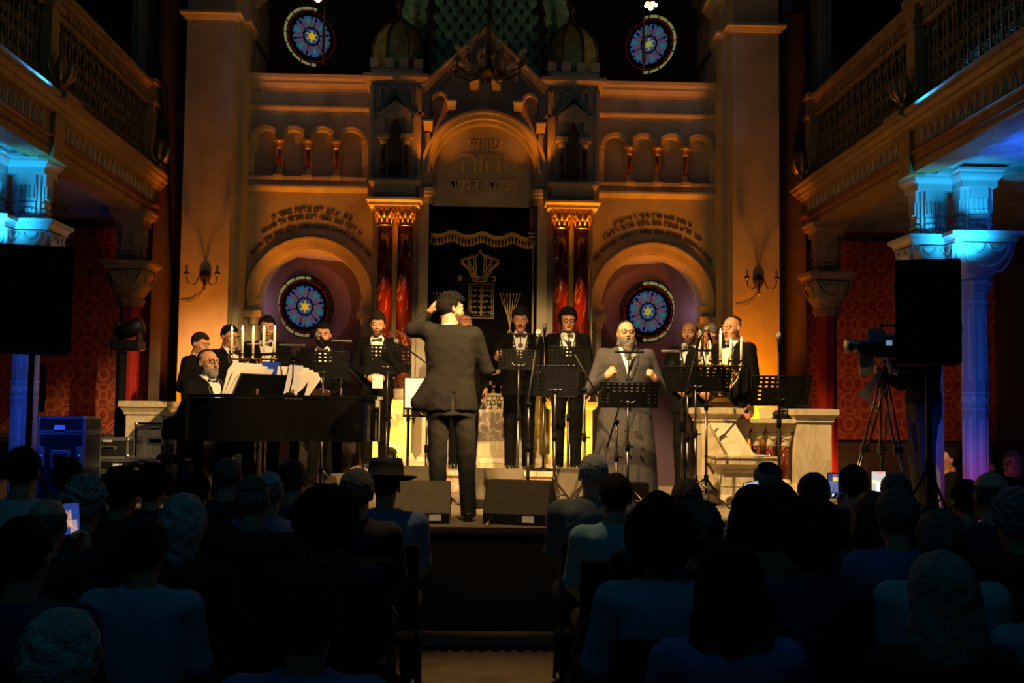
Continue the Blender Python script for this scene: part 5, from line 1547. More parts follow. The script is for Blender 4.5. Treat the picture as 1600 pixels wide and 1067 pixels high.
# ================================================================== FLIGHT CASES
def flight_case(x, y, z, w, d, h, label, rz=0, mtl='case', lid=.3, butterfly=True):
    t = thing('flight_case', label, 'flight case', (x, y, z), rz, 'flight cases at the left of the stage')
    MB().box(-w/2+.004,w/2-.004,-d/2+.004,d/2-.004,.004,h-.004).build('panels', M[mtl], t)
    m = MB(); e = .022
    for sx in (-1,1):
        for sy in (-1,1): m.cbox((sx*(w/2-e/2), sy*(d/2-e/2), h/2), (e,e,h))
    for z2 in (e/2, h-e/2):
        for s in (-1,1): m.cbox((0, s*(d/2-e/2), z2), (w,e,e)); m.cbox((s*(w/2-e/2), 0, z2), (e,d,e))
    m.build('edge_trim', M['alu'], t)
    if lid:
        m = MB()
        for z2 in (h*(1-lid)-.012, h*(1-lid)+.012):
            m.cbox((0,-d/2+.0,z2),(w,.012,.018)); m.cbox((w/2,0,z2),(.012,d,.018))
        m.build('lid_joint', M['alu'], t)
    m = MB().bbox((0,-d/2-.004,h*.52),(w*.42,.014,h*.2),.008); hd = m.build('recessed_handle', M['alu'], t)
    m = MB().box(-w*.15,w*.15,-d/2-.014,-d/2-.008,h*.47,h*.57).tube([(-w*.12,-d/2-.02,h*.54),(w*.12,-d/2-.02,h*.54)], .008, 6); m.build('handle_grip', M['black'], hd)
    if butterfly:
        for s in (-1,1):
            m = MB().bbox((s*w*.40,-d/2-.004,h*.55),(w*.14,.014,h*.22),.006).lathe([(.0,0),(.018,0),(.018,.01),(0,.012)], (0,0,0), 8, Matrix.Translation((s*w*.40,-d/2-.010,h*.55)) @ Matrix.Rotation(PI/2,4,'X')); m.build('butterfly_latch', M['alu'], t)
    for sx in (-1,1):
        for z2 in (.026,h-.015): MB().ball((sx*(w/2-.01),-d/2+.01,z2), .024, 8, 6).build('ball_corner', M['alu'], t)
    m = MB().box(-w*.14,-w*.02+.04,-d/2-.006,-d/2+.001,h*.82,h*.90); m.build('paper_label', M['label_white'], t)
    return t
flight_case(-3.62, 10.25, ZS, .40, .45, .76, 'tall black flight case lit blue, near the left loudspeaker pole', .0, lid=.18)
flight_case(-3.27, 10.9, ZS, .66, .5, .37, 'wide low flight case with silver edges under the smaller one', .0)
flight_case(-3.47, 10.95, ZS+.37, .36, .42, .19, 'small black flight case standing on the wide low one', .15, lid=0, butterfly=False)
flight_case(-3.16, 11.5, ZS+.33, .40, .4, .37, 'black flight case with a white label beside the marble post', .0, lid=.12)
flight_case(-3.06, 11.48, ZS, .56, .5, .33, 'brown flight case at the bottom, below the white-labelled one', .0, mtl='case_brown', lid=0)
t = thing('cable_drum', 'round cable drum with coiled cable in front of the flight cases', 'drum', (-3.04, 10.3, ZS))
MB().lathe([(.14,-.10),(.14,.10)], (0,0,.18), 20, Matrix.Translation((0,0,.18)) @ Matrix.Rotation(PI/2,4,'X') @ Matrix.Translation((0,0,-.18))).build('coil', M['case_brown'], t)
m = MB()
for yy in (-.10,.10):
    m.tube([(.18*math.cos(2*PI*i/24), yy, .19+.18*math.sin(2*PI*i/24)) for i in range(24)], .010, 6, closed=True)
    for k in range(4): m.tube([(0,yy,.19),(.18*math.cos(PI*k/2+.4),yy,.19+.18*math.sin(PI*k/2+.4))], .006, 5)
m.build('flange', M['grey_metal'], t)
t = thing('tall_cable', 'thin black cable hanging down the brown wall strip at the left', 'cable', (-3.72, 13.9, 0))
MB().tube([(0,0,1.7),(.02,-.02,3.0),(-.02,-.42,5.3),(-.03,-.45,5.36)], .014, 6).build('cable', M['black'], t)
t = thing('draped_box', 'grey box with a black cloth over it by the soloist feet', 'box', (1.22, 9.55, ZS))
MB().bbox((0,0,.13),(.22,.2,.26),.01).build('body', M['speaker'], t); MB().add([(-.13,-.115,.27),(.13,-.115,.27),(.13,-.115,.19),(.0,-.115,.15),(-.13,-.115,.19),(-.13,.11,.27),(.13,.11,.27)], [(0,1,2,3,4),(0,5,6,1)]).build('drape', M['stage_cloth'], t)

# ================================================================== VIDEO CAMERA ON TRIPOD
t = thing('camera_tripod', 'tall tripod with silver tubes under the video camera', 'tripod', (3.45, 9.85, ZS))
for k, (dx, dy) in enumerate(((-.33,.0),(.10,-.36),(.10,.36))):
    m = MB()
    for s in (-.022,.022): m.tube([(s*1.2,0,1.18),(dx*.55+s,dy*.55,.52)], .011, 6).tube([(dx*.5+s*.5,dy*.5,.62),(dx+s*.3,dy,.02)], .010, 6)
    m.bbox((dx*.52,dy*.52,.56),(.08,.05,.08),.01); m.build('leg', M['grey_metal'], t)
MB().lathe([(.07,1.13),(.08,1.17),(.06,1.22),(.05,1.25)], n=14).build('fluid_head', M['black_metal'], t)
MB().tube([(.05,0,1.24),(.20,-.12,1.16),(.28,-.16,1.12)], .012, 7).build('pan_handle', M['black_metal'], t)
t = thing('video_camera', 'large black television camera with a long lens', 'camera', (3.45, 9.85, ZS+1.25))
MB().bbox((.06,0,.20),(.34,.14,.20),.02).bbox((.10,0,.04),(.22,.10,.10),.02).build('camera_body', M['black_metal'], t)
MB().lathe([(.05,.0),(.05,.12),(.058,.125),(.058,.16),(.052,.165),(.052,.2),(.065,.21),(.065,.24),(.05,.245)], (0,0,0), 18, Matrix.Translation((-.09,0,.20)) @ Matrix.Rotation(-PI/2,4,'Y')).build('lens', M['grey_metal'], t)
MB().tube([(-.04,0,.30),(-.02,0,.38),(.16,0,.38),(.18,0,.30)], .013, 7).build('top_handle', M['black_metal'], t)
MB().box(-.17,-.02,-.10,-.09,.22,.34).build('side_flag', M['grey_plate'], t)
MB().box(-.20,-.08,.02,.05,-.05,.20).build('mount_plate', M['grey_plate'], t)
MB().add([(-.10,-.09,-.05),(-.02,-.09,.0),(-.16,-.09,-.26),(-.26,-.09,-.22),(-.02,-.09,-.40),(-.08,-.09,-.36),(-.10,-.02,-.05),(-.02,-.02,.0)], [(0,1,2,3),(3,2,4,5),(0,6,7,1)]).build('rain_cover', M['grey_plate'], t)
MB().bbox((.02,-.08,.22),(.07,.02,.06),.005).build('viewfinder', M['black'], t)
MB().box(-.01,.045,-.092,-.089,.20,.245).build('side_screen', mat('blue_screen', (.1,.2,.3), .3, emit=(.25,.45,.6), estr=.5), t)
# ================================================================== PEOPLE : implicit surfaces
f4 = np.float32
class Grid:
    def __init__(s, lo, hi, h):
        s.ax = [np.arange(lo[i], hi[i]+h, h).astype(f4) for i in range(3)]
        s.P = np.meshgrid(*s.ax, indexing='ij', sparse=True)
    def nets(s, d):
        return surf_nets(d, *s.ax)
def surf_nets(d, xs, ys, zs):
    S = d < 0
    nx, ny, nz = d.shape
    cs = [(a,b,c) for a in (0,1) for b in (0,1) for c in (0,1)]
    def sub(A, a, b, c): return A[a:nx-1+a, b:ny-1+b, c:nz-1+c]
    cnt = np.zeros((nx-1, ny-1, nz-1), np.int8)
    for c in cs: cnt += sub(S, *c)
    act = (cnt > 0) & (cnt < 8)
    I = np.argwhere(act)
    if len(I) == 0: return np.zeros((0,3)), np.zeros((0,4), int)
    ids = -np.ones(act.shape, np.int32); ids[act] = np.arange(len(I))
    vals = np.stack([d[I[:,0]+c[0], I[:,1]+c[1], I[:,2]+c[2]] for c in cs], 1)
    pos = np.stack([np.stack([xs[I[:,0]+c[0]], ys[I[:,1]+c[1]], zs[I[:,2]+c[2]]], 1) for c in cs], 1)
    acc = np.zeros((len(I), 3)); n = np.zeros(len(I))
    for a in range(8):
        for b in range(a+1, 8):
            if sum(abs(cs[a][k]-cs[b][k]) for k in range(3)) != 1: continue
            va, vb = vals[:,a], vals[:,b]
            m = (va < 0) != (vb < 0)
            t = np.where(m, va/np.where(m, va-vb, 1), 0)
            acc += np.where(m[:,None], pos[:,a]+t[:,None]*(pos[:,b]-pos[:,a]), 0); n += m
    V = acc/n[:,None]
    Q = []
    for ax in range(3):
        sl0 = [slice(1,-1)]*3; sl1 = [slice(1,-1)]*3
        sl0[ax] = slice(0,-1); sl1[ax] = slice(1,None)
        A = S[tuple(sl0)]; B = S[tuple(sl1)]
        E = np.argwhere(A != B)
        if len(E) == 0: continue
        o = [1,1,1]; o[ax] = 0
        E = E+np.array(o)
        fl = S[E[:,0], E[:,1], E[:,2]]
        u, v = [k for k in range(3) if k != ax]
        def cell(du, dv):
            C = E.copy(); C[:,u] -= du; C[:,v] -= dv
            return ids[C[:,0], C[:,1], C[:,2]]
        q = np.stack([cell(1,1), cell(0,1), cell(0,0), cell(1,0)], 1)
        if ax == 1: fl = ~fl
        q[~fl] = q[~fl][:, ::-1]
        Q.append(q)
    Q = np.concatenate(Q)
    return V, Q[(Q >= 0).all(1)]
def mesh_np(name, parts, m=None):
    """parts: list of (V,Q) arrays joined into one mesh"""
    vs = []; qs = []; b = 0
    for V, Q in parts:
        vs.append(V); qs.append(Q+b); b += len(V)
    V = np.concatenate(vs).astype(f4); Q = np.concatenate(qs).astype(np.int32)
    me = bpy.data.meshes.new(name)
    me.vertices.add(len(V)); me.vertices.foreach_set('co', V.ravel())
    me.loops.add(Q.size); me.loops.foreach_set('vertex_index', Q.ravel())
    me.polygons.add(len(Q)); me.polygons.foreach_set('loop_start', np.arange(0, Q.size, 4, dtype=np.int32))
    me.polygons.foreach_set('use_smooth', np.ones(len(Q), bool))
    me.update(calc_edges=True); me.validate()
    if m is not None: me.materials.append(m)
    return me
def cap(P, a, b, ra, rb=None):
    rb = ra if rb is None else rb
    a = np.array(a, f4); b = np.array(b, f4); ab = b-a; L = float(ab@ab)+1e-9
    h = np.clip(((P[0]-a[0])*ab[0]+(P[1]-a[1])*ab[1]+(P[2]-a[2])*ab[2])/L, 0, 1)
    return np.sqrt((P[0]-a[0]-h*ab[0])**2+(P[1]-a[1]-h*ab[1])**2+(P[2]-a[2]-h*ab[2])**2)-(ra+(rb-ra)*h)
def ell(P, c, r):
    x, y, z = [(P[i]-c[i])/r[i] for i in range(3)]
    k0 = np.sqrt(x*x+y*y+z*z)
    return (k0-1)*min(r)*.5+(k0-1)*max(r)*.5*0+(k0-1)*min(r)*.5
def smin(a, b, k):
    h = np.clip(.5+.5*(b-a)/k, 0, 1)
    return b+(a-b)*h-k*h*(1-h)
def ssub(a, b, k): return -smin(-a, b, k)
def column(P, prof):
    z = np.array([p[0] for p in prof], f4)
    a = np.interp(P[2], z, [p[1] for p in prof]); b = np.interp(P[2], z, [p[2] for p in prof]); c = np.interp(P[2], z, [p[3] for p in prof])
    x = P[0]/a; y = (P[1]-c)/b
    q = (x*x)**1.25+(y*y)**1.25
    d = (q**.4-1)*np.minimum(a, b)
    return np.maximum(d, np.maximum(z[0]-P[2], P[2]-z[-1]))
def tf(P, Mx):
    """grid points in the frame whose pose is Mx"""
    I = Mx.inverted()
    X, Y, Z = P
    return tuple((I[i][0]*X+I[i][1]*Y+I[i][2]*Z+I[i][3]).astype(f4) for i in range(3))
def xf(V, Mx):
    A = np.array([[Mx[i][j] for j in range(4)] for i in range(3)])
    return V@A[:, :3].T+A[:, 3]

# ---- heads
HG = Grid((-.112,-.15,-.245), (.112,.135,.16), .0042)
HC_ = {}
def head_sdf(P, w=1.0, jaw=1.0, mouth=.0, look=0.0, neck=1.0, detail=True):
    d = ell(P, (0,.012,.035), (.077*w,.098,.086))
    d = smin(d, ell(P, (0,-.028,-.045), (.061*jaw,.066,.078)), .03)
    d = smin(d, cap(P, (-.012,-.078,-.098), (.012,-.078,-.098), .022*jaw), .022)
    if not detail:
        d = smin(d, cap(P, (0,.02,-.07), (0,.035,-.23), .052*neck, .057*neck), .025)
        for s in (-1,1): d = smin(d, ell(P, (s*.079*w,.014,.0), (.010,.019,.031)), .006)
        d = smin(d, cap(P, (0,-.094,.026), (0,-.117,-.018), .008, .0125), .01)
        return d
    for s in (-1, 1): d = smin(d, ell(P, (s*.044*w,-.064,-.020), (.022,.022,.020)), .02)
    d = smin(d, cap(P, (-.036,-.083,.036), (.036,-.083,.036), .013), .016)
    for s in (-1, 1): d = ssub(d, ell(P, (s*.031,-.110,.014), (.018,.018,.012)), .010)
    d = smin(d, cap(P, (0,-.092,.026), (0,-.116,-.019), .007, .0125), .010)
    for s in (-1, 1): d = smin(d, ell(P, (s*.012,-.102,-.024), (.008,.009,.007)), .007)
    d = smin(d, cap(P, (-.017,-.092,-.050), (.017,-.092,-.050), .0075), .008)
    d = smin(d, cap(P, (-.014,-.090,-.067-mouth*.6), (.014,-.090,-.067-mouth*.6), .008), .008)
    d = ssub(d, ell(P, (0,-.108,-.0585-mouth*.3), (.023,.020,.004+mouth*.5)), .004)
    for s in (-1, 1):
        e = cap(P, (s*.031,-.086,.013), (s*.031,-.086,.0131), .0148)
        d = smin(d, np.maximum(e, (.010-look*.006)-P[2]+.0*P[0]), .003)
        e = ell(P, (s*.079*w,.014,.002), (.010,.019,.032)); e = ssub(e, ell(P, (s*.089*w,.008,.004), (.007,.010,.018)), .006)
        d = smin(d, e, .006)
    d = smin(d, cap(P, (0,.02,-.07), (0,.035,-.23), .053*neck, .058*neck), .025)
    return d
def head_mesh(**k):
    key = tuple(sorted(k.items()))
    if key not in HC_: HC_[key] = HG.nets(head_sdf(HG.P, **k))
    return HC_[key]
def wob(P, f, ph=0): return (np.sin(P[0]*f+ph+2*np.sin(P[2]*f*.6))*np.sin(P[1]*f*1.1+1.3*ph)*np.sin(P[2]*f*.9+.7+ph)).astype(f4)
BG = Grid((-.16,-.16,-.34), (.16,.19,.20), .006)
def hair_mesh(kind):
    if kind in HC_: return HC_[kind]
    G_ = BG; P = G_.P; X, Y, Z = P
    base = lambda t, tz=0: ell(P, (0,.012,.035+tz*.5), (.077+t,.098+t,.086+t+tz))
    # hairline height as a function of depth
    def line(front, side, back): return np.interp(Y, [-.10,-.05,.0,.04,.09], [front,front*.85+.02,side,back*.5,back])
    if kind in ('short', 'quiff', 'crop'):
        t = {'short':.012,'quiff':.016,'crop':.006}[kind]; top = {'short':.006,'quiff':.024,'crop':.0}[kind]
        d = base(t, top)+.003*wob(P, 110)+(.004*wob(P, 60, 2) if kind == 'quiff' else 0)
        ln = line(.072, .008, -.055)
        d = np.maximum(d, (ln-Z)*.7)
        for s in (-1,1): d = np.maximum(d, .026-np.sqrt((X-s*.085)**2+(Y-.012)**2+(Z-.0)**2))
    elif kind == 'curly':
        d = base(.024, .012)+.013*wob(P, 80)+.007*wob(P, 140, 1)
        d = np.maximum(d, (line(.078,-.02,-.075)-Z)*.7)
    elif kind == 'curltop':
        d = np.minimum(base(.010)+.002*wob(P,110), ell(P, (0,-.008,.085), (.085,.105,.068))+.011*wob(P, 100)+.005*wob(P, 170, 1))
        d = np.maximum(d, (line(.066,.0,-.055)-Z)*.7)
    elif kind == 'bald':
        d = base(.007)+.002*wob(P, 110)
        d = np.maximum(d, (line(.2,.012,-.055)-Z)*.7); d = np.maximum(d, (Z-.058)*.8); d = np.maximum(d, -.045-Y)
    elif kind == 'back':
        d = base(.016,.004)+.004*wob(P, 80); d = np.maximum(d, (line(.082,-.01,-.07)-Z)*.7)
    elif kind == 'wavy':
        d = smin(base(.026,.008), cap(P, (0,.055,-.02), (0,.06,-.11), .085, .070), .03)+.007*wob(P, 60)
        d = np.maximum(d, (line(.06,-.12,-.16)-Z)*.7)
    elif kind == 'afro':
        d = ell(P, (0,.03,.03), (.128,.125,.13))+.010*wob(P, 90)+.005*wob(P,170,2); d = np.maximum(d, (line(.06,-.07,-.14)-Z)*.6)
    elif kind == 'bob':
        d = smin(base(.022,.004), ell(P, (0,.025,-.05), (.112,.105,.12)), .03)+.004*wob(P, 70); d = np.maximum(d, (line(.065,-.14,-.15)-Z)*.7); d = np.maximum(d, -.06-Y-.5*np.clip(Z-.02,0,1))
    elif kind == 'long':
        d = smin(base(.020,.004), ell(P, (0,.045,-.13), (.125,.085,.20)), .04)+.004*wob(P, 55); d = np.maximum(d, -.055-Y-.4*np.clip(Z-.02,0,1)); d = np.maximum(d, -.32-Z)
    elif kind == 'beard':
        d = smin(ell(P, (0,-.028,-.045), (.061+.010,.066+.012,.078+.010)), cap(P, (-.012,-.080,-.10), (.012,-.080,-.10), .030), .022)+.002*wob(P, 130)
        d = np.maximum(d, Z-np.interp(Y, [-.12,-.085,-.05,.0], [-.043,-.040,-.030,-.004])); d = np.maximum(d, Y-.018)
        d = np.maximum(d, -ell(P, (0,-.115,-.060), (.019,.03,.008)))
        d = np.maximum(d, -ell(P, (0,-.125,-.012), (.020,.03,.028)))
    elif kind == 'stubble':
        d = smin(ell(P, (0,-.028,-.045), (.061+.003,.066+.004,.078+.003)), cap(P, (-.012,-.078,-.098), (.012,-.078,-.098), .0245), .022)
        d = np.maximum(d, Z-np.interp(Y, [-.12,-.085,-.05,.0], [-.043,-.042,-.040,-.015])); d = np.maximum(d, Y-.012)
        d = np.maximum(d, -ell(P, (0,-.115,-.060), (.021,.03,.010)))
    elif kind == 'longbeard':
        d = smin(ell(P, (0,-.03,-.06), (.078,.075,.085)), cap(P, (0,-.085,-.09), (0,-.10,-.24), .062, .028), .03)+.005*wob(P, 75)
        d = np.maximum(d, Z-np.interp(Y, [-.12,-.085,-.05,.0], [-.040,-.038,-.022,.002])); d = np.maximum(d, Y-.02)
        d = np.maximum(d, -ell(P, (0,-.125,-.060), (.018,.03,.007)))
        for s in (-1,1): d = smin(d, cap(P, (s*.074,-.012,-.01), (s*.080,-.025,-.10), .008, .017)+.003*wob(P,90), .01)
    elif kind == 'moustache':
        d = smin(cap(P, (0,-.106,-.040), (-.026,-.094,-.050), .0085, .005), cap(P, (0,-.106,-.040), (.026,-.094,-.050), .0085, .005), .004)
    HC_[kind] = G_.nets(d)
    return HC_[kind]
def brow_part(mb, s):
    mb.tube([(s*.014,-.0985,.031),(s*.030,-.0985,.036),(s*.048,-.084,.031)], [.0042,.0052,.003], 6)
# ---- hands (left hand; fingers along -z, thumb +x, palm -y)
NG = Grid((-.07,-.11,-.20), (.10,.06,.04), .0036)
CURL = dict(relaxed=(.30,.45,.35), hold=(.95,.95,.55), fist=(1.25,1.45,.9), open=(.08,.15,.10), keys=(.5,.7,.5))
def hand_mesh(pose):
    key = 'hand'+pose
    if key in HC_: return HC_[key]
    P = NG.P
    d = ell(P, (0,0,-.050), (.042,.017,.052)); d = smin(d, cap(P, (0,0,.03), (0,0,-.02), .026, .026), .02)
    c = CURL[pose]
    for i, (x, L) in enumerate(((.030,.074),(.010,.082),(-.010,.076),(-.029,.060))):
        p = np.array([x, 0, -.088]); d = smin(d, cap(P, (x*.8,0,-.05), p, .012, .011), .008)
        a = 0; f = None
        for k, q in enumerate((.45,.30,.25)):
            a += c[k]*(1+.10*(i-1.5)*(1 if pose != 'fist' else .3))
            n = p+L*q*np.array([x*.25, -math.sin(a), -math.cos(a)])
            s_ = cap(P, p, n, .0098-.0008*k, .0092-.0008*k); f = s_ if f is None else np.minimum(f, s_); p = n
        d = smin(d, f, .0035)
    th = {'open':(.85,-.15,-.5),'fist':(.35,-.75,-.6),'hold':(.5,-.75,-.5)}.get(pose, (.6,-.45,-.65))
    th = np.array(th)/np.linalg.norm(th); p = np.array([.030,-.006,-.028]); q = p+.042*th
    t2 = th*.7+np.array([-.25,-.25,-.5]); t2 /= np.linalg.norm(t2); r = q+.032*t2
    d = smin(d, smin(cap(P, p, q, .014, .0115), cap(P, q, r, .011, .009), .006), .010)
    HC_[key] = NG.nets(d)
    return HC_[key]
def place_hand(pose, wrist, f, palm, left):
    f = Vector(f).normalized(); palm = Vector(palm); palm = (palm-f*palm.dot(f)).normalized()
    th = palm.cross(f) if left else f.cross(palm)
    Mx = Matrix(((th.x,-palm.x,-f.x,wrist[0]),(th.y,-palm.y,-f.y,wrist[1]),(th.z,-palm.z,-f.z,wrist[2]),(0,0,0,1)))
    V, Q = hand_mesh(pose)
    V = xf(V, Mx)
    return V, (Q if left else Q[:, ::-1])

# ---- whole figures. person faces -y, left side is +x, standing 1.75 m
PROF_J = [(.78,.205,.135,.01),(.95,.190,.128,.005),(1.10,.172,.118,0),(1.22,.185,.128,0),(1.34,.198,.132,.0),(1.43,.185,.115,.01),(1.485,.10,.085,.02),(1.51,.07,.07,.025)]
PROF_S = [(.95,.165,.105,.0),(1.10,.152,.102,0),(1.22,.165,.112,0),(1.34,.175,.116,.0),(1.43,.160,.098,.01),(1.485,.085,.072,.02),(1.51,.066,.064,.022)]
PROF_B = [(.86,.155,.10,.005),(1.10,.135,.085,0),(1.34,.155,.095,0),(1.43,.145,.08,.01),(1.48,.06,.055,.02)]
def scaleprof(p, kx, ky, dz0=None): return [(z, a*kx, b*ky, c) for z, a, b, c in p]
ARMS = dict(
    hang=(((.235,.03,1.14),(.245,-.03,.90)), (0,0,-1), (-1,0,0), 'relaxed'),
    clasp=(((.26,.03,1.14),(.085,-.20,1.03)), (-.85,-.15,-.35), (-.3,.9,.1), 'hold'),
    book=(((.25,.02,1.14),(.13,-.24,1.13)), (-.5,-.8,.1), (-.5,.1,.8), 'hold'),
)
def mirror_arm(a):
    (e, w), f, p, h = a
    fx = lambda v: (-v[0], v[1], v[2])
    return ((fx(e), fx(w)), fx(f), fx(p), h)
def figure(name, label, loc, rz=0, h=1.75, L='clasp', R='clasp', drop=0.0, lean=(0,0,0), legs=None, head=(0,0,0), headoff=(0,0,0), skin='skin', hair='short', hairm='hair_black',
           beard=None, beardm=None, glasses=False, kippah=False, top='suit', bottom='suit', style='tux', bulk=1.0, depth=1.0, mouth=0.0, look=1.0, jaw=1.0, flap=None, vox=.013, sleeve=1.0, group=None, cat='person', shoes=True, raise_=(0,0), bow=True, shirtm='shirt', detail=True, data_only=False, hem=.80):
    k = h/1.75
    TM = Matrix.Translation((0,0,-drop)) @ Matrix.Translation((0,0,.95)) @ Euler(lean, 'XYZ').to_matrix().to_4x4() @ Matrix.Translation((0,0,-.95))
    aL = ARMS[L] if isinstance(L, str) else L
    aR = mirror_arm(ARMS[R]) if isinstance(R, str) else R
    bw = .185*(.5+.5*bulk)+.0
    sh = {1: TM @ Vector((bw,.01,1.425+raise_[0])), -1: TM @ Vector((-bw,.01,1.425+raise_[1]))}
    if isinstance(L, str) or isinstance(R, str):
        def mv(a): return (((tuple(TM @ Vector(a[0][0])), tuple(TM @ Vector(a[0][1])))), a[1], a[2], a[3])
        if isinstance(L, str): aL = mv(aL)
        if isinstance(R, str): aR = mv(aR)
    if legs is None:
        legs = {1: ((.09,.0,.90),(.095,-.015,.50),(.095,.02,.09)), -1: ((-.09,.0,.90),(-.095,-.015,.50),(-.095,.02,.09))}
    t = thing(name, label, cat, loc, rz, group) if not data_only else None
    out = []
    def emit(nm, parts, m, parent=None):
        parts = [(V*k, Q) for V, Q in parts if len(V)]
        if not parts: return None
        me = mesh_np(nm, parts, M[m] if isinstance(m, str) else m)
        if data_only: out.append((nm, me, m)); return None
        return link(bpy.data.objects.new(nm, me), parent or t)
    def emit_mb(nm, mb, m, parent=None):
        mb.v = [(p[0]*k, p[1]*k, p[2]*k) for p in mb.v]
        me = mb.mesh(nm, M[m])
        if data_only: out.append((nm, me, m)); return None
        return link(bpy.data.objects.new(nm, me), parent or t)
    # bounding box of everything below the head
    pts = [Vector(p) for a in (aL, aR) for p in a[0]]+[Vector(p) for l in legs.values() for p in l]+[sh[1], sh[-1], TM @ Vector((0,0,1.5)), TM @ Vector((0,0,.95))]
    lo = [min(p[i] for p in pts)-.24 for i in range(3)]; hi = [max(p[i] for p in pts)+.24 for i in range(3)]
    lo[2] = max(-.02, lo[2])
    # --- skin body : head, neck, trunk, limbs, hands
    HM = TM @ Matrix.Translation((0+headoff[0], -.012+headoff[1], 1.63+headoff[2])) @ Euler((head[0], head[2], head[1]), 'XYZ').to_matrix().to_4x4()
    hk = dict(jaw=jaw, mouth=mouth, look=look, detail=detail)
    V, Q = head_mesh(**hk)
    parts = [(xf(V, HM), Q)]
    g = Grid(lo, hi, .02)
    P = g.P; Pt = tf(P, TM)
    d = column(Pt, scaleprof(PROF_B, bulk, depth))
    d = smin(d, cap(Pt, (0,.02,1.44), (0,.015,1.54), .055), .03)
    for s, a in ((1, aL), (-1, aR)):
        d = smin(d, smin(cap(P, sh[s], a[0][0], .045, .037), cap(P, a[0][0], a[0][1], .036, .026), .02), .03)
        q = legs[s]; d = smin(d, smin(cap(P, q[0], q[1], .07, .05), cap(P, q[1], q[2], .047, .034), .02), .03)
    parts.append(g.nets(d))
    for s, a in ((1, aL), (-1, aR)):
        parts.append(place_hand(a[3], a[0][1], a[1], a[2], s == 1))
    emit('body', parts, skin)
    # --- top garment
    g = Grid(lo, hi, vox); P = g.P; Pt = tf(P, TM)
    robe = style in ('robe',)
    pj = scaleprof(PROF_J, bulk, depth)
    if style == 'robe': pj = [(.03,.25*bulk,.20*depth,.02),(.5,.225*bulk,.175*depth,.01)]+[(z,a,b,c) for z,a,b,c in pj if z > .9]
    if style in ('tee','seat'): pj = [p for p in pj if p[0] >= .9]
    tor = column(Pt, pj)
    if style in ('tux','conductor'): tor = np.maximum(tor, (hem-Pt[2]))
    for s in (-1,1):
        tor = smin(tor, cap(Pt, (s*.05,.012,1.462), (s*(bw-.012),.01,1.425+raise_[0 if s == 1 else 1]), .040, .066), .04)
    if flap: tor = smin(tor, cap(P, *flap), .05)
    arms_ = None
    for s, a in ((1, aL), (-1, aR)):
        w_ = Vector(a[0][0]).lerp(Vector(a[0][1]), sleeve*.93)
        q = smin(cap(P, sh[s], a[0][0], .066*(.6+.4*bulk), .056), cap(P, a[0][0], w_, .056, .043), .02)
        arms_ = q if arms_ is None else np.minimum(arms_, q)
    if flap or style == 'conductor': tor = tor+.004*wob(P, 28)
    full = smin(tor, arms_, .028)+.0022*wob(P, 45, 1)
    cut = full
    if style in ('tux', 'conductor', 'robe'):
        zt = np.interp(Pt[2], [0, 1.08 if style != 'robe' else 1.18, 1.46, 1.6], [-.02, -.004, .075, .09])
        cut = np.maximum(full, np.where(Pt[1] < .0, zt-np.abs(Pt[0]), -1))
        cut = np.maximum(cut, -cap(Pt, (0,-.02,1.50), (0,.0,1.60), .062))
        if style == 'conductor': # centre back vent
            cut = np.maximum(cut, np.where(Pt[1] > 0, np.interp(Pt[2], [.6,.98,1.0], [.030,.004,-.02])-np.abs(Pt[0]+.02), -1))
    else:
        cut = np.maximum(cut, -cap(Pt, (0,.02,1.49), (0,.01,1.60), .056))
    emit({'tux':'dinner_jacket','conductor':'suit_jacket','robe':'long_coat'}.get(style, 'shirt'), [g.nets(cut)], top)
    if style in ('tux','robe'):
        wd = np.interp(Pt[2], [1.05,1.20,1.36,1.47], [.004,.034,.050,.030])
        lp = np.maximum(full-.007, zt-np.abs(Pt[0])); lp = np.maximum(lp, np.abs(Pt[0])-zt-wd); lp = np.maximum(lp, Pt[1]+.01); lp = np.maximum(lp, 1.08-Pt[2]); lp = np.maximum(lp, -full-.012)
        emit('lapels', [g.nets(lp)], 'satin' if style == 'tux' else top)
    if style in ('tux', 'conductor', 'robe'):
        glo = TM @ Vector((0,0,1.25)); g2 = Grid((glo[0]-.3, glo[1]-.3, glo[2]-.33), (glo[0]+.3, glo[1]+.3, glo[2]+.36), vox); P2 = tf(g2.P, TM)
        d = column(P2, scaleprof(PROF_S, bulk, depth)); d = np.maximum(d, 1.0-P2[2])
        co = np.maximum(cap(P2, (0,.012,1.475), (0,.005,1.535), .064, .060), -cap(P2, (0,.012,1.44), (0,.0,1.60), .055)); co = np.maximum(co, P2[2]-1.548+P2[1]*-.15); 
        d = np.minimum(d, co)
        emit('dress_shirt', [g2.nets(d)], shirtm)
        # cuffs
        cf = MB()
        for s, a in ((1, aL), (-1, aR)):
            e, w_ = Vector(a[0][0]), Vector(a[0][1]); cf.tube([e.lerp(w_, .90), e.lerp(w_, 1.0)], [.036,.034], 12)
        emit_mb('shirt_cuffs', cf, shirtm)
        if bow:
            mb = MB()
            for s in (-1, 1):
                mb.add([(0,-.006,-.010),(0,-.006,.010),(s*.055,-.008,.026),(s*.060,-.004,0),(s*.055,-.008,-.026),(0,.008,-.008),(0,.008,.008),(s*.052,.010,.022),(s*.056,.012,0),(s*.052,.010,-.022)], [(0,1,2,3,4),(5,9,8,7,6),(1,6,7,2),(2,7,8,3),(3,8,9,4),(4,9,5,0)])
            mb.bbox((0,-.004,0),(.020,.022,.022),.005)
            by = -.105*depth+.045
            mb.moved(TM @ Matrix.Translation((0,-.080,1.462)) @ Matrix.Rotation(-.35,4,'X'))
            emit_mb('bow_tie', mb, 'satin')
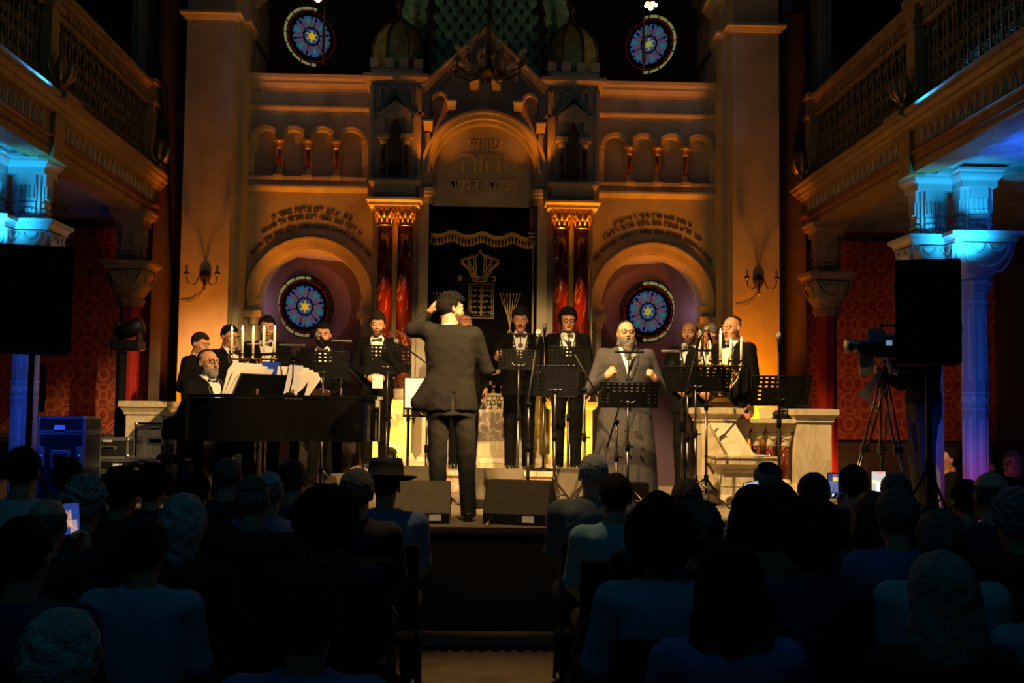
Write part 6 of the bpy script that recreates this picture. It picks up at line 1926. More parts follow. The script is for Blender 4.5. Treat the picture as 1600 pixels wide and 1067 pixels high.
    if style == 'robe':
        mb = MB()
        for z in (.60,.72): mb.ball(TM @ Vector((.05,-.205*depth,z)), .011, 8, 6); mb.ball(TM @ Vector((-.05,-.205*depth,z)), .011, 8, 6)
        emit_mb('coat_buttons', mb, 'satin')
    # --- trousers and shoes
    g3 = Grid((lo[0], lo[1], 0), (hi[0], hi[1], max(q[0][2] for q in legs.values())+.16), vox); P = g3.P; Pt = tf(P, TM)
    pel = column(Pt, scaleprof([(.80,.15,.11,.01),(.88,.172,.122,.01),(.98,.158,.112,.005),(1.04,.15,.105,0)], bulk, depth))
    d = pel
    lg = None
    for s in (1, -1):
        q = [Vector(p) for p in legs[s]]; an = q[2]+(q[2]-q[1]).normalized()*.045
        x = smin(cap(P, q[0], q[1], .094*(.5+.5*bulk), .071), cap(P, q[1], an, .070, .060), .03)
        lg = x if lg is None else smin(lg, x, .008)
    d = smin(d, lg, .04)+.003*wob(P, 38, 2)
    d = np.maximum(d, .035-P[2])
    emit('trousers', [g3.nets(d)], bottom)
    if shoes:
        for s in (1, -1):
            q = [Vector(p) for p in legs[s]]; a = q[2]
            fw = (0.02*s, -1, 0)
            if abs(legs[s][1][1]-legs[s][2][1]) > 9: pass
            g4 = Grid((a.x-.09, a.y-.22, 0), (a.x+.09, a.y+.11, .16), .009); P4 = g4.P
            d = smin(cap(P4, (a.x, a.y+.03, .045), (a.x+s*.012, a.y-.13, .032), .040, .036), cap(P4, (a.x,a.y+.0,.06),(a.x,a.y,.11), .040,.038), .03)
            d = np.maximum(d, .004-P4[2]); d = np.minimum(d, np.maximum(cap(P4, (a.x,a.y+.03,.02),(a.x+s*.012,a.y-.13,.02),.043,.040), P4[2]-.014)); d = np.maximum(d, .001-P4[2])
            emit('shoe', [g4.nets(d)], 'shoe')
    # --- head furniture
    if hair:
        hv, hq = hair_mesh(hair); emit('hair', [(xf(hv, HM), hq)], hairm)
    if beard:
        hv, hq = hair_mesh(beard); emit('moustache' if beard == 'moustache' else 'beard', [(xf(hv, HM), hq)], beardm or ('stubble' if beard == 'stubble' else hairm))
    if detail:
        for s in (1, -1):
            mb = MB(); brow_part(mb, s); mb.moved(HM); emit_mb('eyebrow', mb, hairm)
            mb = MB().ball((s*.031,-.086,.013), .0132, 12, 8, HM); e = emit_mb('eye', mb, 'eye')
            mb = MB().ball((s*.031,-.0955,.0115), (.0062,.0042,.0062), 10, 6, HM); emit_mb('iris', mb, 'iris', e)
        mb = MB().ball((0,-.090,-.0585-mouth*.3), (.021,.010,.003+mouth*.45), 12, 8, HM)
        mb.tube([HM @ Vector(p) for p in ((-.020,-.0935,-.0545),(-.006,-.1005,-.0525),(.006,-.1005,-.0525),(.020,-.0935,-.0545))], .0032, 6)
        mb.tube([HM @ Vector(p) for p in ((-.017,-.0935,-.063-mouth*.6),(0,-.0995,-.066-mouth*.6),(.017,-.0935,-.063-mouth*.6))], .0038, 6)
        emit_mb('mouth', mb, 'lip')
    if glasses:
        mb = MB()
        for s in (-1, 1):
            c = (s*.033,-.108,.012)
            mb.tube([HM @ Vector((c[0]+.026*math.cos(a)*(1 if abs(math.cos(a)) < .8 else .95), c[1]+.006*abs(math.cos(a)), c[2]+.019*math.sin(a))) for a in [2*PI*i/16 for i in range(16)]], .0034, 5, closed=True)
            mb.tube([HM @ Vector((s*.058,-.102,.018)), HM @ Vector((s*.080,-.05,.018)), HM @ Vector((s*.083,.01,.014)), HM @ Vector((s*.080,.03,-.005))], .0022, 5)
        mb.tube([HM @ Vector((-.008,-.110,.016)), HM @ Vector((0,-.112,.019)), HM @ Vector((.008,-.110,.016))], .0022, 5)
        gl = emit_mb('glasses', mb, 'frame')
    if kippah:
        V, Q = kippah_mesh(); emit('skullcap', [(xf(V, HM), Q)], 'kippah' if kippah is True else kippah)
    return t if not data_only else out
def kippah_mesh():
    if 'kip' not in HC_:
        g = Grid((-.1,-.1,.0), (.1,.14,.17), .006); P = g.P
        d = ell(P, (0,.012,.035), (.077+.014,.098+.014,.086+.014))
        # a cap tilted to the back of the crown
        dd = np.sqrt(P[0]**2+(P[1]-.055)**2+(P[2]-.115)**2)-.078
        d = np.maximum(d, dd*.7); d = np.maximum(d, -(ell(P, (0,.012,.035), (.077+.002,.098+.002,.086+.002))))
        HC_['kip'] = g.nets(d)
    return HC_['kip']
# ================================================================== PERFORMERS
def RZ(d): return math.radians(d)
ZP = .97
SIT = .40
FAR = {1: ((.09,0,.50),(.15,-.42,.50),(.15,-.40,.09)), -1: ((-.09,0,.50),(-.15,-.42,.50),(-.15,-.40,.09))}
# conductor : back to the hall, left arm raised beside the head, face turned to the right
figure('person', 'conductor in a dark grey suit, back to the hall, one arm raised by the head', (-.27, 8.95, ZS), RZ(178), 1.75,
       L=(((.315,-.05,1.47),(.205,-.15,1.60)), (-.45,-.30,.80), (-.75,-.35,-.5), 'open'),
       R=(((-.265,-.10,1.17),(-.075,-.30,1.37)), (.3,-.2,.9), (.6,-.6,.2), 'hold'),
       lean=(.03,.03,0), head=(.02,-.95,.05), hair='curltop', hairm='hair_black', beard='stubble', style='conductor', top='suit_grey', bottom='trousers_grey', skin='skin', bulk=1.03,
       legs={1: ((.095,.0,.92),(.10,-.02,.50),(.085,.03,.09)), -1: ((-.095,.0,.92),(-.12,-.03,.50),(-.145,.02,.09))}, raise_=(.05,.0), flap=((.13,.02,1.06),(.255,.03,.90),.075,.060), vox=.0105, hem=.84, bow=False, mouth=.004)
# pianist
figure('person', 'bespectacled pianist with a grey beard and black skullcap at the piano', (T40(-.38,.0,0)[0], T40(-.38,.0,0)[1], ZS), -TH+PI/2, 1.79,
       L=(((.27,-.10,.76),(.20,-.40,.73)), (0,-1,-.1), (0,-.1,-1), 'keys'), R=(((-.27,-.10,.76),(-.20,-.40,.73)), (0,-1,-.1), (0,-.1,-1), 'keys'),
       drop=SIT, legs=FAR, head=(-.02,-.05,0), hair='bald', hairm='hair_pepper', beard='beard', beardm='hair_grey', glasses=True, kippah=True, bulk=1.22, depth=1.25, jaw=1.08, mouth=.004, vox=.012)
# soloist
figure('person', 'bearded soloist in a long slate-grey coat singing into the microphone with raised hands', (1.27, 10.3, ZS), RZ(2), 1.665,
       L=(((.335,-.02,1.10),(.225,-.27,1.20)), (-.45,-.45,.55), (-.6,.7,-.2), 'fist'), R=(((-.335,-.02,1.10),(-.225,-.27,1.22)), (.45,-.45,.55), (.6,.7,-.2), 'fist'),
       head=(-.06,0,0), hair='bald', hairm='hair_pepper', beard='longbeard', beardm='beard_tan', glasses=True, kippah=True, style='robe', top='robe', bottom='robe', bulk=1.28, depth=1.35, jaw=1.12, mouth=.006, look=0.2, bow=False, vox=.013)
CH = [
 (-2.92,11.95,ZS,66,1.61,'singer with a black skullcap seen in profile, head bowed, at far left',dict(hair='short',hairm='hair_brown',kippah=True,head=(.28,0,0))),
 (-2.745,12.55,ZS,52,1.735,'young singer with glasses and dark hair behind the pianist',dict(hair='short',hairm='hair_black',glasses=True,kippah='hair_pepper',head=(.22,0,0),skin='skin')),
 (-2.42,12.98,ZS,14,1.875,'tall singer with greying stubble behind the left candles',dict(hair='short',hairm='hair_black',beard='stubble',beardm='hair_grey',head=(.18,.1,.06),mouth=.01,skin='skin')),
 (-1.66,12.0,ZS,6,1.735,'singer with a full black beard below the left round window',dict(hair='short',hairm='hair_black',beard='beard',head=(.14,0,.04),mouth=.008,skin='skin')),
 (-1.14,12.5,ZP,4,1.655,'singer with trimmed beard holding a card, left of the conductor',dict(hair='quiff',hairm='hair_brown',beard='stubble',head=(.10,0,.05),mouth=.010,L='clasp',R='clasp')),
 (-.20,12.75,ZP,8,1.73,'singer with a black beard half hidden behind the conductor',dict(hair='short',hairm='hair_black',beard='beard',head=(.10,.3,0),L='hang',R='hang',skin='skin_dark',bulk=1.12)),
 (.41,12.5,ZP,0,1.735,'singer with a moustache looking down, in front of the black curtain',dict(hair='quiff',hairm='hair_black',beard='moustache',head=(.20,-.05,0),R=(((-.27,-.02,1.16),(-.26,-.22,1.20)),(.1,-.75,.45),(.9,.2,.2),'hold'),L='book',skin='skin2')),
 (.93,12.5,ZP,-4,1.74,'curly-haired singer with glasses before the red columns right of the curtain',dict(hair='curly',hairm='hair_black',glasses=True,head=(.16,.1,0),L='hang',R='hang')),
 (2.31,12.72,ZS,-18,1.87,'balding singer with a short beard behind the right-hand microphone',dict(hair='bald',hairm='hair_brown',beard='stubble',glasses=False,head=(.04,-.15,0),mouth=.012,L='clasp',R='clasp')),
 (2.45,12.28,ZS,-14,1.80,'singer with grey hair and dark glasses bending over behind the candles',dict(hair='short',hairm='hair_pepper',glasses=True,kippah=True,head=(.34,.1,.12),mouth=.008,skin='skin_dark')),
 (2.60,11.88,ZS,-52,1.86,'tall bald singer with a black skullcap at the right behind the balustrade',dict(hair=None,hairm='hair_pepper',kippah=True,head=(.12,0,0),mouth=.010,L='hang',R='hang',bulk=1.08)),
]
for x, y, z, rz, h, lab, kw in CH:
    figure('person', lab+', in black tuxedo', (x, y, z), RZ(rz), h, group='choir singers in black tuxedos', **kw)
o = MB().bbox((0,0,0),(.11,.01,.15),.002).build('song_card', M['paper']); o.location = (-1.11,12.27,1.90); o.rotation_euler = (-.3,0,.1)
tag(o, 'cream card in the hands of the singer left of the conductor', 'card')
o = thing('score_folder', 'white score pages glimpsed beside the conductor jacket', 'music', (-.52, 10.6, 1.60), .1)
MB().bbox((0,0,.16),(.40,.012,.28),.003,Matrix.Rotation(-.25,4,'X')).build('open_page', M['paper'], o); MB().bbox((0,.012,.16),(.43,.008,.30),.003,Matrix.Rotation(-.25,4,'X')).build('cover', M['black'], o)
music_stand(-.52, 10.66, ZS, 1.66, .44, .12, 'low music stand hidden behind the conductor', 0.1)
# camera operator
figure('person', 'camera operator in dark clothes reaching up to the video camera', (3.80, 9.87, ZS), RZ(-88), 1.76,
       L=(((.20,-.14,1.10),(.12,-.33,1.24)), (-.1,-.25,1), (-.5,-.8,0), 'hold'), R=(((-.22,-.10,1.12),(-.18,-.32,1.22)), (.2,-.5,.7), (.5,-.8,0), 'hold'),
       hair='short', hairm='hair_black', style='seat', top='suit', bottom='trousers_grey', bulk=1.1, sleeve=.62, bow=False)

# ================================================================== AUDIENCE
SD = .45
LEGS = {1: ((.09,0,.47),(.13,-.40,.47),(.13,-.33,.09)), -1: ((-.09,0,.47),(-.13,-.40,.47),(-.13,-.33,.09))}
LAP = (((.222,-.03,.74),(.12,-.28,.60)), (-.5,-.75,-.1), (0,-.1,-1), 'relaxed')
def seated(**k):
    kw = dict(L=LAP, R=mirror_arm(LAP), drop=SD, legs=LEGS, style='tee', detail=False, hair=None, vox=.019, top='suit', bottom='suit', data_only=True, shoes=False, look=0.0)
    kw.update(k); return figure('p', 'p', (0,0,0), **kw)
PRO = {'m': seated(bulk=.98), 'f': seated(bulk=.86), 'b': seated(bulk=1.1, depth=1.12)}
HMS = Matrix.Translation((0,0,-SD)) @ Matrix.Translation((0,-.012,1.63))
HAIRME = {}
def hair_data(kind):
    if kind not in HAIRME:
        V, Q = kippah_mesh() if kind == 'kippah' else hair_mesh(kind)
        HAIRME[kind] = mesh_np('hair', [(xf(V, HMS), Q)], M['hair_black'])
    return HAIRME[kind]
CL = {}
def cloth(name, col):
    if name not in CL: CL[name] = mat(name, col, .85, bump=.3, bscale=14, var=.1, vscale=6)
    return CL[name]
cloth('dark_cloth', (.012,.012,.014)); cloth('white_cotton', (.50,.52,.56)); cloth('pale_blue_cotton', (.20,.30,.42)); cloth('teal_linen', (.16,.36,.42)); cloth('blue_cotton', (.08,.14,.32)); cloth('grey_wool', (.11,.13,.16)); cloth('green_knit', (.07,.10,.03)); cloth('navy_cloth', (.02,.03,.07)); cloth('red_brown_cloth', (.06,.02,.015)); cloth('striped_blue', (.10,.17,.33))
M['hat'] = mat('black_felt', (.008,.008,.009), .8, sheen=.1)
M['cap_green'] = mat('green_velvet_cap', (.01,.07,.05), .7); M['cap_teal'] = mat('pale_teal_cap', (.18,.36,.40), .7); M['scarf'] = mat('pale_silk', (.34,.36,.38), .6)
def assign(o, m):
    o.material_slots[0].link = 'OBJECT'; o.material_slots[0].material = m
def hat_mb():
    mb = MB()
    prof = [(.0,.10),(.085,.105),(.098,.09),(.106,.0),(.108,-.02)]
    mb.lathe([(.108,-.02),(.150,-.028),(.185,-.012),(.188,-.008),(.15,-.022),(.108,-.012),(.104,.06),(.092,.098),(.05,.090),(.0,.085)], (0,.01,.075), 28, None, sy=1.12)
    return mb
def sit(x, y, top, proto, hair, hairm, clothn, label, rz=180, cap=None, skin='skin', name='person', hat=False, phone=None):
    k = top/1.31
    t = thing(name, label, 'person', (x, y, 0), RZ(rz), 'seated audience')
    t.scale = (k, k, k)
    for nm, me, m in PRO[proto]:
        o = link(bpy.data.objects.new(nm, me), t)
        assign(o, M[skin] if nm == 'body' else (CL[clothn] if nm == 'shirt' else CL['dark_cloth']))
    if hair:
        o = link(bpy.data.objects.new('hair', hair_data(hair)), t); assign(o, M[hairm])
    if cap:
        o = link(bpy.data.objects.new('skullcap', hair_data('kippah')), t); assign(o, M[cap])
    if hat:
        mb = hat_mb().moved(HMS @ Matrix.Rotation(.10,4,'X')); mb.build('brimmed_hat', M['hat'], t)
    return t
S = sit
S(-2.48,6.90,1.282,'m','short','hair_black','dark_cloth','dark-haired listener in the front row at the far left, just below the blue flight case',178)
S(-1.99,6.90,1.234,'f','curly','hair_black','dark_cloth','dark-haired listener in the front row below the white-labelled flight case',172)
S(-1.55,6.90,1.302,'m','crop','hair_pepper','dark_cloth','listener with a cropped grey head in front of the pianist bench',180)
S(-1.17,6.90,1.284,'m','short','hair_auburn','navy_cloth','auburn-haired listener in front of the thick piano leg',178)
S(-.60,6.65,1.272,'b','crop','hair_black','striped_blue','man in a black brimmed hat and blue striped shirt on the aisle, left block',178,hat=True)
S(-2.48,6.20,1.367,'m','short','hair_black','white_cotton','tall dark-haired listener in a pale shirt at the left edge',184)
S(-1.96,6.20,1.251,'f','curly','hair_brown','dark_cloth','curly-haired listener below the cable drum',165)
S(-1.58,6.20,1.247,'m','short','hair_black','dark_cloth','black-haired listener right below the keyboard end of the piano',182)
S(-1.20,6.28,1.246,'m','crop','hair_grey','blue_cotton','listener in a pale teal skullcap and blue shirt',176,cap='cap_teal')
S(-.70,6.00,1.277,'m','back','hair_pepper','dark_cloth','round-headed listener with teal-lit hair and a pale collar beside the brimmed hat',180)
S(-1.92,5.50,1.244,'f','curly','hair_white','dark_cloth','curly white-haired listener above the glowing phone on the left',182)
S(-1.14,5.50,1.270,'m','crop','hair_grey','dark_cloth','grey-haired listener in a small dark green skullcap',178,cap='cap_green')
S(-1.84,4.80,1.218,'m','bald','hair_pepper','dark_cloth','balding listener holding up the phone at the left',180)
S(-1.29,4.80,1.213,'f','wavy','hair_white','dark_cloth','wavy white-haired listener in black with a pale collar',184)
S(-1.48,3.60,1.238,'b','short','hair_black','navy_cloth','large dark-haired listener at the far left near the camera',180)
S(-1.28,4.20,1.180,'m','back','hair_brown','pale_blue_cotton','listener in a light blue shirt with thick brown hair, left block',178)
S(-.66,4.40,1.277,'f','afro','hair_black','dark_cloth','listener with a big cloud of black hair, on the aisle of the left block',180)
S(-.52,2.92,1.165,'m','back','hair_black','blue_cotton','dark-haired listener in a blue shirt closest to the aisle, left foreground',178)
S(-1.02,2.62,1.115,'f','wavy','hair_white','pale_blue_cotton','pale-haired listener in the lowest left foreground',182)
S(.61,6.80,1.351,'b','crop','hair_white','grey_wool','grey cropped-haired man in a blue-grey jacket in front of the dark monitor',180)
S(1.05,6.20,1.232,'f','short','hair_auburn','teal_linen','listener with spectacles pushed up on auburn hair, right block',172)
S(1.67,6.90,1.305,'m','crop','hair_grey','grey_wool','grey-haired man in a black skullcap before the marble balustrade',188,cap='kippah')
S(2.19,6.90,1.287,'m','short','hair_black','dark_cloth','listener filming behind the brighter of the two upright phones',178)
S(.64,6.00,1.266,'m','short','hair_black','teal_linen','dark-haired man in a bright teal shirt on the aisle, right block',180)
S(1.74,6.20,1.270,'f','short','hair_auburn','red_brown_cloth','listener filming behind the left of the two upright phones',184)
S(2.19,6.20,1.288,'m','crop','hair_pepper','dark_cloth','dark-haired listener with a grey rim of hair below the video tripod',180)
S(2.60,6.25,1.240,'m','short','hair_black','dark_cloth','black-haired listener in front of the purple-lit column',182)
S(.74,5.25,1.225,'f','back','hair_black','dark_cloth','black-haired listener directly behind the teal shirt',180)
S(1.36,5.50,1.261,'m','short','hair_black','dark_cloth','dark-haired listener in front of the red marble balusters',180)
S(1.78,5.40,1.219,'f','bob','hair_auburn','navy_cloth','auburn bob-haired listener below the phones',176)
S(2.44,5.60,1.328,'m','bald','hair_pepper','navy_cloth','bald teal-lit listener below the purple-lit column',182)
S(.80,4.62,1.215,'f','curly','hair_pepper','dark_cloth','greying curly-haired listener between the spectacles and the black curls',180)
S(1.08,4.85,1.276,'f','bob','hair_black','green_knit','black bob-haired listener in a dark green knit',178)
S(1.71,4.90,1.271,'m','back','hair_pepper','blue_cotton','listener with a smooth grey-green lit head and blue collar, right block',180)
S(2.23,4.90,1.262,'f','curly','hair_grey','dark_cloth','curly grey-haired listener at the right edge',180)
S(.54,4.00,1.267,'f','afro','hair_black','pale_blue_cotton','listener with bushy black hair in a pale blue blouse on the aisle, right block',180)
S(1.12,4.20,1.260,'f','afro','hair_brown','navy_cloth','listener with bushy brown hair in a navy top, right block',182)
S(1.61,4.20,1.237,'b','back','hair_pepper','teal_linen','broad listener in a teal shirt leaning right',176)
S(.60,3.20,1.220,'f','long','hair_brown','blue_cotton','long-haired woman in a blue blouse in the right foreground',180)
S(1.20,3.20,1.198,'f','long','hair_grey','dark_cloth','woman with long grey hair in the far right foreground',180)
S(1.86,3.90,1.117,'m','bald','hair_white','pale_blue_cotton','pale-shirted listener cut off by the right edge',184)
# faces under the right gallery
def aisle(x, y, top, rz, label, **k):
    kw = dict(L=LAP, R=mirror_arm(LAP), drop=SD, legs=LEGS, style='tee', vox=.02, top='suit', bottom='suit', shoes=False); kw.update(k)
    t = figure('person', label, (x, y, 0), RZ(rz), 1.75*top/1.31, group='seated audience', **kw)
    return t
aisle(4.80,11.7,1.28,-100,'listener with a moustache looking up under the right gallery, left of the purple column',hair='short',hairm='hair_brown',beard='moustache',head=(-.25,0,0))
aisle(5.34,12.0,1.28,-110,'listener in a pale skullcap under the right gallery, right of the purple column',hair='short',hairm='hair_black',kippah='scarf',skin='skin_dark')
aisle(5.14,11.0,1.27,-70,'woman with grey hair and glasses under the gallery at the right edge',hair='bob',hairm='hair_pepper',glasses=True,skin='skin_dark')
# phones
scr = {}
def emat(n, c, s): 
    if n not in scr: scr[n] = mat(n, c, .4, emit=c, estr=s)
    return scr[n]
def phone(x, y, z, label, rz=0, roll=0, w=.072, h=.152, cells=None, arm=None):
    t = thing('phone', label, 'phone', (x, y, z), rz)
    t.rotation_euler = (0, roll, rz)
    MB().bbox((0,0,0),(w,.009,h),.004).build('case', M['black'], t)
    for nm, col, st, x0, x1, z0, z1 in cells:
        MB().add([(x0*w,-.0056,z0*h),(x1*w,-.0056,z0*h),(x1*w,-.0056,z1*h),(x0*w,-.0056,z1*h)], [(0,1,2,3)]).build('screen', emat(nm, col, st), t)
    # the hand that holds it
    V, Q = place_hand('hold', (.03,.03,-.14), (-.15,-.05,1), (-.35,-.9,.1), False)
    V2 = V.copy(); return t
CA = [('screen_blue',(.04,.10,.5),.5,-.44,.44,-.30,.46),('screen_orange',(.85,.40,.16),.9,-.44,.0,-.12,.30),('screen_skin',(.75,.45,.3),.9,-.1,.3,-.28,.05)]
CB = [('screen_navy',(.05,.08,.22),.8,-.44,.44,-.46,.46),('screen_yellow',(.95,.65,.08),1.2,-.05,.40,.18,.33),('screen_stage',(.35,.36,.36),1.0,-.36,.36,-.22,.18),('screen_red',(.9,.05,.05),1.2,-.05,.3,.36,.42),('screen_white',(.9,.9,.95),1.2,-.1,.12,-.40,-.30),('screen_figure',(.08,.08,.1),.6,-.08,.06,-.22,.0)]
CC = [('screen_pale',(.42,.44,.38),1.5,-.44,.44,-.46,.46),('screen_yellow',(.95,.65,.08),1.2,-.42,-.18,.02,.14),('screen_yellow',(.95,.65,.08),1.2,.15,.42,.02,.14),('screen_red',(.9,.05,.05),1.2,-.15,.3,.38,.45),('screen_pearl',(.9,.9,.9),1.8,-.16,.16,-.25,.08),('screen_figure',(.08,.08,.1),.6,-.2,.12,-.46,-.28),('screen_record',(.95,.12,.10),1.2,.0,.14,-.44,-.34)]
CD = [('screen_ice',(.35,.45,.6),1.0,-.44,.44,-.46,.46),('screen_red',(.9,.05,.05),1.2,.1,.3,.1,.3),('screen_figure',(.08,.08,.1),.6,-.2,.0,-.4,.1)]
PH = [((-1.80,4.98,1.10),'phone with a glowing blue and orange picture held up at the left',.25,-.08,CA,(.072,.17)),((1.915,6.42,1.197),'darker of two upright phones filming the stage',0,0,CB,(.066,.145)),((2.20,6.50,1.205),'brighter of two upright phones filming the stage',0,0,CC,(.09,.15)),((1.15,5.18,1.262),'phone held level above the black bob, filming the stage',0,1.35,CD,(.05,.072))]
for (x,y,z), lab, rz, roll, cells, (w_, h_) in PH: phone(x, y, z, lab, rz, roll, w_, h_, cells)
def raised(x, y, ph, left, skin='skin', clothn='dark_cloth'):
    """forearm and hand reaching from a seated listener to the phone; child of that listener"""
    root = min((o for o in SC.objects if o.get('group') == 'seated audience' and o.parent is None), key=lambda o: (o.location.x-x)**2+(o.location.y-y)**2)
    p = Vector(ph)+Vector((.035*(1 if left else -1),.02,-.055)); w_ = p+Vector((0.03*(1 if left else -1),-.02,-.09)); e = w_+Vector((.07*(1 if left else -1),-.22,-.16)); s_ = Vector((x+.18*(1 if left else -1), y, .95))
    g = Grid([min(a[i] for a in (w_,e,s_))-.09 for i in range(3)], [max(a[i] for a in (w_,e,s_))+.09 for i in range(3)], .016)
    d = smin(cap(g.P, s_, e, .065, .052), cap(g.P, e, w_, .05, .036), .02)
    Mi = root.matrix_basis.inverted()
    def put(nm, part, m):
        me = mesh_np(nm, [(xf(part[0], Mi), part[1])], m); link(bpy.data.objects.new(nm, me), root)
    put('raised_sleeve', g.nets(d), CL[clothn])
    put('raised_hand', place_hand('hold', w_, (-.1 if left else .1,.25,1), (-.9 if left else .9,-.3,.1), left), M[skin])
raised(-1.84,4.80,PH[0][0],True); raised(1.74,6.20,PH[1][0],True,clothn='red_brown_cloth'); raised(2.19,6.90,PH[2][0],True) if False else None
raised(2.19,6.20,PH[2][0],True); raised(1.08,4.85,PH[3][0],False)
# chairs on the aisle
def chair_proto():
    t = thing('chair', 'black chair under the man in the brimmed hat', 'chair', (0,0,0), PI, 'audience chairs along the aisle')
    MB().bbox((0,.04,.345),(.44,.42,.05),.02).build('seat', M['black'], t)
    MB().bbox((0,.29,.70),(.42,.035,.34),.015).build('backrest', M['black'], t)
    for sx in (-1,1):
        MB().tube([(sx*.20,-.14,.33),(sx*.21,-.16,.0)], .011, 7).build('leg', M['black_metal'], t)
        MB().tube([(sx*.20,.28,.86),(sx*.20,.26,.35),(sx*.21,.30,.0)], .011, 7).build('leg', M['black_metal'], t)
    return t
c0 = chair_proto()
for i, (x, y, lab) in enumerate(((-.60,6.65,None),(-.70,6.00,'black chair under the round-headed listener beside the brimmed hat'),(-.66,4.40,'black chair under the listener with the cloud of black hair'),(-.52,2.92,'black chair under the blue shirt in the left foreground'),(.61,6.80,'black chair under the grey cropped-haired man'),(.64,6.00,'black chair under the man in the teal shirt'),(.74,5.25,'black chair directly behind the teal shirt'),(.54,4.00,'black chair under the bushy black hair and pale blouse'),(.60,3.20,'black chair under the long-haired woman'))):
    c = c0 if i == 0 else copy_tree(c0)
    c.location = (x, y-.02, 0)
    if lab: c['label'] = lab
# fringe of the rug in the aisle
t = thing('aisle_rug', 'worn beige rug in the aisle before the stage', 'rug', (.08, 5.2, 0))
MB().box(-.55,.60,-2.8,2.55,0,.012).build('pile', mat('beige_rug', (.26,.18,.08), .95, bump=.3, bscale=120, var=.2, vscale=5), t)
w = MB()
for k in range(12):
    x = -.46+.085*k; w.box(x,x+.042,2.50,2.64,.004,.016)
w.box(-.5,.56,2.60,2.66,.004,.016)
w.build('dark_fringe', M['stage_cloth'], t)

# ================================================================== LIGHT
def light(name, kind, loc, col, power, target=None, size=.2, spot=60, blend=.5):
    l = bpy.data.lights.new(name, kind); l.color = col; l.energy = power
    if kind == 'SPOT': l.spot_size = math.radians(spot); l.spot_blend = blend; l.shadow_soft_size = size
    elif kind == 'POINT': l.shadow_soft_size = size
    elif kind == 'AREA': l.size = size
    o = link(bpy.data.objects.new(name, l)); o.location = loc
    if target is not None: o.rotation_euler = (Vector(target)-Vector(loc)).to_track_quat('-Z', 'Y').to_euler()
    return o
WARM = (1,.62,.25); OR = (1,.23,.0)
# stage lamps hung over the front of the stage, plus an added aisle fill
light('stage_key_left', 'SPOT', (-1.2,7.7,6.5), WARM, 4200, (2.0,11.25,1.1), .06, 36, .5)
light('stage_key_right', 'SPOT', (2.3,5.2,5.7), WARM, 4400, (-1.5,11.5,1.3), .08, 31, .4)
light('stage_key_centre', 'SPOT', (-.3,4.6,5.8), WARM, 3000, (.2,11.6,1.45), .08, 30, .4)
light('front_wash', 'SPOT', (.1,4.3,6.0), WARM, 700, (.1,9.3,1.25), .08, 27, .5)
light('aisle_fill', 'SPOT', (.1,7.2,6.0), WARM, 330, (.1,6.3,0), .1, 30, .8)  # added fill without a fixture, warms the aisle and front-row heads
light('soloist_spot', 'SPOT', (.2,4.6,5.6), (1,.84,.66), 200, (1.27,10.2,1.75), .05, 13, .6)
# amber uplighters behind the choir
for s in (-1, 1):
    light('amber_uplight', 'SPOT', (s*3.20,12.95,.95), OR, 450, (s*3.02,13.75,2.4), .10, 70, 1)
    light('amber_uplight', 'SPOT', (s*3.03,13.40,.95), OR, 420, (s*2.2,14.1,4.9), .05, 66, .8)
    light('column_uplight', 'SPOT', (s*1.03,12.90,1.60), OR, 760, (s*1.06,13.20,4.1), .03, 23, .7)
    light('arch_uplight', 'SPOT', (s*.53,13.335,4.225), OR, 13, (s*.30,13.30,5.3), .02, 75, .8)
    light('gable_uplight', 'SPOT', (s*.84,13.10,4.34), OR, 17, (s*.25,13.30,5.75), .03, 75, .8)
    light('pedestal_light', 'SPOT', (s*1.0,12.74,1.16), (1,.52,.04), 50, (s*1.03,13.2,1.45), .04, 120, .8)
    light('niche_wash', 'POINT', (s*2.75,14.8,2.9), (.70,.52,.66), 2.4, size=.3)
    # cyan and blue uplights at the gallery columns
    light('cyan_uplight', 'SPOT', (s*4.15,9.72,3.02), (.02,.50,1), 52, (s*4.27,10.25,3.55), .05, 105, .9)
    light('blue_column_wash', 'SPOT', (s*3.6,9.0,.9), (.03,.12,1), 32, (s*4.4,10.3,1.9), .1, 60, .8)
    light('balcony_cyan', 'SPOT', (s*3.68,10.12,4.50), (.02,.42,1), 26, (s*3.76,9.0,4.34), .02, 50, .8)
    light('soffit_blue', 'SPOT', (s*4.9,9.3,2.3), (.01,.14,1), 320, (s*5.0,8.9,3.85), .05, 85, .8)
light('magenta_wash', 'SPOT', (3.95,9.3,.3), (.75,.10,.85), 25, (4.48,10.2,1.0), .1, 40, .9)
light('damask_wash', 'SPOT', (4.1,12.6,.6), (1,.35,.10), 70, (4.8,14.3,1.7), .1, 75, .9)
light('damask_wash', 'SPOT', (-4.1,12.6,.6), (1,.30,.10), 18, (-4.8,14.3,1.7), .1, 75, .9)
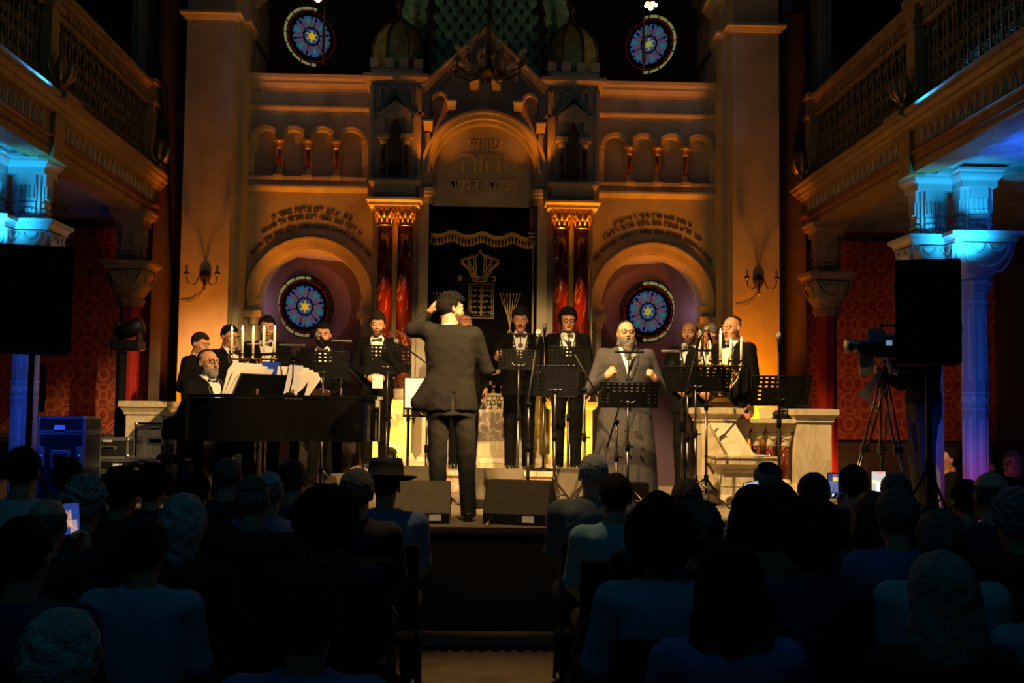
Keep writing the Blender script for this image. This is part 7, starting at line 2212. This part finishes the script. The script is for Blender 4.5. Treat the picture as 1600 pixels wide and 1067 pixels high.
light('gallery_spill', 'SPOT', (2.9,10.2,2.6), (1,.45,.2), 40, (4.95,11.6,1.15), .05, 22, .7)
light('case_blue', 'SPOT', (-3.0,8.9,2.3), (.02,.09,1), 120, (-3.65,10.1,1.15), .05, 24, .6)
light('case_warm', 'SPOT', (-1.9,7.6,3.2), (1,.7,.4), 60, (-3.2,11.2,1.1), .05, 16, .6)
# dim blue house light over the audience
light('house_blue', 'AREA', (-.3,1.2,7.5), (.02,.38,.64), 33, (0,4.6,0), 5)
light('house_dim', 'AREA', (0,6,9.3), (.50,.56,.62), 7, (0,12,3), 6)
for s in (-2.27, 2.37):
    light('candle_glow', 'POINT', (s,11.36,2.42), (1,.55,.18), 5, size=.12)
for x in (-1.93,1.90): light('pendant_glow', 'POINT', (x,12.9,6.2), (1,.65,.3), 2, size=.05)

wd = bpy.data.worlds.new('hall'); SC.world = wd; wd.use_nodes = True
wd.node_tree.nodes['Background'].inputs['Color'].default_value = (.002,.002,.003,1)
wd.node_tree.nodes['Background'].inputs['Strength'].default_value = 1

# ================================================================== CAMERA
cd = bpy.data.cameras.new('camera'); co = link(bpy.data.objects.new('camera', cd)); SC.camera = co
F_, VX, VY, ROLL = 1800., 735., 645., math.radians(.8)
d = Vector((VX-800, -(VY-533.5), F_)).normalized()
x = Vector((math.cos(ROLL), -math.sin(ROLL), 0)); x.z = -(x.x*d.x+x.y*d.y)/d.z; x.normalize()
z = x.cross(d)
if z.y < 0: z = -z
# camera axes in world coordinates (rows: world x,y,z)
R = Matrix(((x.x, x.y, -x.z), (d.x, d.y, -d.z), (z.x, z.y, -z.z)))
co.matrix_world = Matrix.Translation((-.12,0,1.58)) @ R.to_4x4()
cd.sensor_width = 36; cd.lens = 36*F_/1600; cd.clip_start = .05; cd.clip_end = 60
SC.view_settings.view_transform = 'Standard'; SC.view_settings.look = 'None'; SC.view_settings.gamma = 1; SC.view_settings.exposure = 0
SC.view_settings.use_curve_mapping = False
SC.cycles.use_denoising = True
SC.cycles.max_bounces = 6
